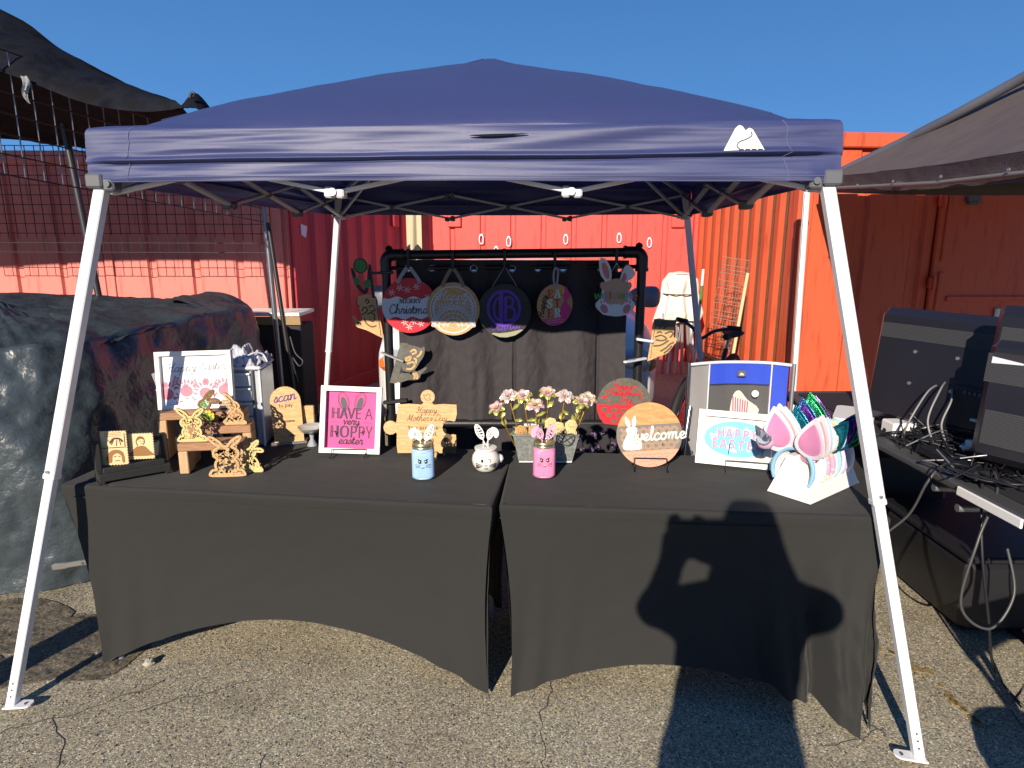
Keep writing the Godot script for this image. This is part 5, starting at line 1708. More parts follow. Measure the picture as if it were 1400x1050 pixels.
func side_flag(called: String, label: String, o: Vector3, kind: int, body: Material, lines: Material, k: float) -> void:
	var t := thing(called, label, "cutout", o, 0.0, "cutout figures on the pipe uprights")
	var m := M.new()
	var ln := M.new()
	var plate := M.new()
	if kind == 0:
		plate.prism(pts("-.075 .055 -.06 .055 -.045 -.13 -.06 -.13"), 0, 0.008)
		m.prism(ellipse(0.035, 0.037, V2(-0.118, 0.048), 0, 24), 0.002, 0.01)
		m.prism(ellipse(0.022, 0.024, V2(-0.082, -0.05), 0, 16), 0.002, 0.01)
		m.prism(ellipse(0.018, 0.024, V2(-0.142, -0.035), 0, 14), 0.002, 0.01)
		ln.ribbon(spl(pts("-.16 .012 -.15 -.03 -.135 -.065 -.1 -.1 -.085 -.06 -.075 -.03 -.07 .03"), false, 4), 0.02, 0, 0.007)
		ln.ribbon(ellipse(0.036, 0.038, V2(-0.118, 0.048), 0, 24), 0.006, 0, 0.011, Transform3D.IDENTITY, true)
		ln.ribbon(pts("-.165 .03 -.155 -.02"), 0.014, 0, 0.009)
		part("arm", M.new().bar(V(-0.06, 0.008, 0.0), V(0.06, 0.012, 0.0), 0.02, 0.014), K.black_plastic, t)
		part("plate", plate, K.black_wood, t)
	elif kind == 1:
		m.prism(spl(pts("-.04 .11 -.12 .115 -.145 .1 -.148 .075 -.135 .05 -.13 .02 -.12 -.01 -.13 -.03 -.15 -.02 -.17 .0 -.178 -.004 -.165 -.03 -.155 -.06 -.13 -.07 -.1 -.08 -.06 -.1 -.03 -.115 -.01 -.118 -.015 -.05 -.03 .02"), true, 3), 0, 0.006)
		for q in ["-.145 .1 -.148 .07 -.13 .05", "-.1 .08 -.09 .095 -.08 .08 -.09 .07", "-.12 .03 -.11 .05 -.09 .04 -.1 .02 -.12 .01", "-.08 .05 -.06 .06 -.05 .03 -.07 .03", "-.09 .01 -.07 .02 -.05 .0 -.06 -.03 -.08 -.02", "-.11 -.01 -.1 -.04 -.07 -.06 -.045 -.055", "-.15 -.04 -.135 -.035 -.13 -.05", "-.04 .1 -.03 .0 -.02 -.11"]:
			ln.ribbon(spl(pts(q), false, 4), 0.007 if q.length() > 30 else 0.004, 0.006, 0.007)
		part("arm", M.new().bar(V(-0.06, 0.05, 0.0), V(0.02, 0.052, 0.0), 0.018, 0.014), K.grey_ink, t)
	elif kind == 2:
		plate.prism(pts(".075 .13 .115 .125 .045 -.105 .005 -.1"), 0, 0.007)
		m.prism(spl(pts(".1 .115 .14 .115 .19 .1 .205 .11 .21 .085 .2 .05 .18 .02 .15 -.025 .12 -.04 .085 -.03 .075 .0 .085 .06"), true, 3), 0.001, 0.006)
		m.prism(spl(pts(".05 -.1 .06 -.05 .11 -.045 .13 -.055 .145 -.03 .165 -.035 .21 -.01 .213 -.022 .185 -.05 .175 -.075 .15 -.085 .11 -.085"), true, 3), 0.001, 0.006)
		for q in [".13 .08 .15 .09 .16 .075 .14 .065", ".1 .04 .13 .05 .12 .03 .1 .03", ".11 .01 .14 .02 .15 .0 .13 -.02 .105 -.02", ".165 .05 .18 .06 .19 .08", ".15 .04 .16 .03 .155 .01", ".14 -.045 .15 -.06 .145 -.075", ".155 -.045 .165 -.06 .16 -.075"]:
			ln.ribbon(spl(pts(q), false, 4), 0.011, 0.006, 0.0072)
		part("plate", plate, K.grey_ply, t)
		part("arm", M.new().bar(V(-0.035, 0.075, 0.01), V(0.09, 0.025, 0.016), 0.022, 0.012), K.galv, t)
		part("screw", M.new().tube([V(0.085, 0.027, 0.02), V(0.085, 0.027, 0.026)], 0.007, 8), K.bracket, t)
	else:
		m.prism(spl(pts(".055 .16 .12 .158 .165 .155 .185 .16 .175 .13 .17 .1 .17 .06 .19 .05 .175 .02 .14 -.03 .09 -.05 .035 -.075 .03 -.06 .045 .06"), true, 2), 0, 0.006)
		for q in [".09 .11 .1 .135 .12 .14 .125 .12 .11 .11", ".065 .06 .1 .07 .13 .05 .1 .04 .07 .045", ".12 .08 .15 .09 .165 .08 .15 .06", ".06 .01 .1 .015 .14 .04", ".1 -.02 .13 .0 .15 .02 .17 .03", ".12 -.03 .15 -.005 .16 .01", ".075 .085 .09 .09 .1 .085"]:
			ln.ribbon(spl(pts(q), false, 4), 0.009, 0.006, 0.007)
		ln.ribbon(pts(".068 .15 .055 .06 .045 -.06"), 0.003, 0.006, 0.007)
		part("dark_top", M.new().prism(pts(".058 .1565 .12 .155 .165 .152 .178 .15 .17 .118 .06 .118"), 0.0061, 0.0068), mat(Color(0.16, 0.12, 0.085), 0.8), t)
		part("arm", M.new().bar(V(-0.04, 0.05, 0.015), V(0.055, 0.036, 0.012), 0.022, 0.014), K.silver_ink, t)
		part("arm_slot", M.new().bar(V(-0.01, 0.046, 0.0145), V(0.04, 0.039, 0.0125), 0.007, 0.0155), K.ink, t)
	part("figure", m, body, t)
	part("engraving", ln, lines, t)

# ---------------------------------------------------------------- camp chair
func camp_chair() -> void:
	var t := thing("camp_chair", "blue and grey folding camp chair with a clear pocket in its back", "chair", V(1.115, 0, -3.12), -0.03)
	var grey := weather(mat(Color(0.24, 0.23, 0.23), 0.8), null, 0.3, K.fine, 0.4)
	var blue := weather(mat(Color(0.02, 0.06, 0.5), 0.7), null, 0.3, K.fine, 0.4)
	var bend := func(x: float, y: float) -> float: return 0.03 * pow(absf(x) / 0.25, 2.0) - 0.04 * sin((y - 0.55) * 4.0)
	var cloth := func(xa: float, xb: float, ya: float, yb: float, z: float) -> M:
		var m := M.new()
		m.sheet(func(u: float, v: float) -> Vector3:
			var x := lerpf(xa, xb, u)
			var y := lerpf(ya, yb, v)
			return V(x, y - 0.02 * pow(x / 0.26, 2.0) * 0.4, z + bend.call(x, y) + 0.004 * sin(x * 60.0 + y * 9.0) * 0.4), 24, 20)
		return m
	part("side_panel", cloth.call(-0.26, -0.155, 0.52, 1.035, 0.0), grey, t, "grey side panel")
	part("top_band", cloth.call(-0.155, 0.145, 0.93, 1.03, 0.0), blue, t, "blue top band")
	part("side_panel", cloth.call(0.145, 0.225, 0.52, 1.03, 0.0), blue, t, "blue side panel")
	part("back_panel", cloth.call(-0.155, 0.145, 0.52, 0.93, -0.006), mat(Color(0.02, 0.02, 0.022), 0.6), t, "dark panel behind the clear pocket")
	var pocket := part("clear_pocket", cloth.call(-0.15, 0.14, 0.6, 0.925, 0.016), mat(Color(1, 1, 1, 0.06), 0.05, 0.0, {"transparency": BaseMaterial3D.TRANSPARENCY_ALPHA, "metallic_specular": 0.25}), t)
	part("piping", M.new().tube(spl3([V(-0.155, 0.52, 0.02), V(-0.155, 0.75, -0.01), V(-0.155, 1.03, -0.02)], 5), 0.004, 6).tube(spl3([V(0.145, 0.52, 0.02), V(0.145, 0.75, -0.01), V(0.145, 1.03, -0.02)], 5), 0.004, 6), K.silver_ink, t)
	part("top_trim", M.new().tube(spl3([V(-0.265, 1.03, 0.01), V(-0.1, 1.037, -0.03), V(0.1, 1.037, -0.03), V(0.23, 1.03, 0.0)], 6), 0.008, 8), K.silver_ink, t)
	var z := 0.0
	part("logo_badge", M.new().prism(rrect(0.04, 0.03, 0.006), -0.02, -0.014, at2(0.0, 0.985, z)), K.bracket, t)
	part("badge_mark", M.new().prism(pts("-.012 -.008 -.003 .008 .002 .001 .006 .004 .013 -.008"), -0.0139, -0.0125, at2(0.0, 0.984, z)), mat(Color(0.6, 0.55, 0.4), 0.5), t)
	# bits of packaging in the pocket
	part("pink_card", M.new().prism(pts("-.09 -.09 -.02 -.02 .02 -.06 .04 -.1"), 0.006, 0.009, at2(-0.02, 0.82, z)), mat(Color(0.6, 0.08, 0.25), 0.5), pocket)
	part("white_card", M.new().prism(spl(pts("-.05 -.05 -.04 .05 -.01 .075 .03 .03 .09 -.02 .05 -.09 -.02 -.1"), true, 3), 0.003, 0.006, at2(0.0, 0.83, z)), mat(Color(0.68, 0.6, 0.5), 0.5), pocket)
	var str_ := M.new()
	for k in 7:
		str_.ribbon(PackedVector2Array([V2(-0.04 + 0.012 * k, 0.035 - 0.004 * k), V2(-0.035 + 0.011 * k, -0.05)]), 0.005, 0.0061, 0.0075, at2(0.0, 0.84, z))
	part("pink_stripes", str_, mat(Color(0.65, 0.06, 0.2), 0.5), pocket)
	part("button_badge", M.new().prism(ellipse(0.017, 0.017, Vector2.ZERO, 0, 18), 0.004, 0.01, at2(0.065, 0.89, z)), K.white_paint, pocket)
	# seat and frame
	part("seat", M.new().sheet(func(u: float, v: float) -> Vector3: return V(lerpf(-0.25, 0.23, u), 0.43 - 0.05 * sin(u * PI) * sin(v * PI), lerpf(-0.02, -0.45, v)), 16, 16, true), blue, t)
	for s in [[-0.265, -0.25], [0.235, 0.25]]:
		part("back_post", M.new().tube([V(s[0], 1.04, 0.02), V(s[0], 0.55, 0.03), V(s[1], 0.02, 0.06)], 0.01, 8), K.chrome if s[0] < 0 else K.galv, t)
		part("leg", M.new().tube([V(s[0], 0.5, 0.04), V(-s[1], 0.02, -0.46)], 0.01, 8), K.galv, t)
		part("leg", M.new().tube([V(s[1], 0.02, 0.06), V(s[0], 0.46, -0.46)], 0.01, 8), K.galv, t)
		part("arm_rest", M.new().box(V(s[0], 0.66, -0.2), V(0.05, 0.015, 0.46), 0.005), K.black_plastic, t)
		part("arm_post", M.new().tube([V(s[0], 0.655, -0.44), V(s[0], 0.02, -0.46)], 0.01, 8), K.galv, t)
	part("prop", M.new().tube([V(-0.25, 0.83, 0.03), V(-0.285, 0.6, 0.09), V(-0.32, 0.3, 0.13), V(-0.34, 0.02, 0.16)], 0.011, 8), K.chrome, t)
	part("prop_joint", M.new().box(V(-0.315, 0.62, 0.1), V(0.05, 0.04, 0.04), 0.01), K.black_plastic, t)

# ---------------------------------------------------------------- bicycle
func bicycle() -> void:
	var t := thing("bicycle", "black bicycle with a red wheel cover leaning by the orange container", "bicycle", V(1.26, 0, -4.7))
	t.basis = Basis(V(0.56, 0, -0.83).normalized(), V(0.1, 1, 0).normalized(), V(0.83, 0, 0.56).normalized()).orthonormalized()
	var fr := mat(Color(0.015, 0.015, 0.017), 0.35)
	for w in [0.0, 1.0]:
		var rim := M.new()
		rim.lathe([Vector2(0.3, -0.022), Vector2(0.325, -0.026), Vector2(0.345, -0.014), Vector2(0.35, 0.0), Vector2(0.345, 0.014), Vector2(0.325, 0.026), Vector2(0.3, 0.022), Vector2(0.295, 0.0), Vector2(0.3, -0.022)], V(w, 0.35, 0), 40, Basis(V(1, 0, 0), V(0, 0, 1), V(0, -1, 0)))
		var wh := part("wheel", rim, K.rubber, t)
		part("rim", M.new().lathe([Vector2(0.285, -0.012), Vector2(0.3, -0.014), Vector2(0.3, 0.014), Vector2(0.285, 0.012), Vector2(0.285, -0.012)], V(w, 0.35, 0), 40, Basis(V(1, 0, 0), V(0, 0, 1), V(0, -1, 0))), K.galv, wh)
		var sp := M.new()
		for k in 28:
			var a := TAU * k / 28.0
			sp.tube([V(w + 0.03 * cos(a + 0.9 * (1 if k % 2 else -1)), 0.35 + 0.03 * sin(a + 0.9 * (1 if k % 2 else -1)), 0.03 * (1 if k % 4 < 2 else -1)), V(w + 0.288 * cos(a), 0.35 + 0.288 * sin(a), 0)], 0.0014, 4, false)
		part("spokes", sp, K.galv, wh)
		part("hub", M.new().tube([V(w, 0.35, -0.05), V(w, 0.35, 0.05)], 0.02, 10), fr, wh)
	# red fan of a cover in the front wheel
	var red := M.new()
	red.prism(PackedVector2Array([V2(0.02, 0.0), V2(0.05, 0.24), V2(-0.2, 0.02), V2(-0.22, -0.12), V2(-0.1, -0.22)]), -0.012, -0.008, Transform3D(Basis.IDENTITY, V(0, 0.35, 0)))
	part("red_cover", red, mat(Color(0.4, 0.02, 0.025), 0.6), t)
	var bb := V(0.6, 0.3, 0)
	var seat_top := V(0.78, 0.77, 0)
	var head_lo := V(0.16, 0.68, 0)
	var head_hi := V(0.12, 0.82, 0)
	for p in [[head_lo, bb], [head_hi, seat_top + V(-0.02, -0.12, 0)], [bb, seat_top], [head_lo, head_hi]]:
		part("frame_tube", M.new().tube([p[0], p[1]], 0.018, 10), fr, t)
	for s in [-1.0, 1.0]:
		part("stay", M.new().tube([bb, V(1.0, 0.35, s * 0.05)], 0.01, 8).tube([V(1.0, 0.35, s * 0.05), seat_top + V(-0.02, -0.12, 0)], 0.009, 8), fr, t)
		part("fork", M.new().tube(spl3([head_lo, V(0.14, 0.62, s * 0.04), V(0.05, 0.45, s * 0.05), V(0.0, 0.35, s * 0.05)], 4), 0.012, 8), fr, t)
		part("grip", M.new().tube([V(0.16, 1.03, s * 0.15), V(0.2, 1.03, s * 0.24)], 0.018, 10), K.rubber, t)
		part("crank", M.new().bar(bb + V(0, 0, s * 0.06), bb + V(s * 0.08, -s * 0.14, s * 0.07), 0.02, 0.012), K.galv, t)
		part("pedal", M.new().box(bb + V(s * 0.08, -s * 0.14, s * 0.12), V(0.09, 0.02, 0.08), 0.005), K.black_plastic, t)
	part("handlebar", M.new().tube(spl3([V(0.18, 1.03, -0.19), V(0.1, 1.0, -0.08), V(0.06, 0.94, 0), V(0.1, 1.0, 0.08), V(0.18, 1.03, 0.19)], 5), 0.013, 8).tube([head_hi, V(0.06, 0.94, 0)], 0.016, 8), fr, t)
	part("seat_post", M.new().tube([seat_top, V(0.81, 0.86, 0)], 0.013, 10), K.galv, t)
	var sd := M.new()
	sd.sheet(func(u: float, v: float) -> Vector3:
		var a := TAU * u
		var x := lerpf(-0.14, 0.13, v)
		var w := lerpf(0.025, 0.09, smoothstep(0.3, 0.9, v)) * sqrt(clampf(sin(PI * clampf(v * 0.98 + 0.01, 0, 1)) * 3.0, 0.0, 1.0))
		return V(0.82 + x, 0.875 + 0.03 * sin(a) * sqrt(clampf(sin(PI * v) * 2.0, 0.0, 1.0)) + 0.03 * pow(v, 3.0), w * cos(a)), 18, 20)
	part("saddle", sd, K.rubber, t)
	part("chain_ring", M.new().prism(ellipse(0.09, 0.09, Vector2.ZERO, 0, 28), 0.04, 0.046, Transform3D(Basis.IDENTITY, bb)), K.bracket, t)

# ---------------------------------------------------------------- table with television sets
func tv_table() -> void:
	var t := thing("folding_table", "dark topped folding table carrying the old television sets", "table", V(2.0, 0, -2.75), 0.03)
	part("table_top", M.new().box(V(0, 0.725, 0), V(0.76, 0.035, 2.2), 0.01), mat(Color(0.06, 0.06, 0.06), 0.5), t)
	part("pale_edge", M.new().box(V(-0.386, 0.722, 0.62), V(0.01, 0.034, 0.3), 0.003), K.white_card, t)
	part("pale_edge", M.new().box(V(-0.386, 0.722, 1.04), V(0.01, 0.034, 0.1), 0.003), K.white_card, t)
	part("mat", M.new().box(V(0.03, 0.747, 0.0), V(0.66, 0.008, 2.0), 0.002), mat(Color(0.02, 0.02, 0.022), 0.7), t)
	for z in [-0.85, 0.8]:
		for x in [-0.3, 0.3]:
			part("leg", M.new().tube([V(x, 0.7, z), V(x, 0.02, z * 1.08)], 0.014, 8), K.steel_grey, t)
		part("cross_bar", M.new().tube([V(-0.3, 0.25, z * 1.05), V(0.3, 0.25, z * 1.05)], 0.011, 8), K.steel_grey, t)
	for z in [0.28, 0.42]:
		part("hinge_bar", M.new().tube([V(-0.34, 0.66 - 0.2 * (z - 0.28), z), V(0.2, 0.64, z + 0.05)], 0.016, 8), K.galv, t)
	television("black flat television seen from the back, behind the second set", V(1.73, 0.745, -3.12), 1.17, 0.68, 0.53, 0.16, 1)
	television("black flat television seen from the back, cut by the right frame edge", V(1.76, 0.745, -2.42), 1.08, 0.86, 0.6, 0.14, 2)
	# black crates below
	var g := "black boxes under the television table"
	single("black_tote", M.new().box(V(0, 0.17, 0), V(0.5, 0.32, 0.62), 0.03).box(V(0, 0.345, 0), V(0.54, 0.03, 0.66), 0.01), K.black_plastic, "wide black plastic tote under the near end of the television table", "tote", V(2.12, 0, -2.78), g)
	single("black_case", M.new().box(V(0, 0.28, 0), V(0.6, 0.56, 0.5), 0.04), weather(mat(Color(0.01, 0.01, 0.011), 0.6), null, 0.3, K.fine, 0.3), "tall black case under the far end of the television table", "case", V(2.0, 0, -3.5), g)
	single("red_crate", M.new().box(V(0, 0.17, 0), V(0.3, 0.34, 0.3), 0.02), mat(Color(0.16, 0.012, 0.012), 0.7), "dark red crate on the ground behind the right table corner", "crate", V(1.7, 0, -3.72))
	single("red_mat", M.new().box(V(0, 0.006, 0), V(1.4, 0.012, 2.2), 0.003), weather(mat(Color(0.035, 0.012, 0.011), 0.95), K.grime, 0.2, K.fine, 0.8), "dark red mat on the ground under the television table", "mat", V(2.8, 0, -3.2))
	# clutter on the table
	single("white_box", M.new().box(V(0, 0.03, 0), V(0.13, 0.06, 0.1), 0.006), K.white_card, "small white box among the cables on the table", "box", V(1.78, 0.752, -2.9))
	single("white_tray", M.new().prism(rrect(0.3, 0.18, 0.03), 0, 0.02, Transform3D(Basis(V(0.5, 0, -0.86), V(-0.86, 0, -0.5), V(0, 1, 0)), V(0, 0, 0))), K.white_card, "flat white tray at the far left corner of the television table", "tray", V(1.72, 0.752, -3.2))
	var hub := thing("silver_adapter", "shiny silver adapter knot where the cables meet", "adapter", V(1.88, 0.752, -2.52))
	part("body", M.new().box(V(0, 0.03, 0), V(0.14, 0.06, 0.09), 0.012), K.chrome, hub)
	part("lid", M.new().lathe([Vector2(0, 0.1), Vector2(0.03, 0.095), Vector2(0.038, 0.06), Vector2(0.03, 0.05)], V(0.03, 0, 0.02), 16), K.galv, hub)
	part("plug", M.new().box(V(-0.06, 0.075, 0.03), V(0.04, 0.03, 0.05), 0.006).tube([V(-0.1, 0.06, 0.04), V(-0.05, 0.08, 0.03)], 0.012, 8), K.white_paint, hub)
	single("power_strip", M.new().box(V(0, 0.02, 0), V(0.07, 0.04, 0.36), 0.008), K.black_plastic, "black power strip on the table edge under the cables", "power strip", V(1.72, 0.752, -2.45))
	single("remote_stick", M.new().bar(V(-0.05, 0.0, 0.04), V(0.07, 0.05, -0.05), 0.03, 0.02), K.white_paint, "small white stick shaped plug lying beside the silver adapter", "plug", V(2.02, 0.79, -2.35))
	var rng := RandomNumberGenerator.new()
	rng.seed = 12
	var hang := [
		[V(1.8, 0.78, -2.5), V(1.66, 0.76, -2.42), V(1.6, 0.7, -2.4), V(1.58, 0.55, -2.45), V(1.5, 0.4, -2.5), V(1.47, 0.2, -2.5)],
		[V(1.82, 0.8, -2.4), V(1.72, 0.75, -2.2), V(1.62, 0.6, -2.12), V(1.58, 0.36, -2.1), V(1.68, 0.28, -2.08), V(1.76, 0.4, -2.1), V(1.75, 0.55, -2.15)],
		[V(1.86, 0.8, -2.44), V(1.7, 0.77, -2.25), V(1.66, 0.55, -2.15), V(1.7, 0.3, -2.12), V(1.74, 0.1, -2.1), V(1.8, 0.01, -2.02)],
		[V(1.9, 0.78, -2.3), V(1.78, 0.72, -2.05), V(1.8, 0.4, -2.0), V(1.8, 0.15, -2.02), V(1.78, 0.01, -2.05)],
		[V(1.95, 0.8, -2.3), V(1.9, 0.74, -2.0), V(1.86, 0.5, -1.95), V(2.0, 0.1, -2.0), V(2.2, 0.02, -2.1)],
	]
	var names := ["grey cable hanging from the table edge nearest the canopy leg", "looped grey cable hanging below the silver adapter", "long black cable falling straight to the ground", "thin cable dropping beside the white table corner", "dark cable trailing away on the ground to the right"]
	for k in hang.size():
		single("hanging_cable", M.new().tube(spl3(hang[k], 10), 0.005 if k < 3 else 0.004, 7), mat(Color(0.055, 0.055, 0.055), 0.4) if k in [0, 1, 3] else K.black_plastic, names[k], "cable", Vector3.ZERO, "cables of the television sets")
	var up := [[V(1.87, 1.0, -2.82), V(1.78, 0.98, -2.75), V(1.7, 0.86, -2.72), V(1.7, 0.78, -2.75)], [V(1.88, 1.02, -2.79), V(1.8, 1.0, -2.7), V(1.74, 0.88, -2.66), V(1.76, 0.775, -2.62)], [V(1.89, 1.01, -2.76), V(1.84, 0.96, -2.68), V(1.8, 0.86, -2.66), V(1.8, 0.78, -2.6)]]
	var un := ["leftmost pale cable arching out of the back of the far television", "middle pale cable arching out of the back of the far television", "rightmost short pale cable arching out of the far television"]
	for k in 3:
		single("television_cable", M.new().tube(spl3(up[k], 8), 0.0042, 7), mat(Color(0.2, 0.2, 0.2), 0.4), un[k], "cable", Vector3.ZERO, "cables of the television sets")
	var heap := thing("cable_heap", "tangled heap of black and white cables on the table edge", "cables", V(1.78, 0.76, -2.55))
	for k in 34:
		var c := []
		var o := V(rng.randf_range(-0.12, 0.2), 0.01, rng.randf_range(-0.35, 0.35))
		for q in 7:
			c.append(o + V(rng.randfn(0, 0.07), absf(rng.randfn(0.02, 0.035)), rng.randfn(0, 0.09)))
		part("cable", M.new().tube(spl3(c, 6), rng.randf_range(0.002, 0.0042), 6), K.white_paint if k == 17 else (K.galv if k % 9 == 5 else K.black_plastic), heap)

func television(label: String, o: Vector3, yaw: float, w: float, h: float, lean: float, kind: int) -> void:
	# local x runs along the set, z points out of its back
	var t := thing("television", label, "television", o, 0.0, "old television sets")
	t.basis = Basis(Vector3.UP, yaw) * Basis(Vector3.RIGHT, -0.06) * Basis(Vector3(0, 0, 1), -0.04)
	t.basis = Basis(V(cos(yaw), 0, sin(yaw)), Vector3.UP, V(-sin(yaw), 0, cos(yaw)))
	t.basis = t.basis * Basis(Vector3.RIGHT, -lean * 0.6)
	var case_ := mat(Color(0.014, 0.013, 0.018), 0.33)
	var m := M.new()
	m.box(V(w * 0.5, h * 0.5 + 0.04, -0.03), V(w, h, 0.05), 0.015)
	part("bezel", m, case_, t)
	var b := M.new()
	b.box(V(w * 0.5, h * 0.5 + 0.04, 0.015), V(w * 0.97, h * 0.94, 0.05), 0.022)
	if kind == 2:
		b.box(V(w * 0.5, h * 0.42 + 0.04, 0.05), V(w * 0.94, h * 0.74, 0.06), 0.028)
	part("back_shell", b, case_, t)
	var z := 0.041 if kind == 1 else 0.081
	var strip := mat(Color(0.05, 0.05, 0.053), 0.5)
	var sl := M.new()
	for k in 12:
		sl.box(V(w * 0.45, h * 0.9 + 0.018 - k * 0.0056, 0.0408), V(w * 0.8, 0.0044, 0.003))
	part("vent_strip", sl, strip, t)
	if kind == 2:
		for q in [[0.25, 0.62, 0.42, 0.1], [0.22, 0.26, 0.3, 0.12]]:
			var s2 := M.new()
			for k in 20:
				s2.box(V(w * q[0], h * q[1] + 0.04 - q[3] * 0.5 + q[3] * k / 19.0, z - 0.0008), V(w * q[2], q[3] / 26.0, 0.003))
			part("vent_strip", s2, strip, t)
		part("handle_recess", M.new().box(V(w * 0.13, h * 0.755, z - 0.004), V(0.13, 0.035, 0.012), 0.004), K.ink, t)
		part("handle_lip", M.new().prism(pts("0 0 .1 -.012 .1 -.018 0 -.024"), 0, 0.006, at2(w * 0.06, h * 0.755, z)), K.silver_ink, t)
		part("rating_label", M.new().prism(rrect(0.06, 0.035, 0.003), 0, 0.001, at2(w * 0.63, h * 0.4, z)), K.white_paint, t)
		for k in 4:
			part("small_label", M.new().prism(rrect(0.034, 0.018, 0.002), 0, 0.001, at2(w * 0.6 + 0.045 * (k % 2), h * 0.5 + 0.045 * (k / 2), z)), K.grey_ink, t)
	else:
		part("port_panel", M.new().box(V(w * 0.75, h * 0.35, z + 0.002), V(w * 0.26, h * 0.34, 0.02), 0.006), K.black_plastic, t)
		for k in 4:
			part("port", M.new().tube([V(w * 0.7 + 0.02 * k, h * 0.47, z + 0.012), V(w * 0.7 + 0.02 * k, h * 0.47, z + 0.02)], 0.007, 8), K.bracket, t)
		part("rating_label", M.new().prism(rrect(0.03, 0.012, 0.002), 0, 0.001, at2(w * 0.78, h * 0.27, z + 0.013)), K.silver_ink, t)
	for x in [0.32, 0.6]:
		for y in [0.45, 0.72]:
			part("screw", M.new().tube([V(w * x, h * y, z), V(w * x, h * y, z + 0.005)], 0.008, 8), K.galv, t)
	part("stand", M.new().box(V(w * 0.5, 0.012, -0.01), V(w * 0.5, 0.024, 0.22), 0.008).box(V(w * 0.5, 0.05, -0.015), V(0.14, 0.08, 0.04), 0.01), case_, t)

# ---------------------------------------------------------------- goods on the tables
const TY := 0.7445

func frame_sign(t: Node3D, w: float, h: float, bar_: float, deep: float, lean: float, paper: Material) -> Node3D:
	var b := Node3D.new()
	b.name = "frame_holder"
	var f := M.new()
	var o := PackedVector2Array([V2(-w / 2, 0), V2(w / 2, 0), V2(w / 2, h), V2(-w / 2, h)])
	var i := PackedVector2Array([V2(-w / 2 + bar_, bar_), V2(w / 2 - bar_, bar_), V2(w / 2 - bar_, h - bar_), V2(-w / 2 + bar_, h - bar_)])
	for k in 4:
		f.prism(PackedVector2Array([o[k], o[(k + 1) % 4], i[(k + 1) % 4], i[k]]), -deep * 0.5, deep * 0.5)
	var fr := part("frame", f, K.white_paint, t)
	fr.basis = Basis(Vector3.RIGHT, -lean)
	var pm := M.new()
	pm.box(V(0, h / 2, -deep * 0.5 + 0.004), V(w - bar_ * 2.0 + 0.002, h - bar_ * 2.0 + 0.002, 0.004))
	part("backing", pm, paper, fr)
	return fr

func wire_easel(called_parent: Node3D, w: float, h: float, z: float) -> void:
	var m := M.new()
	for s in [-1.0, 1.0]:
		m.tube(spl3([V(s * w, h, z + 0.004), V(s * w * 1.0, 0.012, z + 0.008), V(s * w * 1.0, 0.003, z + 0.03), V(s * w * 1.03, 0.012, z + 0.034)], 4), 0.0017, 6)
		m.tube([V(s * w, 0.012, z + 0.008), V(s * w, 0.004, z - 0.05), V(s * w * 0.8, 0.004, z - 0.09)], 0.0017, 6)
	m.tube([V(-w, h, z + 0.004), V(w, h, z + 0.004)], 0.0017, 6)
	m.tube([V(-w * 0.8, 0.004, z - 0.09), V(w * 0.8, 0.004, z - 0.09)], 0.0017, 6)
	m.tube([V(-w * 0.8, 0.1, z - 0.03), V(-w * 0.8, 0.004, z - 0.09)], 0.0017, 6)
	m.tube([V(w * 0.8, 0.1, z - 0.03), V(w * 0.8, 0.004, z - 0.09)], 0.0017, 6)
	part("wire", m, K.wire, called_parent)

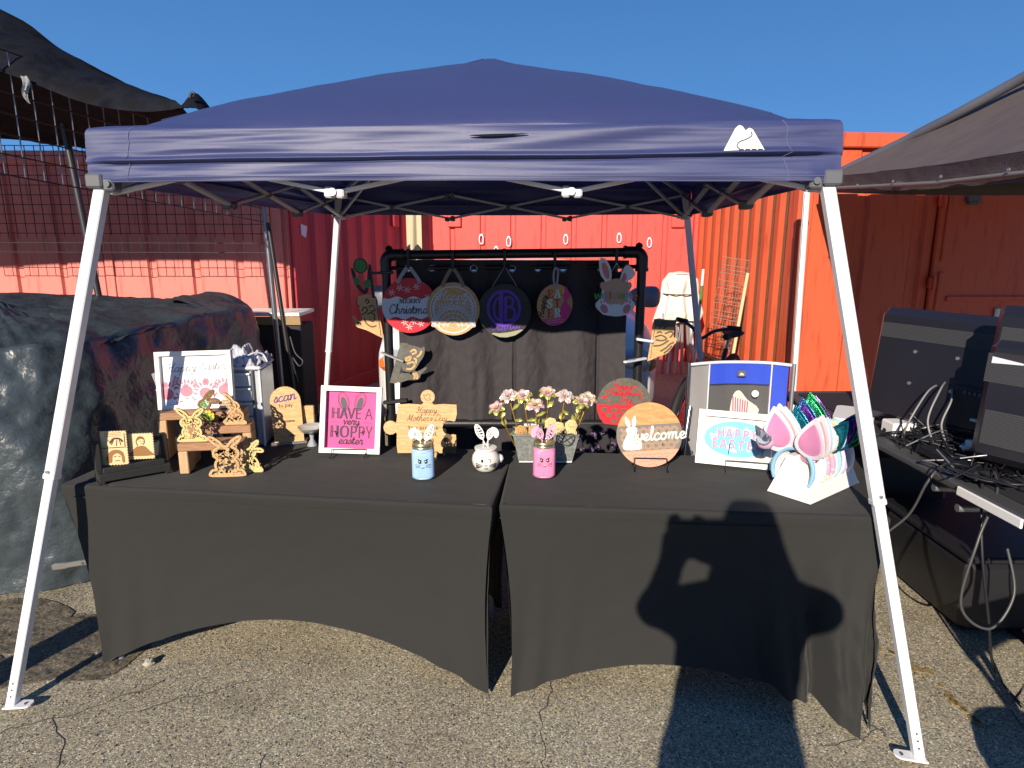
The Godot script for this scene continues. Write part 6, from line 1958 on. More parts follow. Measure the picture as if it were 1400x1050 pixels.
func filigree_bunny(called: String, label: String, o: Vector3, yaw: float, h: float, profile: bool, mirror: float, m: Material, fill: Material, sd: int) -> void:
	var t := thing(called, label, "bunny cutout", o, yaw, "laser cut wooden bunnies by the plank steps")
	var k := h
	var xf := Transform3D(Basis.from_scale(Vector3(mirror * k, k, 1)), Vector3.ZERO)
	var out: PackedVector2Array
	if profile:
		out = spl(pts("-.3 .02 -.32 .08 -.24 .14 -.27 .3 -.2 .42 -.12 .5 -.17 .58 -.12 .68 -.02 .74 .1 .9 .24 .99 .26 .94 .14 .8 .1 .73 .3 .74 .4 .68 .34 .64 .16 .64 .14 .56 .08 .48 .16 .4 .22 .28 .24 .16 .32 .1 .28 .02"), true, 3)
	else:
		out = spl(pts("-.36 .015 -.4 .08 -.34 .155 -.25 .165 -.27 .26 -.25 .36 -.2 .43 -.27 .5 -.295 .6 -.24 .69 -.14 .745 -.24 .82 -.36 .94 -.37 1.0 -.28 .98 -.14 .88 -.055 .765 .0 .76 .055 .765 .14 .88 .28 .98 .37 1.0 .36 .94 .24 .82 .14 .745 .24 .69 .295 .6 .27 .5 .2 .43 .25 .36 .27 .26 .25 .165 .34 .155 .4 .08 .36 .015"), true, 3)
	for q in out.size():
		out[q] *= Vector2(mirror, 1) * k
	part("burnt_edge", M.new().ribbon(out, 0.0086 * h / 0.12, -0.0032, 0.0024, Transform3D.IDENTITY, true), K.burnt, t)
	part("outline", M.new().ribbon(out, 0.0068 * h / 0.12, -0.003, 0.003, Transform3D.IDENTITY, true).box(V(0, 0.012 * h / 0.12 * 0.5, 0), V(0.66 * k, 0.006, 0.008), 0.001), m, t)
	var rng := RandomNumberGenerator.new()
	rng.seed = sd
	var f := M.new()
	var stem := M.new()
	var n := 0
	while n < 78:
		var c := Vector2(rng.randf_range(-0.34, 0.36) * k, rng.randf_range(0.04, 0.97) * k)
		if not Geometry2D.is_point_in_polygon(c, out):
			continue
		n += 1
		var a := rng.randf() * TAU
		if n % 9 == 0:
			f.prism(ellipse(0.045 * k, 0.045 * k, c, 0, 9), -0.0022, 0.0022)
		else:
			f.prism(leaf(c, c + Vector2.from_angle(a) * 0.085 * k, 0.042 * k), -0.0018 - 0.0001 * n * 0.05, 0.0018 + 0.0001 * n * 0.05)
		stem.ribbon(PackedVector2Array([c, c + Vector2.from_angle(a + 2.6) * 0.07 * k]), 0.012 * k, -0.0014, 0.0014)
	part("fretwork", f, fill if fill else m, t)
	part("stems", stem, m, t)

func mason_jar(called: String, label: String, o: Vector3, body: Color, yaw: float, ear: Color) -> void:
	var t := thing(called, label, "jar", o, yaw)
	var paint := mat(body, 0.25, 0.0, {"clearcoat_enabled": true, "clearcoat": 0.5})
	var prof := [Vector2(0.0, 0.0), Vector2(0.03, 0.0), Vector2(0.036, 0.004), Vector2(0.0385, 0.014), Vector2(0.0385, 0.094), Vector2(0.037, 0.104), Vector2(0.033, 0.112), Vector2(0.0305, 0.117), Vector2(0.0305, 0.122)]
	var sq := M.new()
	sq.sheet(func(u: float, v: float) -> Vector3:
		var f := v * (prof.size() - 1)
		var i := mini(int(f), prof.size() - 2)
		var p: Vector2 = prof[i].lerp(prof[i + 1], f - i)
		var a := -TAU * u
		var e := 4.0 if p.y > 0.008 and p.y < 0.105 else 2.4
		var r := 1.16 * p.x / pow(pow(absf(cos(a)), e) + pow(absf(sin(a)), e), 1.0 / e)
		r *= 0.93 if e > 3.0 else 1.0
		return V(cos(a) * r, p.y, sin(a) * r), 48, 40)
	part("glass_body", sq, paint, t)
	part("lid", M.new().lathe([Vector2(0.034, 0.114), Vector2(0.039, 0.115), Vector2(0.0395, 0.12), Vector2(0.038, 0.123), Vector2(0.0395, 0.126), Vector2(0.039, 0.133), Vector2(0.037, 0.136), Vector2(0.035, 0.1355), Vector2(0.034, 0.133), Vector2(0.0, 0.133)], Vector3.ZERO, 32), mat(Color(0.55, 0.5, 0.3), 0.3, 0.9), t)
	var face := M.new()
	var z := 0.0432
	for s in [-1.0, 1.0]:
		face.prism(ellipse(0.0052, 0.0072, V2(s * 0.0115, 0.072), s * -0.35, 14), -0.004, 0.0006, at2(0, 0, z))
		face.ribbon(PackedVector2Array([V2(s * 0.006, 0.0765), V2(s * 0.017, 0.082)]), 0.003, -0.004, 0.0008, at2(0, 0, z))
		for k in 3:
			face.ribbon(spl(PackedVector2Array([V2(s * 0.011, 0.058 - 0.0035 * k), V2(s * 0.02, 0.061 - 0.005 * k), V2(s * 0.027, 0.063 - 0.0065 * k)])), 0.0009, -0.004, 0.0006, at2(0, 0, z - 0.001))
	face.ribbon(spl(pts("-.005 .05 -.003 .0475 0 .05 .003 .0475 .005 .05")), 0.0012, -0.004, 0.0006, at2(0, 0, z))
	part("painted_face", face, K.ink, t)
	var eyes := M.new()
	for s in [-1.0, 1.0]:
		eyes.prism(ellipse(0.0018, 0.0022, V2(s * 0.0115 - 0.001, 0.074), 0, 8), 0.0006, 0.0011, at2(0, 0, z))
	part("eye_shine", eyes, K.white_paint, t)
	part("nose", M.new().prism(heart(0.005, V2(0, 0.054)), -0.004, 0.0005, at2(0, 0, z)), mat(body.lerp(Color.WHITE, 0.4), 0.4), t)
	ears(t, V(0.0, 0.134, 0.0), mat(ear, 0.5), 0.068, -1.0)

func ears(t: Node3D, o: Vector3, m: Material, h: float, flop: float) -> void:
	# one lace ear that stands and one that folds over, each on a stick
	for s in [-1.0, 1.0]:
		var lace := M.new()
		var base := V2(s * 0.009, 0.0)
		var tilt = -s * 0.42 if s != flop else -s * 0.3
		var xf := Transform3D(Basis(Vector3(0, 0, 1), tilt), o + V(base.x, 0.004, 0.002 * s))
		lace.ribbon(PackedVector2Array([V2(0, -0.02), V2(0, h * 0.2)]), 0.0035, 0, 0.003, xf)
		var out := spl(pts("0 .08 -.14 .25 -.19 .55 -.12 .9 0 1.02 .12 .9 .19 .55 .14 .25", h), true, 3)
		if s == flop:
			out = spl(pts("0 .08 -.14 .25 -.18 .5 -.05 .72 .12 .6 .16 .3", h), true, 3)
		lace.ribbon(out, 0.0045, 0, 0.003, xf, true)
		var hh := h if s != flop else h * 0.65
		for k in 9:
			var y := hh * (0.2 + 0.085 * k)
			var wd := 0.13 * h * sin(PI * clampf(y / hh, 0.1, 0.95))
			lace.ribbon(PackedVector2Array([V2(-wd, y + 0.003 * (k % 2)), V2(wd, y - 0.004 * ((k + 1) % 2))]), 0.0024, 0.0003, 0.0026, xf)
			lace.prism(ellipse(0.0036, 0.0026, V2(wd * 0.5 * (1 if k % 2 else -1), y + 0.002), 0.5, 8), 0.0004, 0.0027, xf)
		part("lace_ear", lace, m, t)
		if s == flop:
			var tip := M.new()
			tip.prism(spl(pts("-.05 .78 .08 .86 .3 .82 .46 .62 .48 .4 .38 .28 .26 .34 .12 .58", h), true, 3), 0.003, 0.006, Transform3D(xf.basis * Basis.from_scale(Vector3(s, 1, 1)), xf.origin))
			part("folded_tip", tip, m, t)

func left_table_goods() -> void:
	# plank steps
	var st := thing("plank_steps", "three nested wooden plank steps at the left end of the left table", "display steps", V(-1.12, TY, -2.41), 0.16)
	for k in 3:
		var p: Array = [[-0.02, 0.0, 0.235, 0.118, 0.075], [-0.02, -0.105, 0.25, 0.152, 0.075], [-0.105, -0.205, 0.33, 0.19, 0.085]][k]
		var th := 0.03
		part("plank", M.new().box(V(p[0], p[3] - th * 0.5, p[1]), V(p[2], th, p[4]), 0.003), K.plank, st)
		for s in [-1.0, 1.0]:
			part("plank_leg", M.new().box(V(p[0] + s * (p[2] * 0.5 - 0.017), (p[3] - th) * 0.5 - 0.0002, p[1]), V(0.034, p[3] - th - 0.0006, p[4] - 0.001), 0.003), K.plank_end, st)
	# white framed Happy Easter picture with pink flowers
	var hf := thing("easter_picture", "white framed picture reading Happy Easter in grey over pink flowers", "framed sign", V(-1.285, TY + 0.192, -2.605), 0.03)
	hf.rotation.z = 0.03
	var fr := frame_sign(hf, 0.305, 0.235, 0.017, 0.024, 0.12, K.paper)
	var tx := M.new()
	script(tx, "Happy Easter", 0.0185, at2(0.004, 0.163, -0.006, 0.03), 0.0026, 0.0, 0.0012, 0.35)
	part("lettering", tx, K.grey_ink, fr)
	var pk := M.new()
	var rng := RandomNumberGenerator.new()
	rng.seed = 5
	for k in 4:
		var c := V2(-0.118 + 0.077 * k, 0.062 + 0.01 * (k % 2))
		pk.prism(ellipse(0.025, 0.023, c, 0.0, 20), -0.0058, -0.0048)
		for q in 7:
			var d := Vector2.from_angle(0.6 + 0.36 * q)
			pk.prism(leaf(c + d * 0.03, c + d * 0.052, 0.009), -0.0058, -0.0047)
	for k in 7:
		var c := V2(-0.125 + 0.041 * k, 0.098 + 0.012 * sin(k * 2.0))
		if k % 2 == 0:
			for q in 7:
				pk.prism(leaf(c, c + Vector2.from_angle(TAU * q / 7.0) * 0.017, 0.008), -0.0058, -0.0046)
		else:
			var d := V2(0.4 * (1 if k % 4 == 1 else -1), 1).normalized()
			for q in 4:
				for s in [-1.0, 1.0]:
					var p := c + d * (0.009 * q - 0.01)
					pk.prism(leaf(p, p + d.rotated(s * 0.9) * 0.015, 0.006), -0.0058, -0.0045)
	for k in 26:
		var c := V2(rng.randf_range(-0.13, 0.13), rng.randf_range(0.024, 0.06))
		pk.prism(leaf(c, c + Vector2.from_angle(rng.randf() * TAU) * 0.014, 0.007), -0.0058, -0.0049)
	part("pink_flowers", pk, mat(Color(0.58, 0.19, 0.24), 0.6), fr)
	# laser-cut bunnies
	filigree_bunny("wooden_bunny", "large front facing fretwork bunny leaning on the lowest plank step", V(-1.062, TY + 0.001, -2.335), 0.1, 0.152, false, 1.0, K.ply, null, 3)
	filigree_bunny("wooden_bunny", "fretwork bunny in profile standing right of the large front facing bunny", V(-0.99, TY + 0.001, -2.385), -0.1, 0.125, true, 1.0, mat(Color(0.62, 0.48, 0.2), 0.6), null, 4)
	filigree_bunny("wooden_bunny", "front facing pale fretwork bunny at the left end of the lowest step", V(-1.208, TY + 0.119, -2.39), 0.1, 0.125, false, 1.0, mat(Color(0.62, 0.48, 0.2), 0.6), null, 6)
	filigree_bunny("wooden_bunny", "dark edged bunny with green and yellow flowers before the white frame", V(-1.2, TY + 0.153, -2.495), 0.0, 0.14, true, 1.0, mat(Color(0.2, 0.09, 0.04), 0.7), mat(Color(0.12, 0.3, 0.06), 0.6), 8)
	filigree_bunny("wooden_bunny", "brown fretwork bunny in profile at the right end of the middle step", V(-1.095, TY + 0.153, -2.51), 0.1, 0.125, true, -1.0, K.ply, null, 9)
	var yb := M.new()
	for k in 8:
		yb.prism(ellipse(0.006, 0.006, V2(0.012 * (k % 3) - 0.004, 0.02 + 0.011 * (k / 2)), 0, 8), 0.002, 0.0036)
	single("yellow_flowers", yb, mat(Color(0.6, 0.48, 0.03), 0.6), "small yellow flowers stuck on the green flowered bunny", "flowers", V(-1.19, TY + 0.155, -2.493))
	# black rack with engraved stamp plaques
	var rk := thing("black_rack", "low black wooden rack at the left table corner", "rack", V(-1.428, TY, -2.36), 0.63)
	part("base", M.new().box(V(0, 0.022, 0), V(0.235, 0.03, 0.14), 0.003), K.black_wood, rk)
	for s in [-1.0, 1.0]:
		part("end_board", M.new().box(V(s * 0.11, 0.07, 0.0), V(0.024, 0.14, 0.035), 0.004).box(V(s * 0.11, 0.004, 0), V(0.026, 0.008, 0.14), 0.002), K.black_wood, rk)
	part("rail", M.new().box(V(0, 0.03, 0.05), V(0.2, 0.05, 0.014), 0.003).box(V(0, 0.118, -0.03), V(0.2, 0.014, 0.012), 0.003), K.black_wood, rk)
	stamp_plaque("tall engraved plaque with scalloped edge, a bird above a face, in the rack", V(-1.468, TY + 0.046, -2.325), 0.15, 0.092, 0.13, 0)
	stamp_plaque("square engraved plaque with scalloped edge and a head and shoulders figure", V(-1.388, TY + 0.058, -2.36), 0.15, 0.09, 0.1, 1)
	# black slanted stand behind, and a small black device
	var bs := thing("black_easel", "dark grey folding stand leaning behind the white framed picture", "stand", V(-1.41, TY, -2.62), 0.2)
	part("side_bar", M.new().bar(V(0.06, 0, 0.02), V(-0.05, 0.33, -0.05), 0.022, 0.03), K.grey_ink, bs)
	part("side_bar", M.new().bar(V(0.22, 0, 0.03), V(0.1, 0.2, -0.02), 0.022, 0.03), K.steel_grey, bs)
	part("top_bar", M.new().bar(V(-0.05, 0.33, -0.05), V(0.12, 0.335, -0.06), 0.02, 0.02), K.black_plastic, bs)
	part("panel", M.new().quad2(V(0.05, 0.02, 0.0), V(0.24, 0.02, 0.0), V(0.13, 0.32, -0.065), V(-0.04, 0.32, -0.065)), K.black_plastic, bs)
	var dv := thing("black_gadget", "small round black gadget with a shiny rim behind the engraved plaques", "gadget", V(-1.42, TY + 0.0, -2.58))
	part("body", M.new().lathe([Vector2(0, 0.15), Vector2(0.016, 0.148), Vector2(0.02, 0.135), Vector2(0.016, 0.125), Vector2(0.012, 0.1), Vector2(0.03, 0.0)], Vector3.ZERO, 18), mat(Color(0.01, 0.01, 0.01), 0.12), dv)
	part("ring", M.new().lathe([Vector2(0.02, 0.112), Vector2(0.024, 0.108), Vector2(0.02, 0.104)], Vector3.ZERO, 18), K.chrome, dv)
	# clear drawer tower
	var dt := thing("drawer_tower", "clear plastic drawer tower with a plastic bag on top", "drawers", V(-1.155, TY + 0.001, -2.79), 0.1)
	var clear := mat(Color(0.6, 0.62, 0.64), 0.25)
	var bodym := mat(Color(0.45, 0.47, 0.48), 0.2)
	part("case", M.new().box(V(0.0, 0.165, -0.02), V(0.175, 0.33, 0.2), 0.006), bodym, dt)
	for k in 5:
		var dr := part("drawer", M.new().box(V(-0.015, 0.034 + 0.064 * k, 0.085), V(0.125, 0.056, 0.014), 0.004), clear, dt)
		part("drawer_lip", M.new().box(V(-0.015, 0.06 + 0.064 * k, 0.095), V(0.125, 0.008, 0.014), 0.002), K.white_paint, dr)
	for s in [-0.083, 0.055, 0.085]:
		part("corner_post", M.new().tube([V(s, 0, 0.088), V(s, 0.34, 0.088)], 0.005, 8), K.bracket if s == 0.055 else K.silver_ink, dt)
	part("top_tray", M.new().box(V(0.0, 0.34, -0.01), V(0.19, 0.016, 0.22), 0.006), clear, dt)
	part("handle", M.new().tube(spl3([V(0.0, 0.35, 0.06), V(0.04, 0.39, 0.03), V(0.08, 0.385, 0.0), V(0.1, 0.34, 0.0)], 6), 0.004, 6), K.silver_ink, dt)
	var bn := noise(9.0, FastNoiseLite.TYPE_SIMPLEX_SMOOTH, 3, 131)
	var bag := M.new()
	bag.sheet(func(u: float, v: float) -> Vector3:
		var p := V(lerpf(-0.09, 0.09, u), 0, lerpf(0.09, -0.1, v))
		p.y = 0.352 + 0.05 * sin(u * PI) * sin(v * PI) + 0.05 * bn.get_noise_2d(u * 0.32, v * 0.32) + 0.012 * bn.get_noise_2d(u * 1.3, v * 1.3)
		return p, 46, 40, true)
	single("plastic_bag", bag, mat(Color(0.6, 0.58, 0.64), 0.15, 0.35), "crinkled silvery plastic bag lying on the clear drawer tower", "bag", V(-1.155, TY + 0.003, -2.79))
	# scan to pay board
	var sc := thing("payment_board", "arched pale wooden board reading scan to pay", "sign", V(-0.965, TY, -2.745), 0.1)
	sc.scale = Vector3.ONE * 1.08
	sc.rotation.z = 0.06
	var arch := PackedVector2Array([V2(-0.058, 0), V2(0.058, 0)])
	for k in 15:
		arch.append(V2(0, 0.165) + Vector2.from_angle(PI * k / 14.0) * 0.06)
	part("board", M.new().prism(arch, 0, 0.006, Transform3D(Basis(Vector3.RIGHT, -0.1), V(0, 0.008, 0.0))), K.maple, sc)
	var sw := M.new()
	var sx := Transform3D(Basis(Vector3.RIGHT, -0.1), V(0, 0.008, 0.0062))
	script(sw, "scan", 0.021, sx * at2(-0.002, 0.178, 0.0, 0.12), 0.0042, 0.0, 0.0008, 0.3)
	part("purple_script", sw, mat(Color(0.07, 0.02, 0.2), 0.5), sc)
	var sw2 := M.new()
	sw2.word("to pay", 0.014, sx * at2(0.0, 0.15, 0.0), 0.0012)
	sw2.word("venmo", 0.011, sx * at2(0.004, 0.086, 0.0), 0.0012, "Droid Sans", 700)
	sw2.word("Zelle", 0.01, sx * at2(0.012, 0.026, 0.0), 0.0012)
	part("lettering", sw2, K.burnt, sc)
	part("stand", M.new().box(V(0.0, 0.006, -0.01), V(0.14, 0.012, 0.05), 0.002), K.glass, sc)
	single("wooden_block", M.new().box(V(0, 0.06, 0), V(0.06, 0.12, 0.02), 0.003), K.maple, "plain pale wooden block right behind the scan to pay board", "block", V(-0.895, TY + 0.04, -2.79))
	var gd := thing("glass_dish", "clear glass dish on a foot right of the scan to pay board", "dish", V(-0.86, TY, -2.72))
	part("bowl", M.new().lathe([Vector2(0.0, 0.06), Vector2(0.045, 0.065), Vector2(0.06, 0.085), Vector2(0.058, 0.086), Vector2(0.042, 0.07), Vector2(0.0, 0.064)], Vector3.ZERO, 24), mat(Color(0.5, 0.52, 0.55), 0.1, 0.4), gd)
	part("stem", M.new().lathe([Vector2(0.0, 0.06), Vector2(0.012, 0.058), Vector2(0.008, 0.03), Vector2(0.022, 0.004), Vector2(0.022, 0.0)], Vector3.ZERO, 18), mat(Color(0.6, 0.62, 0.65), 0.1, 0.5), gd)
	single("dark_box", M.new().box(V(0, 0.03, 0), V(0.2, 0.06, 0.14), 0.006), mat(Color(0.03, 0.025, 0.045), 0.5), "flat dark box behind the glass dish at the table back edge", "box", V(-0.78, TY + 0.04, -2.93))
	single("dark_crate", M.new().box(V(0, 0.38, 0), V(0.5, 0.76, 0.3), 0.01), K.black_plastic, "tall dark crate behind the left table carrying the flat dark box", "crate", V(-0.88, 0.012, -3.0))

func stamp_plaque(label: String, o: Vector3, yaw: float, w: float, h: float, kind: int) -> void:
	var t := thing("engraved_plaque", label, "plaque", o, yaw, "engraved plaques in the black rack")
	t.rotation.x = -0.06
	var poly := PackedVector2Array()
	var step := 0.0098
	var corners := [V2(-w / 2, 0), V2(w / 2, 0), V2(w / 2, h), V2(-w / 2, h)]
	for k in 4:
		var a: Vector2 = corners[k]
		var b: Vector2 = corners[(k + 1) % 4]
		var nrm := Vector2((b - a).y, -(b - a).x).normalized()
		var n := int(a.distance_to(b) / step)
		for i in n:
			poly.append(a.lerp(b, (i + 0.1) / n))
			poly.append(a.lerp(b, (i + 0.35) / n) - nrm * 0.0032)
			poly.append(a.lerp(b, (i + 0.65) / n) - nrm * 0.0032)
			poly.append(a.lerp(b, (i + 0.9) / n))
	part("board", M.new().prism(poly, 0, 0.005), mat(Color(0.66, 0.5, 0.26), 0.6), t)
	var e := M.new()
	var d := M.new()
	if kind == 0:
		e.ribbon(pts("-.04 .066 .04 .068"), 0.003, 0.005, 0.0056)
		for k in 3:
			e.ribbon(PackedVector2Array([V2(-0.03, 0.122 - 0.006 * k), V2(0.028, 0.123 - 0.006 * k)]), 0.0014, 0.005, 0.0056)
		e.ribbon(spl(pts("-.012 .085 .0 .1 .02 .1 .03 .09"), false, 4), 0.007, 0.005, 0.0058)
		for q in ["0 .095 -.008 .078", ".012 .095 .008 .074", ".02 .095 .024 .076", "-.008 .09 -.02 .094"]:
			e.ribbon(pts(q), 0.003, 0.005, 0.0057)
		e.ribbon(pts(".038 .072 .038 .12"), 0.003, 0.005, 0.0057)
		d.prism(spl(pts("-.026 .01 -.03 .03 -.012 .055 .014 .058 .03 .045 .033 .012 .024 .012 .022 .035 .008 .045 -.008 .036 -.012 .012"), true, 3), 0.0051, 0.0059)
		for q in ["-.004 .032 .004 .034", ".012 .034 .018 .032", "0 .017 .015 .0175"]:
			e.ribbon(spl(pts(q), false, 3), 0.0024, 0.005, 0.0059)
	else:
		d.prism(spl(pts("-.04 .014 -.036 .03 -.022 .044 -.01 .05 .012 .05 .03 .03 .042 .014"), true, 3), 0.005, 0.0056)
		e.ribbon(spl(pts("-.012 .052 -.016 .07 -.006 .084 .008 .082 .013 .068 .008 .056"), false, 4), 0.0028, 0.005, 0.0058)
		d.prism(spl(pts("-.016 .07 -.008 .087 .008 .086 .014 .074 .004 .078 -.006 .076"), true, 3), 0.005, 0.0057)
		for q in ["-.004 .069 .0 .07", ".006 .069 .01 .068", "-.001 .06 .006 .0595"]:
			e.ribbon(pts(q), 0.002, 0.005, 0.0058)
	part("engraving", e, K.burnt, t)
	part("engraved_shade", d, mat(Color(0.26, 0.12, 0.03), 0.7), t)

func middle_goods() -> void:
	# pink framed sign
	var p := thing("pink_sign", "pink sign in a white frame with bunny ears over the lettering", "framed sign", V(-0.668, TY + 0.008, -2.59), 0.06)
	p.rotation.z = -0.05
	var fr := frame_sign(p, 0.245, 0.275, 0.02, 0.03, 0.2, mat(Color(0.68, 0.06, 0.24), 0.6))
	var ink := M.new()
	var z := -0.0095
	for s in [-1.0, 1.0]:
		ink.ribbon(ellipse(0.021, 0.038, V2(s * 0.034, 0.213), -s * 0.28, 22), 0.0028, z, z + 0.0012, Transform3D.IDENTITY, true)
		ink.ribbon(ellipse(0.0165, 0.032, V2(s * 0.034, 0.211), -s * 0.28, 22), 0.0016, z, z + 0.0011, Transform3D.IDENTITY, true)
	var xf := at2(0, 0, z)
	for row in [["HAVE A", 0.162, 0.046], ["HOPPY", 0.086, 0.05]]:
		ink.word(row[0], row[2], xf * at2(0.0, row[1], 0), 0.0014, "Droid Sans", 400, 0.82)
		ink.word(row[0], row[2] * 0.96, xf * at2(0.0035, row[1], 0), 0.0012, "Droid Sans", 400, 0.82)
	script(ink, "very", 0.017, xf * at2(0.0, 0.125, 0), 0.005, 0, 0.0013, 0.2)
	script(ink, "easter", 0.018, xf * at2(0.0, 0.045, 0), 0.005, 0, 0.0013, 0.2)
	for s in [-1.0, 1.0]:
		ink.ribbon(spl(PackedVector2Array([V2(s * 0.05, 0.124), V2(s * 0.065, 0.128), V2(s * 0.085, 0.122)])), 0.0016, z, z + 0.001)
		for k in 2:
			ink.prism(ellipse(0.002, 0.002, V2(s * 0.068 + k * 0.008, 0.112), 0, 8), z, z + 0.001)
	part("lettering", ink, mat(Color(0.05, 0.01, 0.05), 0.6), fr)
	var gr := M.new()
	for s in [-1.0, 1.0]:
		gr.prism(ellipse(0.0125, 0.026, V2(s * 0.033, 0.206), -s * 0.28, 20), z, z + 0.001)
	part("grey_inner_ears", gr, mat(Color(0.06, 0.06, 0.075), 0.6), fr)
	var e := thing("wire_easel", "thin black wire easel holding the pink framed sign", "easel", V(-0.668, TY, -2.575), 0.06, "wire easels")
	wire_easel(e, 0.068, 0.032, 0.006)

	# puzzle piece
	var z2 := thing("puzzle_sign", "wooden jigsaw piece sign reading Happy Mother's Day", "sign", V(-0.348, TY + 0.012, -2.585), 0.0)
	z2.rotation.x = -0.12
	var o := PackedVector2Array([V2(-0.12, 0), V2(0.118, 0)])
	o.append_array([V2(0.121, 0.05), V2(0.119, 0.076)])
	for k in 11:
		o.append(V2(0.094, 0.105) + Vector2.from_angle(-1.1 - (TAU - 2.2) * k / 10.0) * 0.03)
	o.append_array([V2(0.116, 0.133), V2(0.123, 0.16), V2(0.122, 0.2), V2(0.07, 0.203), V2(0.03, 0.2)])
	for k in 13:
		o.append(V2(0.005, 0.232) + Vector2.from_angle(-0.95 + (TAU - 1.24) * k / 12.0) * 0.029)
	o.append_array([V2(-0.02, 0.2), V2(-0.07, 0.204), V2(-0.118, 0.2), V2(-0.12, 0.16), V2(-0.123, 0.132)])
	for k in 11:
		o.append(V2(-0.148, 0.105) + Vector2.from_angle(0.75 + (TAU - 1.5) * k / 10.0) * 0.029)
	o.append_array([V2(-0.122, 0.08), V2(-0.124, 0.04)])
	part("board", M.new().prism(o, 0, 0.008), K.maple, z2)
	var tx := M.new()
	script(tx, "Happy", 0.013, at2(0.0, 0.173, 0.008), 0.0022, 0, 0.0009, 0.4)
	script(tx, "Mother's Day", 0.0135, at2(0.0, 0.14, 0.008), 0.0022, 0, 0.0009, 0.4)
	tx.word("You are the", 0.0165, at2(-0.015, 0.105, 0.008), 0.0012, "Droid Sans", 700)
	tx.word("piece that", 0.0165, at2(-0.015, 0.08, 0.008), 0.0012, "Droid Sans", 700)
	tx.word("holds us", 0.0165, at2(-0.015, 0.055, 0.008), 0.0012, "Droid Sans", 700)
	tx.word("together", 0.0165, at2(-0.015, 0.03, 0.008), 0.0012, "Droid Sans", 700)
	tx.ribbon(spl(pts("-.004 .222 -.012 .24 .0 .236 .006 .246 .016 .238 .01 .228 .018 .222 .004 .218 -.004 .222"), false, 4), 0.0022, 0.008, 0.009)
	part("lettering", tx, mat(Color(0.2, 0.11, 0.04), 0.7), z2)
	var pt := M.new()
	pt.prism(spl(pts(".066 .002 .07 .03 .085 .042 .11 .04 .116 .03 .116 .002"), true, 3), 0.008, 0.0092)
	pt.prism(spl(pts(".068 .052 .07 .07 .085 .08 .1 .074 .104 .06 .095 .05 .08 .046"), true, 3), 0.008, 0.0094)
	part("engraved_portrait", pt, mat(Color(0.12, 0.07, 0.035), 0.8), z2)
	part("stand_foot", M.new().box(V(0.03, -0.002, 0.018), V(0.03, 0.02, 0.05), 0.002).box(V(-0.04, -0.002, 0.018), V(0.03, 0.02, 0.05), 0.002), K.maple, z2)

	mason_jar("mason_jar", "pale blue mason jar with painted bunny face and white lace ears", V(-0.329, TY + 0.001, -2.33), Color(0.32, 0.5, 0.72), 0.1, Color(0.66, 0.76, 0.82))
	mason_jar("mason_jar", "pink mason jar with painted bunny face and pink lace ears", V(0.121, TY + 0.001, -2.35), Color(0.72, 0.23, 0.4), 0.0, Color(0.72, 0.35, 0.5))
	# fish bowl bunny
	var b := thing("bowl_bunny", "round white glass bowl with bunny face, pink heart nose and white ears", "bowl", V(-0.1, TY + 0.001, -2.41), 0.05)
	var glaze := mat(Color(0.72, 0.7, 0.62), 0.2, 0.0, {"clearcoat_enabled": true, "clearcoat": 0.8})
	part("bowl", M.new().lathe([Vector2(0, 0), Vector2(0.03, 0.0), Vector2(0.038, 0.006), Vector2(0.05, 0.025), Vector2(0.0535, 0.044), Vector2(0.05, 0.062), Vector2(0.041, 0.075), Vector2(0.0385, 0.08), Vector2(0.042, 0.085), Vector2(0.0425, 0.088), Vector2(0.038, 0.089)], Vector3.ZERO, 40), glaze, b)
	part("lid", M.new().lathe([Vector2(0.039, 0.087), Vector2(0.0425, 0.0885), Vector2(0.0425, 0.0915), Vector2(0.0, 0.0925)], Vector3.ZERO, 32), K.white_paint, b)
	var fc := M.new()
	var bx := Transform3D(Basis(Vector3.RIGHT, 0.0), V(0, 0, 0.0505))
	fc.prism(ellipse(0.005, 0.0075, V2(-0.0135, 0.052), 0, 14), -0.012, 0.001, bx)
	fc.ribbon(ellipse(0.0055, 0.007, V2(0.0125, 0.052), 0, 16), 0.0012, -0.012, 0.001, bx, true)
	for s in [-1.0, 1.0]:
		for k in 3:
			fc.ribbon(PackedVector2Array([V2(s * 0.014, 0.036 - 0.003 * k), V2(s * 0.037, 0.041 - 0.008 * k)]), 0.0012, -0.02, 0.0002, bx)
	fc.ribbon(spl(pts("-.006 .023 -.003 .02 0 .023 .003 .02 .006 .023")), 0.0012, -0.01, 0.001, bx)
	part("painted_face", fc, K.ink, b)
	part("nose", M.new().prism(heart(0.012, V2(0, 0.034)), -0.01, 0.0015, bx), mat(Color(0.6, 0.25, 0.36), 0.4), b)
	part("pom_tail", M.new().lathe([Vector2(0, 0.06), Vector2(0.012, 0.055), Vector2(0.018, 0.042), Vector2(0.012, 0.028), Vector2(0, 0.024)], V(0.052, 0, -0.012), 14), K.white_paint, b)
	ears(b, V(0.0, 0.115, 0.0), K.white_paint, 0.066, 1.0)
	part("stick", M.new().bar(V(-0.009, 0.09, 0.002), V(-0.009, 0.13, 0.002), 0.0035).bar(V(0.009, 0.09, 0.003), V(0.009, 0.13, 0.003), 0.0035), K.white_paint, b)

	# galvanised planter with foil roses
	var pl := thing("planter", "galvanised metal planter box filled with foil roses", "planter", V(0.134, TY + 0.001, -2.54), 0.0)
	var zinc := weather(mat(Color(0.36, 0.38, 0.35), 0.5, 0.35), ntex(noise(0.05, FastNoiseLite.TYPE_CELLULAR, 2, 141), 256, [[0.0, Color(0.7, 0.7, 0.7)], [1.0, Color(1, 1, 1)]]), 0.18)
	var pb := M.new()
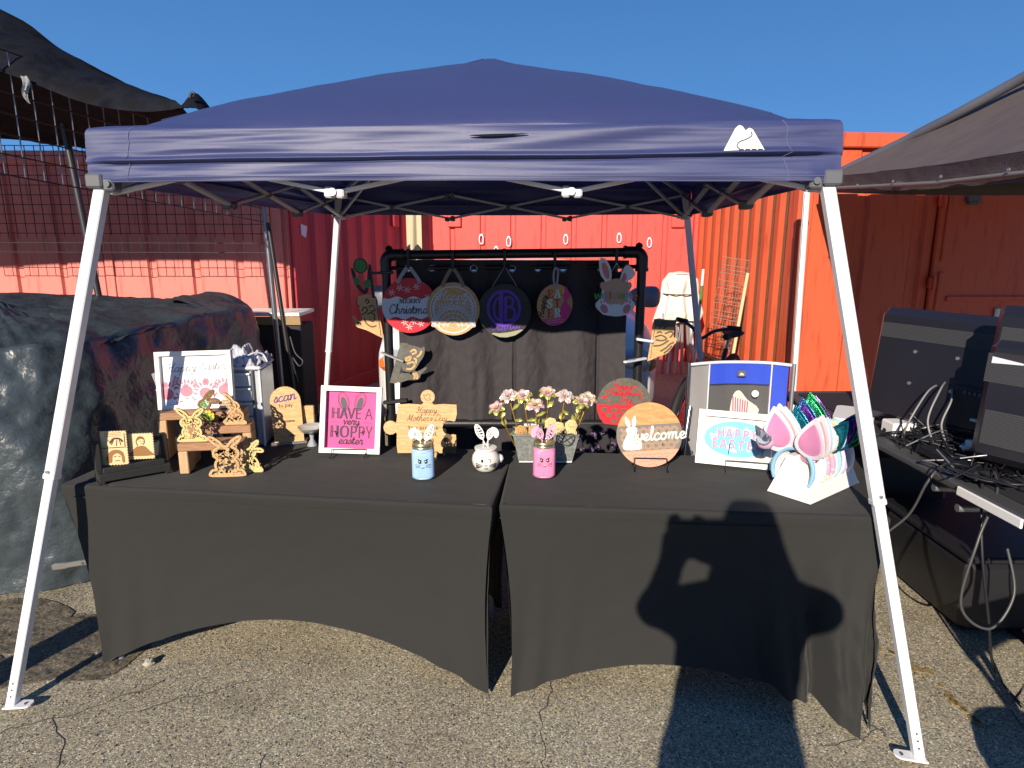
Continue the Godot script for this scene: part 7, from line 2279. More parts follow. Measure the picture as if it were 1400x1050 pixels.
	var lo := [V(-0.105, 0, 0.045), V(0.105, 0, 0.045), V(0.105, 0, -0.045), V(-0.105, 0, -0.045)]
	var hi := [V(-0.13, 0.118, 0.06), V(0.13, 0.118, 0.06), V(0.13, 0.118, -0.06), V(-0.13, 0.118, -0.06)]
	for k in 4:
		var a: Vector3 = lo[k]
		var c: Vector3 = lo[(k + 1) % 4]
		var d: Vector3 = hi[(k + 1) % 4]
		var e2: Vector3 = hi[k]
		var out := (a + c) * V(1, 0, 1)
		pb.quad(a, c, d, e2, out)
		var inn := V(0.97, 1, 0.94)
		pb.quad(a * inn + V(0, 0.002, 0), c * inn + V(0, 0.002, 0), d * inn, e2 * inn, -out)
	pb.quad(lo[0], lo[1], lo[2], lo[3], V(0, -1, 0))
	part("box", pb, zinc, pl)
	part("rim", M.new().tube([hi[0], hi[1], hi[2], hi[3], hi[0]], 0.0035, 6), zinc, pl)
	part("foot_rim", M.new().tube([lo[0] + V(0, 0.004, 0.001), lo[1] + V(0, 0.004, 0.001)], 0.003, 6), K.silver_ink, pl)
	part("ring_handle", M.new().tube(spl3([V(-0.045, 0.09, 0.058), V(-0.05, 0.075, 0.062), V(-0.04, 0.065, 0.062), V(-0.03, 0.075, 0.06), V(-0.035, 0.09, 0.058)], 4), 0.0028, 6), K.bracket, pl)
	part("card", M.new().box(V(-0.055, 0.128, -0.02), V(0.06, 0.03, 0.004), 0.001), K.white_card, pl)
	part("lattice_wing", M.new().ribbon(spl(pts("0 0 .012 .03 .04 .038 .05 .02 .03 -.01"), true, 4), 0.003, 0, 0.002, at2(0.062, 0.088, 0.064), true).ribbon(pts("0 .0 .045 .03"), 0.002, 0, 0.002, at2(0.062, 0.088, 0.064)).ribbon(pts(".01 .025 .035 -.005"), 0.002, 0, 0.002, at2(0.062, 0.088, 0.064)).ribbon(pts(".025 .035 .045 .008"), 0.002, 0, 0.002, at2(0.062, 0.088, 0.064)), K.ink, pl)
	var gold := mat(Color(0.6, 0.36, 0.06), 0.3, 0.8)
	var lime := mat(Color(0.5, 0.5, 0.12), 0.3, 0.5)
	var petalm := [mat(Color(0.76, 0.52, 0.46), 0.25, 0.3), mat(Color(0.76, 0.62, 0.36), 0.22, 0.3), mat(Color(0.7, 0.42, 0.5), 0.25, 0.3), mat(Color(0.66, 0.68, 0.6), 0.2, 0.4)]
	var heads := [[-0.195, 0.222, 0.03], [-0.148, 0.262, -0.01], [-0.09, 0.266, 0.01], [-0.042, 0.236, 0.035], [0.008, 0.275, -0.01], [0.075, 0.268, 0.02], [0.14, 0.248, 0.03], [0.172, 0.25, -0.02]]
	var rng := RandomNumberGenerator.new()
	rng.seed = 77
	var idx := 0
	for h in heads:
		var rn = ["leftmost drooping iridescent foil rose on a gold stem", "second foil rose from the left with pink petals", "third foil rose from the left, tall with lime edges", "low foil rose with violet centre left of the middle", "tallest foil rose in the middle of the planter", "foil rose with pale lilac centre right of the middle", "foil rose second from the right in the planter", "rightmost foil rose with green tinted petals"][idx]
		var r := thing("foil_rose", rn, "flower", V(0.134 + h[0], TY + h[1], -2.54 + h[2]), 0.0, "foil roses in the planter")
		r.basis = Basis(Vector3(0, 0, 1), -h[0] * 2.0) * Basis(Vector3.RIGHT, 0.55) * Basis(Vector3.UP, rng.randf() * 6.0)
		var inv := r.transform.affine_inverse()
		var foot := inv * V(0.134 + h[0] * 0.62, TY + 0.06, -2.54 + h[2] * 0.4)
		var mid := foot.lerp(Vector3.ZERO, 0.55) + V(0, 0.015, 0)
		part("stem", M.new().tube(spl3([foot, mid, Vector3.ZERO], 6), 0.0028, 6), gold, r)
		for k in 3:
			var q := foot.lerp(mid, 0.5 + 0.35 * k)
			var a := rng.randf() * TAU
			var dirv := V(cos(a), 0.3, sin(a)).normalized()
			var sd := dirv.cross(Vector3.UP).normalized()
			var lf := M.new()
			lf.sheet(func(u: float, v: float) -> Vector3:
				var wd := 0.011 * sin(PI * clampf(u, 0.03, 0.97))
				return q + dirv * (0.04 * u) + sd * wd * (v * 2.0 - 1.0) + V(0, 0.006 * sin(u * 3.0) - 0.004 * absf(v * 2.0 - 1.0), 0), 8, 4)
			part("leaf", lf, lime if k else mat(Color(0.25, 0.3, 0.16), 0.3, 0.4), r)
		for ring in 4:
			var pm := M.new()
			var np: int = [3, 4, 5, 6][ring]
			for k in np:
				var a := TAU * k / np + ring * 0.7
				var open: float = [0.1, 0.4, 0.85, 1.3][ring]
				var ln: float = [0.017, 0.022, 0.026, 0.029][ring]
				var wd2: float = [0.019, 0.023, 0.026, 0.028][ring]
				var fwd := V(cos(a), 0, sin(a))
				var sd2 := V(-sin(a), 0, cos(a))
				pm.sheet(func(u: float, v: float) -> Vector3:
					var th := open * (0.3 + 0.9 * u)
					var w2 := wd2 * 0.5 * sin(PI * (0.18 + 0.68 * u)) * (v * 2.0 - 1.0)
					var rr := ln * u
					return fwd * (0.002 + 0.004 * ring * 0.5 + rr * sin(th)) + V(0, -0.004 + rr * cos(th) + 0.002 * sin(v * 9.0 + k), 0) + sd2 * w2 - fwd * absf(v * 2.0 - 1.0) * 0.004 * (1.0 - u), 6, 6)
			part("petals", pm, lime if ring == 3 and idx % 2 == 0 else petalm[(ring + idx) % 4], r)
		idx += 1
	# rolled wood roses
	var rolls := [[-0.098, 0.128, 0.035, 0], [-0.045, 0.13, 0.035, 0], [0.02, 0.158, 0.03, 1], [0.05, 0.142, 0.035, 1], [0.1, 0.15, 0.032, 1], [0.098, 0.122, 0.04, 1]]
	var rl := ["leftmost brown rolled wood shaving rose on the planter rim", "second brown rolled wood shaving rose on the planter rim", "cream rolled rose standing highest behind the pink jar ears", "cream rolled rose between the pink jar ears and the right one", "big cream rolled rose at the right of the planter", "small cream rolled rose lowest at the right of the planter"]
	for k in rolls.size():
		var q: Array = rolls[k]
		var rose := M.new()
		var sp := []
		for i in 40:
			var a := i * 0.55
			sp.append(V(cos(a) * (0.003 + 0.00042 * i), sin(a) * (0.003 + 0.00042 * i), 0.012 - 0.0003 * i + 0.002 * sin(i * 1.3)))
		rose.tube(sp, 0.0032, 5)
		for i in 7:
			var a := TAU * i / 7.0
			rose.prism(ellipse(0.011, 0.008, Vector2.from_angle(a) * 0.017, a + PI / 2, 10), -0.004 + 0.0003 * i, -0.001 + 0.0003 * i)
		single("wood_rose", rose, mat(Color(0.5, 0.28, 0.1) if q[3] == 0 else Color(0.66, 0.5, 0.24), 0.7), rl[k], "flower", V(0.134 + q[0], TY + q[1], -2.54 + q[2]), "rolled wooden roses in the planter")

func right_table_goods() -> void:
	# round welcome sign
	var w := thing("welcome_sign", "round wooden sign with white bunny and the word welcome on a woven grey band", "sign", V(0.533, TY + 0.004, -2.44), -0.06)
	w.rotation.x = -0.2
	var R := 0.126
	var c := V2(0, R)
	part("board", M.new().prism(ellipse(R, R, c, 0, 56), 0, 0.007), mat(Color(0.6, 0.3, 0.1), 0.5, 0.0, {"albedo_texture": K.maple.albedo_texture, "uv1_triplanar": true, "uv1_scale": Vector3(2, 9, 2)}), w)
	var tilt := 0.08
	var bandp := PackedVector2Array()
	for k in 13:
		var a := lerpf(-0.5, 0.32, k / 12.0) 
		bandp.append(c + Vector2.from_angle(a + tilt) * (R - 0.001))
	for k in 13:
		var a := lerpf(PI - 0.32, PI + 0.5, k / 12.0)
		bandp.append(c + Vector2.from_angle(a + tilt) * (R - 0.001))
	part("grey_band", M.new().prism(bandp, 0.007, 0.0085), mat(Color(0.16, 0.15, 0.14), 0.7), w)
	var weave := M.new()
	for i in 17:
		for j in 5:
			var p := c + V2(-0.118 + 0.0148 * i, -0.052 + 0.0185 * j).rotated(tilt)
			if p.distance_to(c) > R - 0.012:
				continue
			var a := (PI / 4 if (i + j) % 2 == 0 else -PI / 4) + tilt
			for s in [-0.003, 0.003]:
				var o = Vector2.from_angle(a + PI / 2) * s
				weave.ribbon(PackedVector2Array([p + o - Vector2.from_angle(a) * 0.009, p + o + Vector2.from_angle(a) * 0.009]), 0.0028, 0.0085, 0.0097)
	part("woven_slats", weave, mat(Color(0.5, 0.28, 0.13), 0.6), w)
	var lower := PackedVector2Array()
	for k in 21:
		lower.append(c + Vector2.from_angle(lerpf(PI + 0.52 + tilt, TAU - 0.52 + tilt, k / 20.0)) * (R - 0.001))
	part("peach_half", M.new().prism(lower, 0.007, 0.0083), mat(Color(0.66, 0.3, 0.2), 0.6), w)
	var dashes := M.new()
	for i in 15:
		for j in 4:
			var p := c + V2(-0.1 + 0.0143 * i + 0.005 * (j % 2), -0.075 - 0.013 * j).rotated(tilt)
			if p.distance_to(c) < R - 0.01:
				dashes.ribbon(PackedVector2Array([p + V2(-0.004, -0.002), p + V2(0.004, 0.003 * (1 if i % 2 else -1))]), 0.0018, 0.0083, 0.009)
	part("dash_pattern", dashes, mat(Color(0.36, 0.12, 0.06), 0.6), w)
	var bun := M.new()
	bun.prism(spl(pts("-.034 -.05 -.036 -.03 -.026 -.006 -.018 .008 -.022 .022 -.014 .034 .012 .034 .02 .022 .016 .008 .026 -.008 .034 -.03 .032 -.05 0 -.055"), true, 4), 0.0085, 0.0125, at2(-0.066, R - 0.006, 0, 0.06))
	bun.prism(leaf(V2(-0.008, 0.03), V2(-0.024, 0.078), 0.017), 0.0085, 0.0127, at2(-0.066, R - 0.006, 0, 0.06))
	bun.prism(leaf(V2(0.006, 0.03), V2(0.013, 0.08), 0.017), 0.0085, 0.0128, at2(-0.066, R - 0.006, 0, 0.06))
	part("white_bunny", bun, K.white_paint, w)
	var tx := M.new()
	script(tx, "welcome", 0.026, at2(0.036, R - 0.005, 0.0085, 0.09), 0.0056, 0, 0.004, 0.15)
	part("lettering", tx, K.white_paint, w)
	var e := thing("wire_easel", "thin black wire easel holding the round welcome sign", "easel", V(0.533, TY, -2.425), -0.06, "wire easels")
	wire_easel(e, 0.062, 0.05, 0.012)

	# oval Happy Easter sign
	var h := thing("oval_easter_sign", "white framed sign with Happy Easter in pink on a sky blue oval", "framed sign", V(0.872, TY + 0.006, -2.445), -0.22)
	h.rotation.z = -0.035
	var fr := frame_sign(h, 0.305, 0.212, 0.024, 0.03, 0.22, mat(Color(0.6, 0.58, 0.54), 0.6))
	var z := -0.0105
	part("blue_oval", M.new().prism(ellipse(0.124, 0.07, V2(0.0, 0.104), 0, 44), z, z + 0.002), mat(Color(0.13, 0.46, 0.68), 0.5), fr)
	var fl := M.new()
	var rng := RandomNumberGenerator.new()
	rng.seed = 21
	for k in 40:
		var a := rng.randf() * TAU
		var p := V2(0, 0.104) + Vector2(cos(a) * 0.1, sin(a) * 0.052) * sqrt(rng.randf_range(0.35, 1.0))
		for q in 5:
			fl.ribbon(PackedVector2Array([p, p + Vector2.from_angle(TAU * q / 5.0 + a) * rng.randf_range(0.006, 0.011)]), 0.0022, z + 0.002, z + 0.0028)
	part("white_sprigs", fl, K.white_paint, fr)
	for pass_ in 2:
		var tm := M.new()
		var zz := z + (0.0028 if pass_ == 0 else 0.0042)
		for k in 5:
			tm.word("HAPPY"[k], 0.035, at2(-0.062 + 0.031 * k, 0.126 - 0.002 * (k % 2), zz, 0.06 - 0.03 * k), 0.0014, "Droid Sans", 700, 0.95 + 0.1 * (1 - pass_))
		for k in 6:
			tm.word("EASTER"[k], 0.035, at2(-0.083 + 0.033 * k, 0.084 - 0.002 * (k % 2), zz, 0.06 - 0.03 * k), 0.0014, "Droid Sans", 700, 0.95 + 0.1 * (1 - pass_))
		if pass_ == 1:
			part("pink_lettering", tm, mat(Color(0.52, 0.2, 0.36), 0.5), fr)
		else:
			part("white_outline", tm, K.white_paint, fr)
	var e2 := thing("wire_easel", "thin black wire easel holding the oval Happy Easter sign", "easel", V(0.9, TY, -2.405), -0.22, "wire easels")
	wire_easel(e2, 0.078, 0.042, 0.01)

	# headband stand
	var st := thing("headband_stand", "white card prism stand with holes holding headbands", "display stand", V(1.085, TY, -2.245), 0.66)
	var L := 0.34
	var tri := PackedVector2Array([V2(-0.085, 0), V2(0.075, 0), V2(0.012, 0.15), V2(-0.012, 0.15)])
	part("prism", M.new().prism(tri, -L / 2, L / 2, Transform3D(Basis(V(0, 0, -1), V(0, 1, 0), V(1, 0, 0)), Vector3.ZERO)), K.white_card, st)
	for k in 7:
		part("hole", M.new().tube([V(-0.14 + 0.047 * k, 0.042, 0.0585), V(-0.14 + 0.047 * k, 0.0425, 0.0605)], 0.0065, 12), K.ink, st)
	headbands(st)

func headbands(st: Node3D) -> void:
	var plush := ntex(noise(0.12, FastNoiseLite.TYPE_SIMPLEX, 3, 151), 256, [], true, 5.0)
	var seq := noise(0.09, FastNoiseLite.TYPE_CELLULAR, 1, 152)
	seq.cellular_return_type = FastNoiseLite.RETURN_CELL_VALUE
	seq.fractal_type = FastNoiseLite.FRACTAL_NONE
	var sqn := ntex(seq, 512, [], true, 5.0)
	var sqc := ntex(seq, 512, [[0.0, Color(0.35, 0.35, 0.35)], [0.5, Color(0.75, 0.75, 0.8)], [1.0, Color(1, 1, 1)]], true)
	var soft := func(c: Color) -> StandardMaterial3D: return weather(mat(c, 0.75, 0.0, {"rim_enabled": true, "rim": 0.4}), null, 0.09, plush, 0.5)
	var satin := func(c: Color) -> StandardMaterial3D: return weather(mat(c, 0.3, 0.15, {"clearcoat_enabled": true, "clearcoat": 0.4}), null, 0.2, K.fine, 0.3)
	var sequin := func(c: Color) -> StandardMaterial3D: return weather(mat(c, 0.22, 0.75), sqc, 0.06, sqn, 0.9)
	var rainbow := [Color(0.6, 0.3, 0.42), Color(0.66, 0.5, 0.2), Color(0.3, 0.55, 0.5), Color(0.35, 0.5, 0.68), Color(0.5, 0.35, 0.6)]
	# position along the stand, band colour, ear kind, ear colours
	var spec := [
		[-0.15, Color(0.2, 0.42, 0.58), 1, Color(0.72, 0.62, 0.66), Color(0.72, 0.28, 0.5), "front headband with blue band and big glossy pink ears"],
		[-0.118, Color(0.72, 0.68, 0.68), 1, Color(0.7, 0.6, 0.64), Color(0.74, 0.36, 0.4), "second headband with white plush band and coral pink ears"],
		[-0.086, Color(0.74, 0.72, 0.7), 2, Color(0.45, 0.6, 0.72), Color(0.6, 0.42, 0.66), "third headband with white fluffy band and pale blue lilac ears"],
		[-0.054, Color(0.66, 0.6, 0.4), 3, Color(0.4, 0.3, 0.36), Color(0.4, 0.3, 0.36), "fourth headband with pastel rainbow band and unicorn cup"],
		[-0.02, Color(0.68, 0.5, 0.5), 4, Color(0.02, 0.3, 0.42), Color(0.03, 0.4, 0.5), "headband with rainbow band and teal sequin bow ears"],
		[0.03, Color(0.28, 0.5, 0.6), 5, Color(0.05, 0.2, 0.5), Color(0.2, 0.06, 0.45), "headband with blue and lilac band and navy sequin ears"],
		[0.085, Color(0.4, 0.34, 0.5), 6, Color(0.02, 0.36, 0.1), Color(0.03, 0.45, 0.16), "headband with grey lilac band and green sequin ears"],
		[0.12, Color(0.72, 0.7, 0.68), 7, Color(0.36, 0.12, 0.62), Color(0.7, 0.66, 0.75), "rearmost headband with white band and violet sequin ears"],
	]
	spec.append_array([
		[-0.134, Color(0.66, 0.6, 0.66), 0, Color.WHITE, Color.WHITE, "thin lilac headband without ears right behind the blue front one"],
		[-0.07, Color(0.4, 0.62, 0.64), 0, Color.WHITE, Color.WHITE, "thin mint headband without ears before the unicorn one"],
		[0.005, Color(0.72, 0.7, 0.62), 0, Color.WHITE, Color.WHITE, "cream plush headband without ears behind the teal eared one"],
		[0.06, Color(0.62, 0.56, 0.66), 0, Color.WHITE, Color.WHITE, "pale violet headband without ears between the sequin eared ones"],
	])
	var nz := noise(30.0, FastNoiseLite.TYPE_SIMPLEX_SMOOTH, 2, 155)
	for i in spec.size():
		var s: Array = spec[i]
		var o := st.transform * V(s[0], 0.0, 0.0)
		var t := thing("headband", s[5], "headband", o, st.rotation.y, "headbands on the white card stand")
		# arch over the prism, tilted forward a little; local x is along the stand
		var arch := []
		for k in 25:
			var a := lerpf(-0.55, PI + 0.55, k / 24.0)
			arch.append(V(0.01 * sin(a), 0.092 + 0.078 * sin(a), 0.073 * cos(a)))
		var fat := 0.0105 if i in [1, 2, 3, 4, 7] else 0.0075
		var rad := []
		for k in 25:
			rad.append(fat * (1.0 + (0.18 * nz.get_noise_1d(k * 0.3 + i * 5.0) if fat > 0.01 else 0.0)) * (0.7 if k < 2 or k > 22 else 1.0))
		var band := part("band", M.new().tube(arch, rad, 10), soft.call(s[1]), t)
		if i in [3, 4]:
			for q in 5:
				var seg := arch.slice(2 + q * 4, 8 + q * 4)
				part("rainbow_patch", M.new().tube(seg, fat * 1.06, 10), soft.call(rainbow[q]), band)
		var kind: int = s[2]
		if kind == 0:
			continue
		var earm: Material = soft.call(s[3]) if kind < 4 else sequin.call(s[3])
		var inm: Material = satin.call(s[4]) if kind < 4 else sequin.call(s[4])
		if kind == 3:
			# quilted cup with little ears: an upside-down soft cone with a pale collar
			var cup := M.new()
			cup.sheet(func(u: float, v: float) -> Vector3:
				var a := TAU * u
				var r := lerpf(0.05, 0.036, v) * (1.0 + 0.04 * sin(a * 12.0))
				return V(-0.035 + 0.1 * v - 0.05, 0.185 + 0.03 * v + r * sin(a) * 1.15, 0.045 + r * cos(a)), 40, 10)
			part("cup", cup, satin.call(Color(0.5, 0.24, 0.32)), t)
			part("cup_lining", M.new().lathe([Vector2(0.0, 0.004), Vector2(0.03, 0.0), Vector2(0.048, -0.002)], V(-0.08, 0.185, 0.045), 24, Basis(V(0, 1, 0), V(-1, 0, 0), V(0, 0, 1))), satin.call(Color(0.3, 0.3, 0.33)), t)
			for q in 4:
				var ring := []
				for k in 21:
					var a := TAU * k / 20.0
					ring.append(V(0.0 + 0.026 * q, 0.2 + 0.045 * sin(a), 0.045 + 0.038 * cos(a)))
				part("fluffy_ring", M.new().tube(ring, 0.013, 8), soft.call([Color(0.74, 0.7, 0.68), Color(0.7, 0.5, 0.42), Color(0.66, 0.62, 0.36), Color(0.35, 0.6, 0.6)][q]), t)
			for e in [-1.0, 1.0]:
				part("ear", M.new().sheet(func(u: float, v: float) -> Vector3:
					var a := TAU * u
					var b := PI * (v - 0.5)
					return V(-0.085 + 0.006 * cos(a) * cos(b), 0.185 + 0.02 * sin(b) + e * 0.004, 0.06 + e * 0.022 + 0.012 * sin(a) * cos(b)), 14, 10), satin.call(Color(0.42, 0.24, 0.44)), t)
			continue
		for e in [-1.0, 1.0]:
			var h: float = [0, 0.18, 0.16, 0, 0.15, 0.17, 0.18, 0.16][kind]
			var wd: float = [0, 0.1, 0.088, 0, 0.075, 0.08, 0.09, 0.078][kind]
			var lean: float = e * (0.22 if kind < 3 else 0.4) + (0.0 if kind < 3 else 0.12)
			var rot := Basis(Vector3.RIGHT, lean) * Basis(Vector3.UP, 0.3 - e * 0.15) * Basis(Vector3(0, 0, 1), 0.28 - 0.06 * i)
			var base := V(0.006, 0.15, e * (0.05 if kind < 3 else 0.042))
			var shape := func(u: float, v: float, grow: float, off: float) -> Vector3:
				var a := TAU * u
				var b := PI * (v - 0.5)
				var yy := 0.5 + 0.5 * sin(b)
				var prof := pow(sin(PI * clampf(pow(yy, 0.68) * 0.96 + 0.03, 0.0, 1.0)), 0.9)
				var q := V(sin(a) * 0.009 * prof * (1.0 + 0.2 * nz.get_noise_2d(u * 2.0, v)), (yy - 0.02) * h * grow + (1.0 - grow) * h * 0.45, cos(a) * wd * 0.5 * prof * grow)
				q.x += off + 0.022 * pow(q.z / wd * 2.0, 2.0) * -1.0 - 0.06 * yy * yy * 0.3
				return base + rot * q
			part("ear", M.new().sheet(func(u: float, v: float) -> Vector3: return shape.call(u, v, 1.0, 0.0), 28, 20), earm, t)
			part("inner_ear", M.new().sheet(func(u: float, v: float) -> Vector3: return shape.call(u, v, 0.76, -0.0075), 24, 16), inm, t)
	# small tabby ear charm at the very front
	var ch := thing("ear_clip", "small grey lilac hair clip with two pointed ears and fluffy ball in front", "hair clip", st.transform * V(-0.235, 0.2, -0.06), st.rotation.y)
	ch.scale = Vector3.ONE * 1.1
	part("ball", M.new().lathe([Vector2(0, -0.026), Vector2(0.02, -0.02), Vector2(0.029, 0), Vector2(0.02, 0.02), Vector2(0, 0.026)], V(0, 0.0, 0), 18), soft.call(Color(0.58, 0.36, 0.48)), ch)
	for k in 3:
		var d := V(-0.045, 0.03 + 0.012 * k, 0.03 - 0.02 * k)
		part("pointed_ear", M.new().tube([V(0, 0.005, 0), d * 0.5, d], [0.016, 0.015, 0.002], 10), satin.call([Color(0.16, 0.2, 0.28), Color(0.5, 0.5, 0.6), Color(0.14, 0.16, 0.2)][k]), ch)
	part("grey_collar", M.new().tube([V(-0.012, 0.008, 0.004), V(-0.03, 0.018, 0.01)], [0.022, 0.02], 12), satin.call(Color(0.3, 0.34, 0.42)), ch)

# ---------------------------------------------------------------- the person with the phone
func blob(bones: Array, cell: float, k: float, col: Callable) -> M:
	var lo := Vector3.ONE * 1e9
	var hi := -lo
	for b in bones:
		var r := maxf(b[2], b[3]) + cell * 2.0 + k
		lo = lo.min(b[0] - Vector3.ONE * r).min(b[1] - Vector3.ONE * r)
		hi = hi.max(b[0] + Vector3.ONE * r).max(b[1] + Vector3.ONE * r)
	var nx := int((hi.x - lo.x) / cell) + 2
	var ny := int((hi.y - lo.y) / cell) + 2
	var nz := int((hi.z - lo.z) / cell) + 2
	var f := PackedFloat32Array()
	f.resize(nx * ny * nz)
	f.fill(1.0)
	for b in bones:
		var r := maxf(b[2], b[3]) + cell * 2.0 + k
		var a: Vector3 = b[0]
		var ba: Vector3 = b[1] - b[0]
		var l2 := maxf(ba.length_squared(), 1e-9)
		var mn = (b[0].min(b[1]) - Vector3.ONE * r - lo) / cell
		var mx = (b[0].max(b[1]) + Vector3.ONE * r - lo) / cell
		for z in range(maxi(0, int(mn.z)), mini(nz, int(mx.z) + 2)):
			for y in range(maxi(0, int(mn.y)), mini(ny, int(mx.y) + 2)):
				for x in range(maxi(0, int(mn.x)), mini(nx, int(mx.x) + 2)):
					var p := lo + Vector3(x, y, z) * cell
					var h := clampf((p - a).dot(ba) / l2, 0.0, 1.0)
					var d: float = (p - a - ba * h).length() - lerpf(b[2], b[3], h)
					var i := (z * ny + y) * nx + x
					var o := f[i]
					var m := maxf(k - absf(o - d), 0.0) / k
					f[i] = minf(o, d) - m * m * k * 0.25
	var id := {}
	var vs := []
	var cells := []
	for z in nz - 1:
		for y in ny - 1:
			for x in nx - 1:
				var i0 := (z * ny + y) * nx + x
				var inside := 0
				for c in 8:
					if f[i0 + (c & 1) + ((c >> 1) & 1) * nx + (c >> 2) * nx * ny] < 0.0:
						inside += 1
				if inside == 0 or inside == 8:
					continue
				var sum := Vector3.ZERO
				var n := 0
				for e in [[0, 1], [2, 3], [4, 5], [6, 7], [0, 2], [1, 3], [4, 6], [5, 7], [0, 4], [1, 5], [2, 6], [3, 7]]:
					var a0: int = e[0]
					var a1: int = e[1]
					var fa := f[i0 + (a0 & 1) + ((a0 >> 1) & 1) * nx + (a0 >> 2) * nx * ny]
					var fb := f[i0 + (a1 & 1) + ((a1 >> 1) & 1) * nx + (a1 >> 2) * nx * ny]
					if (fa < 0.0) != (fb < 0.0):
						var tt := fa / (fa - fb)
						var pa := Vector3(a0 & 1, (a0 >> 1) & 1, a0 >> 2)
						var pb := Vector3(a1 & 1, (a1 >> 1) & 1, a1 >> 2)
						sum += pa.lerp(pb, tt)
						n += 1
				id[i0] = vs.size()
				cells.append(i0)
				vs.append(lo + (Vector3(x, y, z) + sum / n) * cell)
	var nr := []
	for q in cells.size():
		var i0: int = cells[q]
		var gx := 0.0
		var gy := 0.0
		var gz := 0.0
		for c in 8:
			var fv := f[i0 + (c & 1) + ((c >> 1) & 1) * nx + (c >> 2) * nx * ny]
			gx += fv if c & 1 else -fv
			gy += fv if (c >> 1) & 1 else -fv
			gz += fv if c >> 2 else -fv
		nr.append(Vector3(gx, gy, gz).normalized())
	var m := M.new()
	var quad_at := func(a: int, b: int, c: int, d: int) -> void:
		if id.has(a) and id.has(b) and id.has(c) and id.has(d):
			var q := [id[a], id[b], id[c], id[d]]
			m.col = col.call((vs[q[0]] + vs[q[2]]) * 0.5)
			m.tri(vs[q[0]], vs[q[1]], vs[q[2]], nr[q[0]], nr[q[1]], nr[q[2]])
			m.tri(vs[q[0]], vs[q[2]], vs[q[3]], nr[q[0]], nr[q[2]], nr[q[3]])
	for i0 in cells:
		if (f[i0] < 0.0) != (f[i0 + 1] < 0.0):
			quad_at.call(i0, i0 - nx, i0 - nx - nx * ny, i0 - nx * ny)
		if (f[i0] < 0.0) != (f[i0 + nx] < 0.0):
			quad_at.call(i0, i0 - 1, i0 - 1 - nx * ny, i0 - nx * ny)
		if (f[i0] < 0.0) != (f[i0 + nx * ny] < 0.0):
			quad_at.call(i0, i0 - 1, i0 - 1 - nx, i0 - nx)
	return m

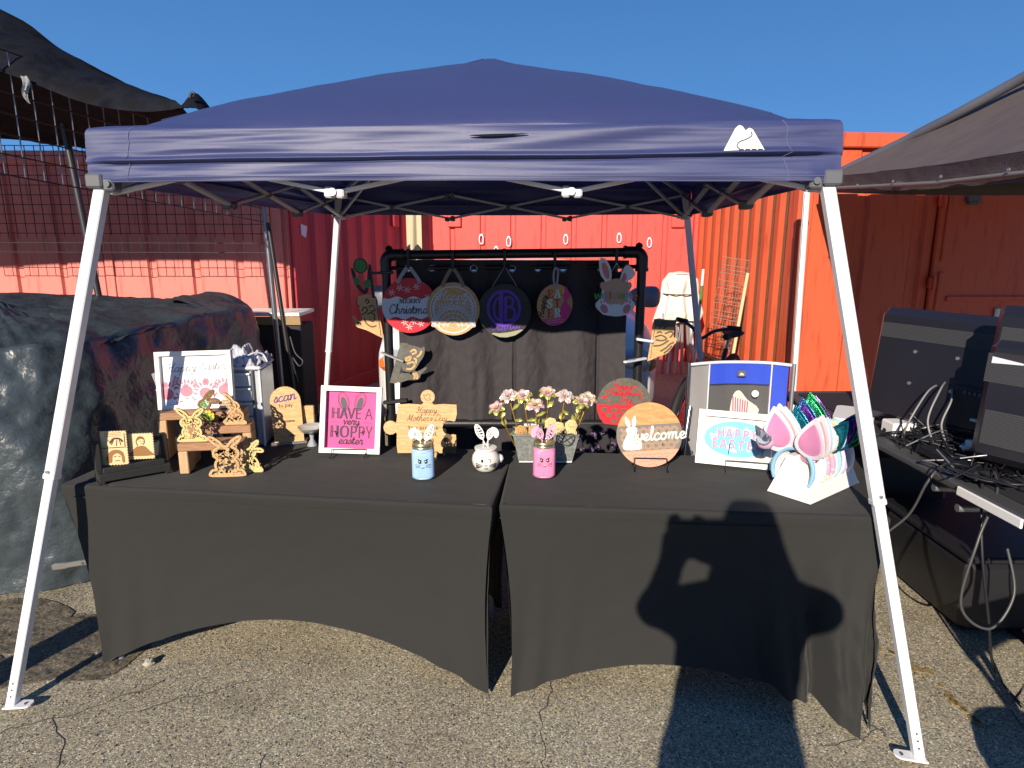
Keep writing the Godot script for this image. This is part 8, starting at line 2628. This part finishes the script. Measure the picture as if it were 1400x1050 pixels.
func photographer() -> void:
	var t := thing("person", "person in a loose jacket holding up a phone, casting the shadow on the table", "person", V(-0.02, 0.025, 0.3))
	var skin := Color(0.5, 0.3, 0.2)
	var jacket := Color(0.06, 0.065, 0.08)
	var jeans := Color(0.03, 0.045, 0.1)
	var b := []
	for y in [0.62, 0.76, 0.9, 1.04, 1.18, 1.3]:
		var wx: float = 0.1 if y < 1.0 else 0.085
		b.append([V(-wx, y, 0), V(wx, y, 0), 0.128, 0.128])
	b.append([V(-0.15, 1.38, 0.0), V(0.15, 1.38, 0.0), 0.075, 0.075])
	b.append([V(0, 1.4, 0), V(0, 1.5, -0.01), 0.062, 0.058])
	b.append([V(0, 1.575, -0.02), V(0, 1.64, -0.005), 0.075, 0.092])
	b.append([V(0, 1.55, -0.075), V(0, 1.56, -0.06), 0.04, 0.05])
	b.append([V(0, 1.6, -0.1), V(0, 1.575, -0.118), 0.012, 0.018])
	for s in [-1.0, 1.0]:
		var sh := V(s * 0.185, 1.375, 0.0)
		var el := V(s * 0.245, 1.325, -0.14) if s < 0 else V(s * 0.3, 1.35, -0.1)
		var wr := V(-0.15, 1.49, -0.255) if s < 0 else V(-0.05, 1.5, -0.25)
		b.append([sh, el, 0.09, 0.056])
		b.append([V(s * 0.06, 1.46, 0.01), sh.lerp(el, 0.4), 0.06, 0.07])
		if s > 0:
			b.append([V(0.1, 1.5, 0.03), sh.lerp(el, 0.7), 0.05, 0.06])
		b.append([el, wr, 0.056, 0.038])
		b.append([wr, wr + V(-s * 0.0, 0.045, -0.02), 0.032, 0.034])
		b.append([V(s * 0.09, 0.92, 0), V(s * 0.11, 0.5, -0.01), 0.105, 0.07])
		b.append([V(s * 0.11, 0.5, -0.01), V(s * 0.12, 0.1, 0.03), 0.068, 0.048])
		b.append([V(s * 0.12, 0.045, 0.05), V(s * 0.14, 0.04, -0.12), 0.045, 0.038])
	var colf := func(p: Vector3) -> Color:
		if p.y > 1.47 or (p.z < -0.2 and p.y > 1.44):
			return skin
		if p.y < 0.1:
			return Color(0.3, 0.3, 0.3)
		return jacket if p.y > 0.52 else jeans
	var vm := mat(Color(1, 1, 1), 0.8, 0.0, {"vertex_color_use_as_albedo": true})
	part("body", blob(b, 0.018, 0.045, colf), vm, t)
	# hair tied loosely, wider than the skull
	var hb := [[V(0, 1.66, 0.02), V(0, 1.6, 0.05), 0.104, 0.108], [V(-0.06, 1.6, 0.04), V(-0.095, 1.45, 0.05), 0.06, 0.055], [V(0.06, 1.6, 0.04), V(0.125, 1.48, 0.05), 0.062, 0.06], [V(0, 1.6, 0.08), V(0, 1.42, 0.1), 0.075, 0.06], [V(-0.03, 1.75, 0.0), V(0.035, 1.745, 0.0), 0.042, 0.042]]
	part("hair", blob(hb, 0.014, 0.03, func(_p: Vector3) -> Color: return Color(0.05, 0.03, 0.02)), vm, t)
	# face: eyes, brows, mouth and ears
	var face := M.new()
	for s in [-1.0, 1.0]:
		face.lathe([Vector2(0, -0.012), Vector2(0.011, -0.005), Vector2(0.012, 0.004), Vector2(0, 0.012)], V(s * 0.032, 1.61, -0.088), 10)
	part("eyes", face, K.white_paint, t)
	var br := M.new()
	for s in [-1.0, 1.0]:
		br.tube([V(s * 0.016, 1.636, -0.096), V(s * 0.034, 1.642, -0.094), V(s * 0.05, 1.635, -0.085)], 0.004, 6)
	part("brows", br, K.ink, t)
	part("mouth", M.new().tube([V(-0.022, 1.545, -0.112), V(0, 1.543, -0.118), V(0.022, 1.545, -0.112)], 0.006, 6), mat(Color(0.4, 0.12, 0.1), 0.5), t)
	# hands: palm, four fingers and a thumb, closed on the phone edges
	for s in [-1.0, 1.0]:
		var px: float = -0.15 if s < 0 else -0.06
		var hbones := []
		var palm := V(px, 1.545 if s < 0 else 1.54, -0.272)
		hbones.append([palm + V(0, -0.03, 0.005), palm + V(0, 0.03, 0.0), 0.024, 0.026])
		for k in 4:
			var y := 0.05 - 0.022 * k
			var ln: float = [0.8, 1.0, 0.95, 0.75][k]
			var k0 := palm + V(0, y - 0.012, -0.004)
			var k1 := k0 + V(s * 0.004, 0.012, -0.02 * ln)
			var k2 := k1 + V(-s * 0.018 * ln, 0.004, -0.002)
			hbones.append([k0, k1, 0.0105, 0.0095])
			hbones.append([k1, k2, 0.0095, 0.0085])
			hbones.append([k2, k2 + V(-s * 0.011 * ln, 0.0, 0.004), 0.0085, 0.0075])
		var th0 := palm + V(-s * 0.008, -0.02, 0.02)
		hbones.append([th0, th0 + V(-s * 0.02, 0.02, 0.014), 0.0125, 0.0105])
		hbones.append([th0 + V(-s * 0.02, 0.02, 0.014), th0 + V(-s * 0.035, 0.038, 0.004), 0.0105, 0.0085])
		part("hand", blob(hbones, 0.006, 0.008, func(_p: Vector3) -> Color: return skin), vm, t)
	# phone, held sideways, its lens at the picture's point of view
	var ph := thing("phone", "dark smartphone held sideways in the photographer's two hands", "phone", V(-0.071, 1.58, 0.012))
	part("case", M.new().prism(rrect(0.16, 0.076, 0.01), -0.002, 0.006), K.black_plastic, ph)
	part("screen", M.new().prism(rrect(0.152, 0.069, 0.008), 0.0062, 0.0068), mat(Color(0.02, 0.02, 0.025), 0.1), ph)

	# things beside the photographer, out of the picture, whose shadows reach into it
	var ch := thing("folding_chair", "open metal folding chair standing beside the photographer, out of the frame", "chair", V(1.55, 0, -0.75), 0.5)
	for s in [-1.0, 1.0]:
		part("leg", M.new().tube([V(s * 0.2, 0.02, 0.24), V(s * 0.2, 0.45, -0.08), V(s * 0.2, 0.86, -0.2)], 0.013, 8), K.steel_grey, ch)
		part("leg", M.new().tube([V(s * 0.18, 0.02, -0.24), V(s * 0.18, 0.46, 0.16)], 0.013, 8), K.steel_grey, ch)
	part("seat", M.new().box(V(0, 0.46, 0.03), V(0.4, 0.025, 0.38), 0.01), K.black_plastic, ch)
	part("backrest", M.new().box(V(0, 0.76, -0.18), V(0.4, 0.2, 0.02), 0.008), K.black_plastic, ch)
	part("stretcher", M.new().tube([V(-0.2, 0.18, 0.13), V(0.2, 0.18, 0.13)], 0.01, 8), K.steel_grey, ch)
	var bin := thing("round_bin", "round dark bin standing right of the photographer, out of the frame", "bin", V(1.38, 0, -0.95))
	part("body", M.new().lathe([Vector2(0, 0), Vector2(0.13, 0.0), Vector2(0.16, 0.36), Vector2(0.165, 0.37), Vector2(0.15, 0.42), Vector2(0.0, 0.45)], Vector3.ZERO, 24), K.black_plastic, bin)
	var post := thing("rolled_awning", "rolled up awning standing on end left of the photographer, out of the frame", "awning", V(-2.42, 0, -1.05))
	part("roll", M.new().tube([V(0, 0, 0), V(0.12, 0.66, 0.0)], 0.07, 14), K.tarp_black, post)
	part("strap", M.new().tube([V(0.09, 0.5, 0), V(0.097, 0.54, 0)], 0.075, 14), K.steel_grey, post)
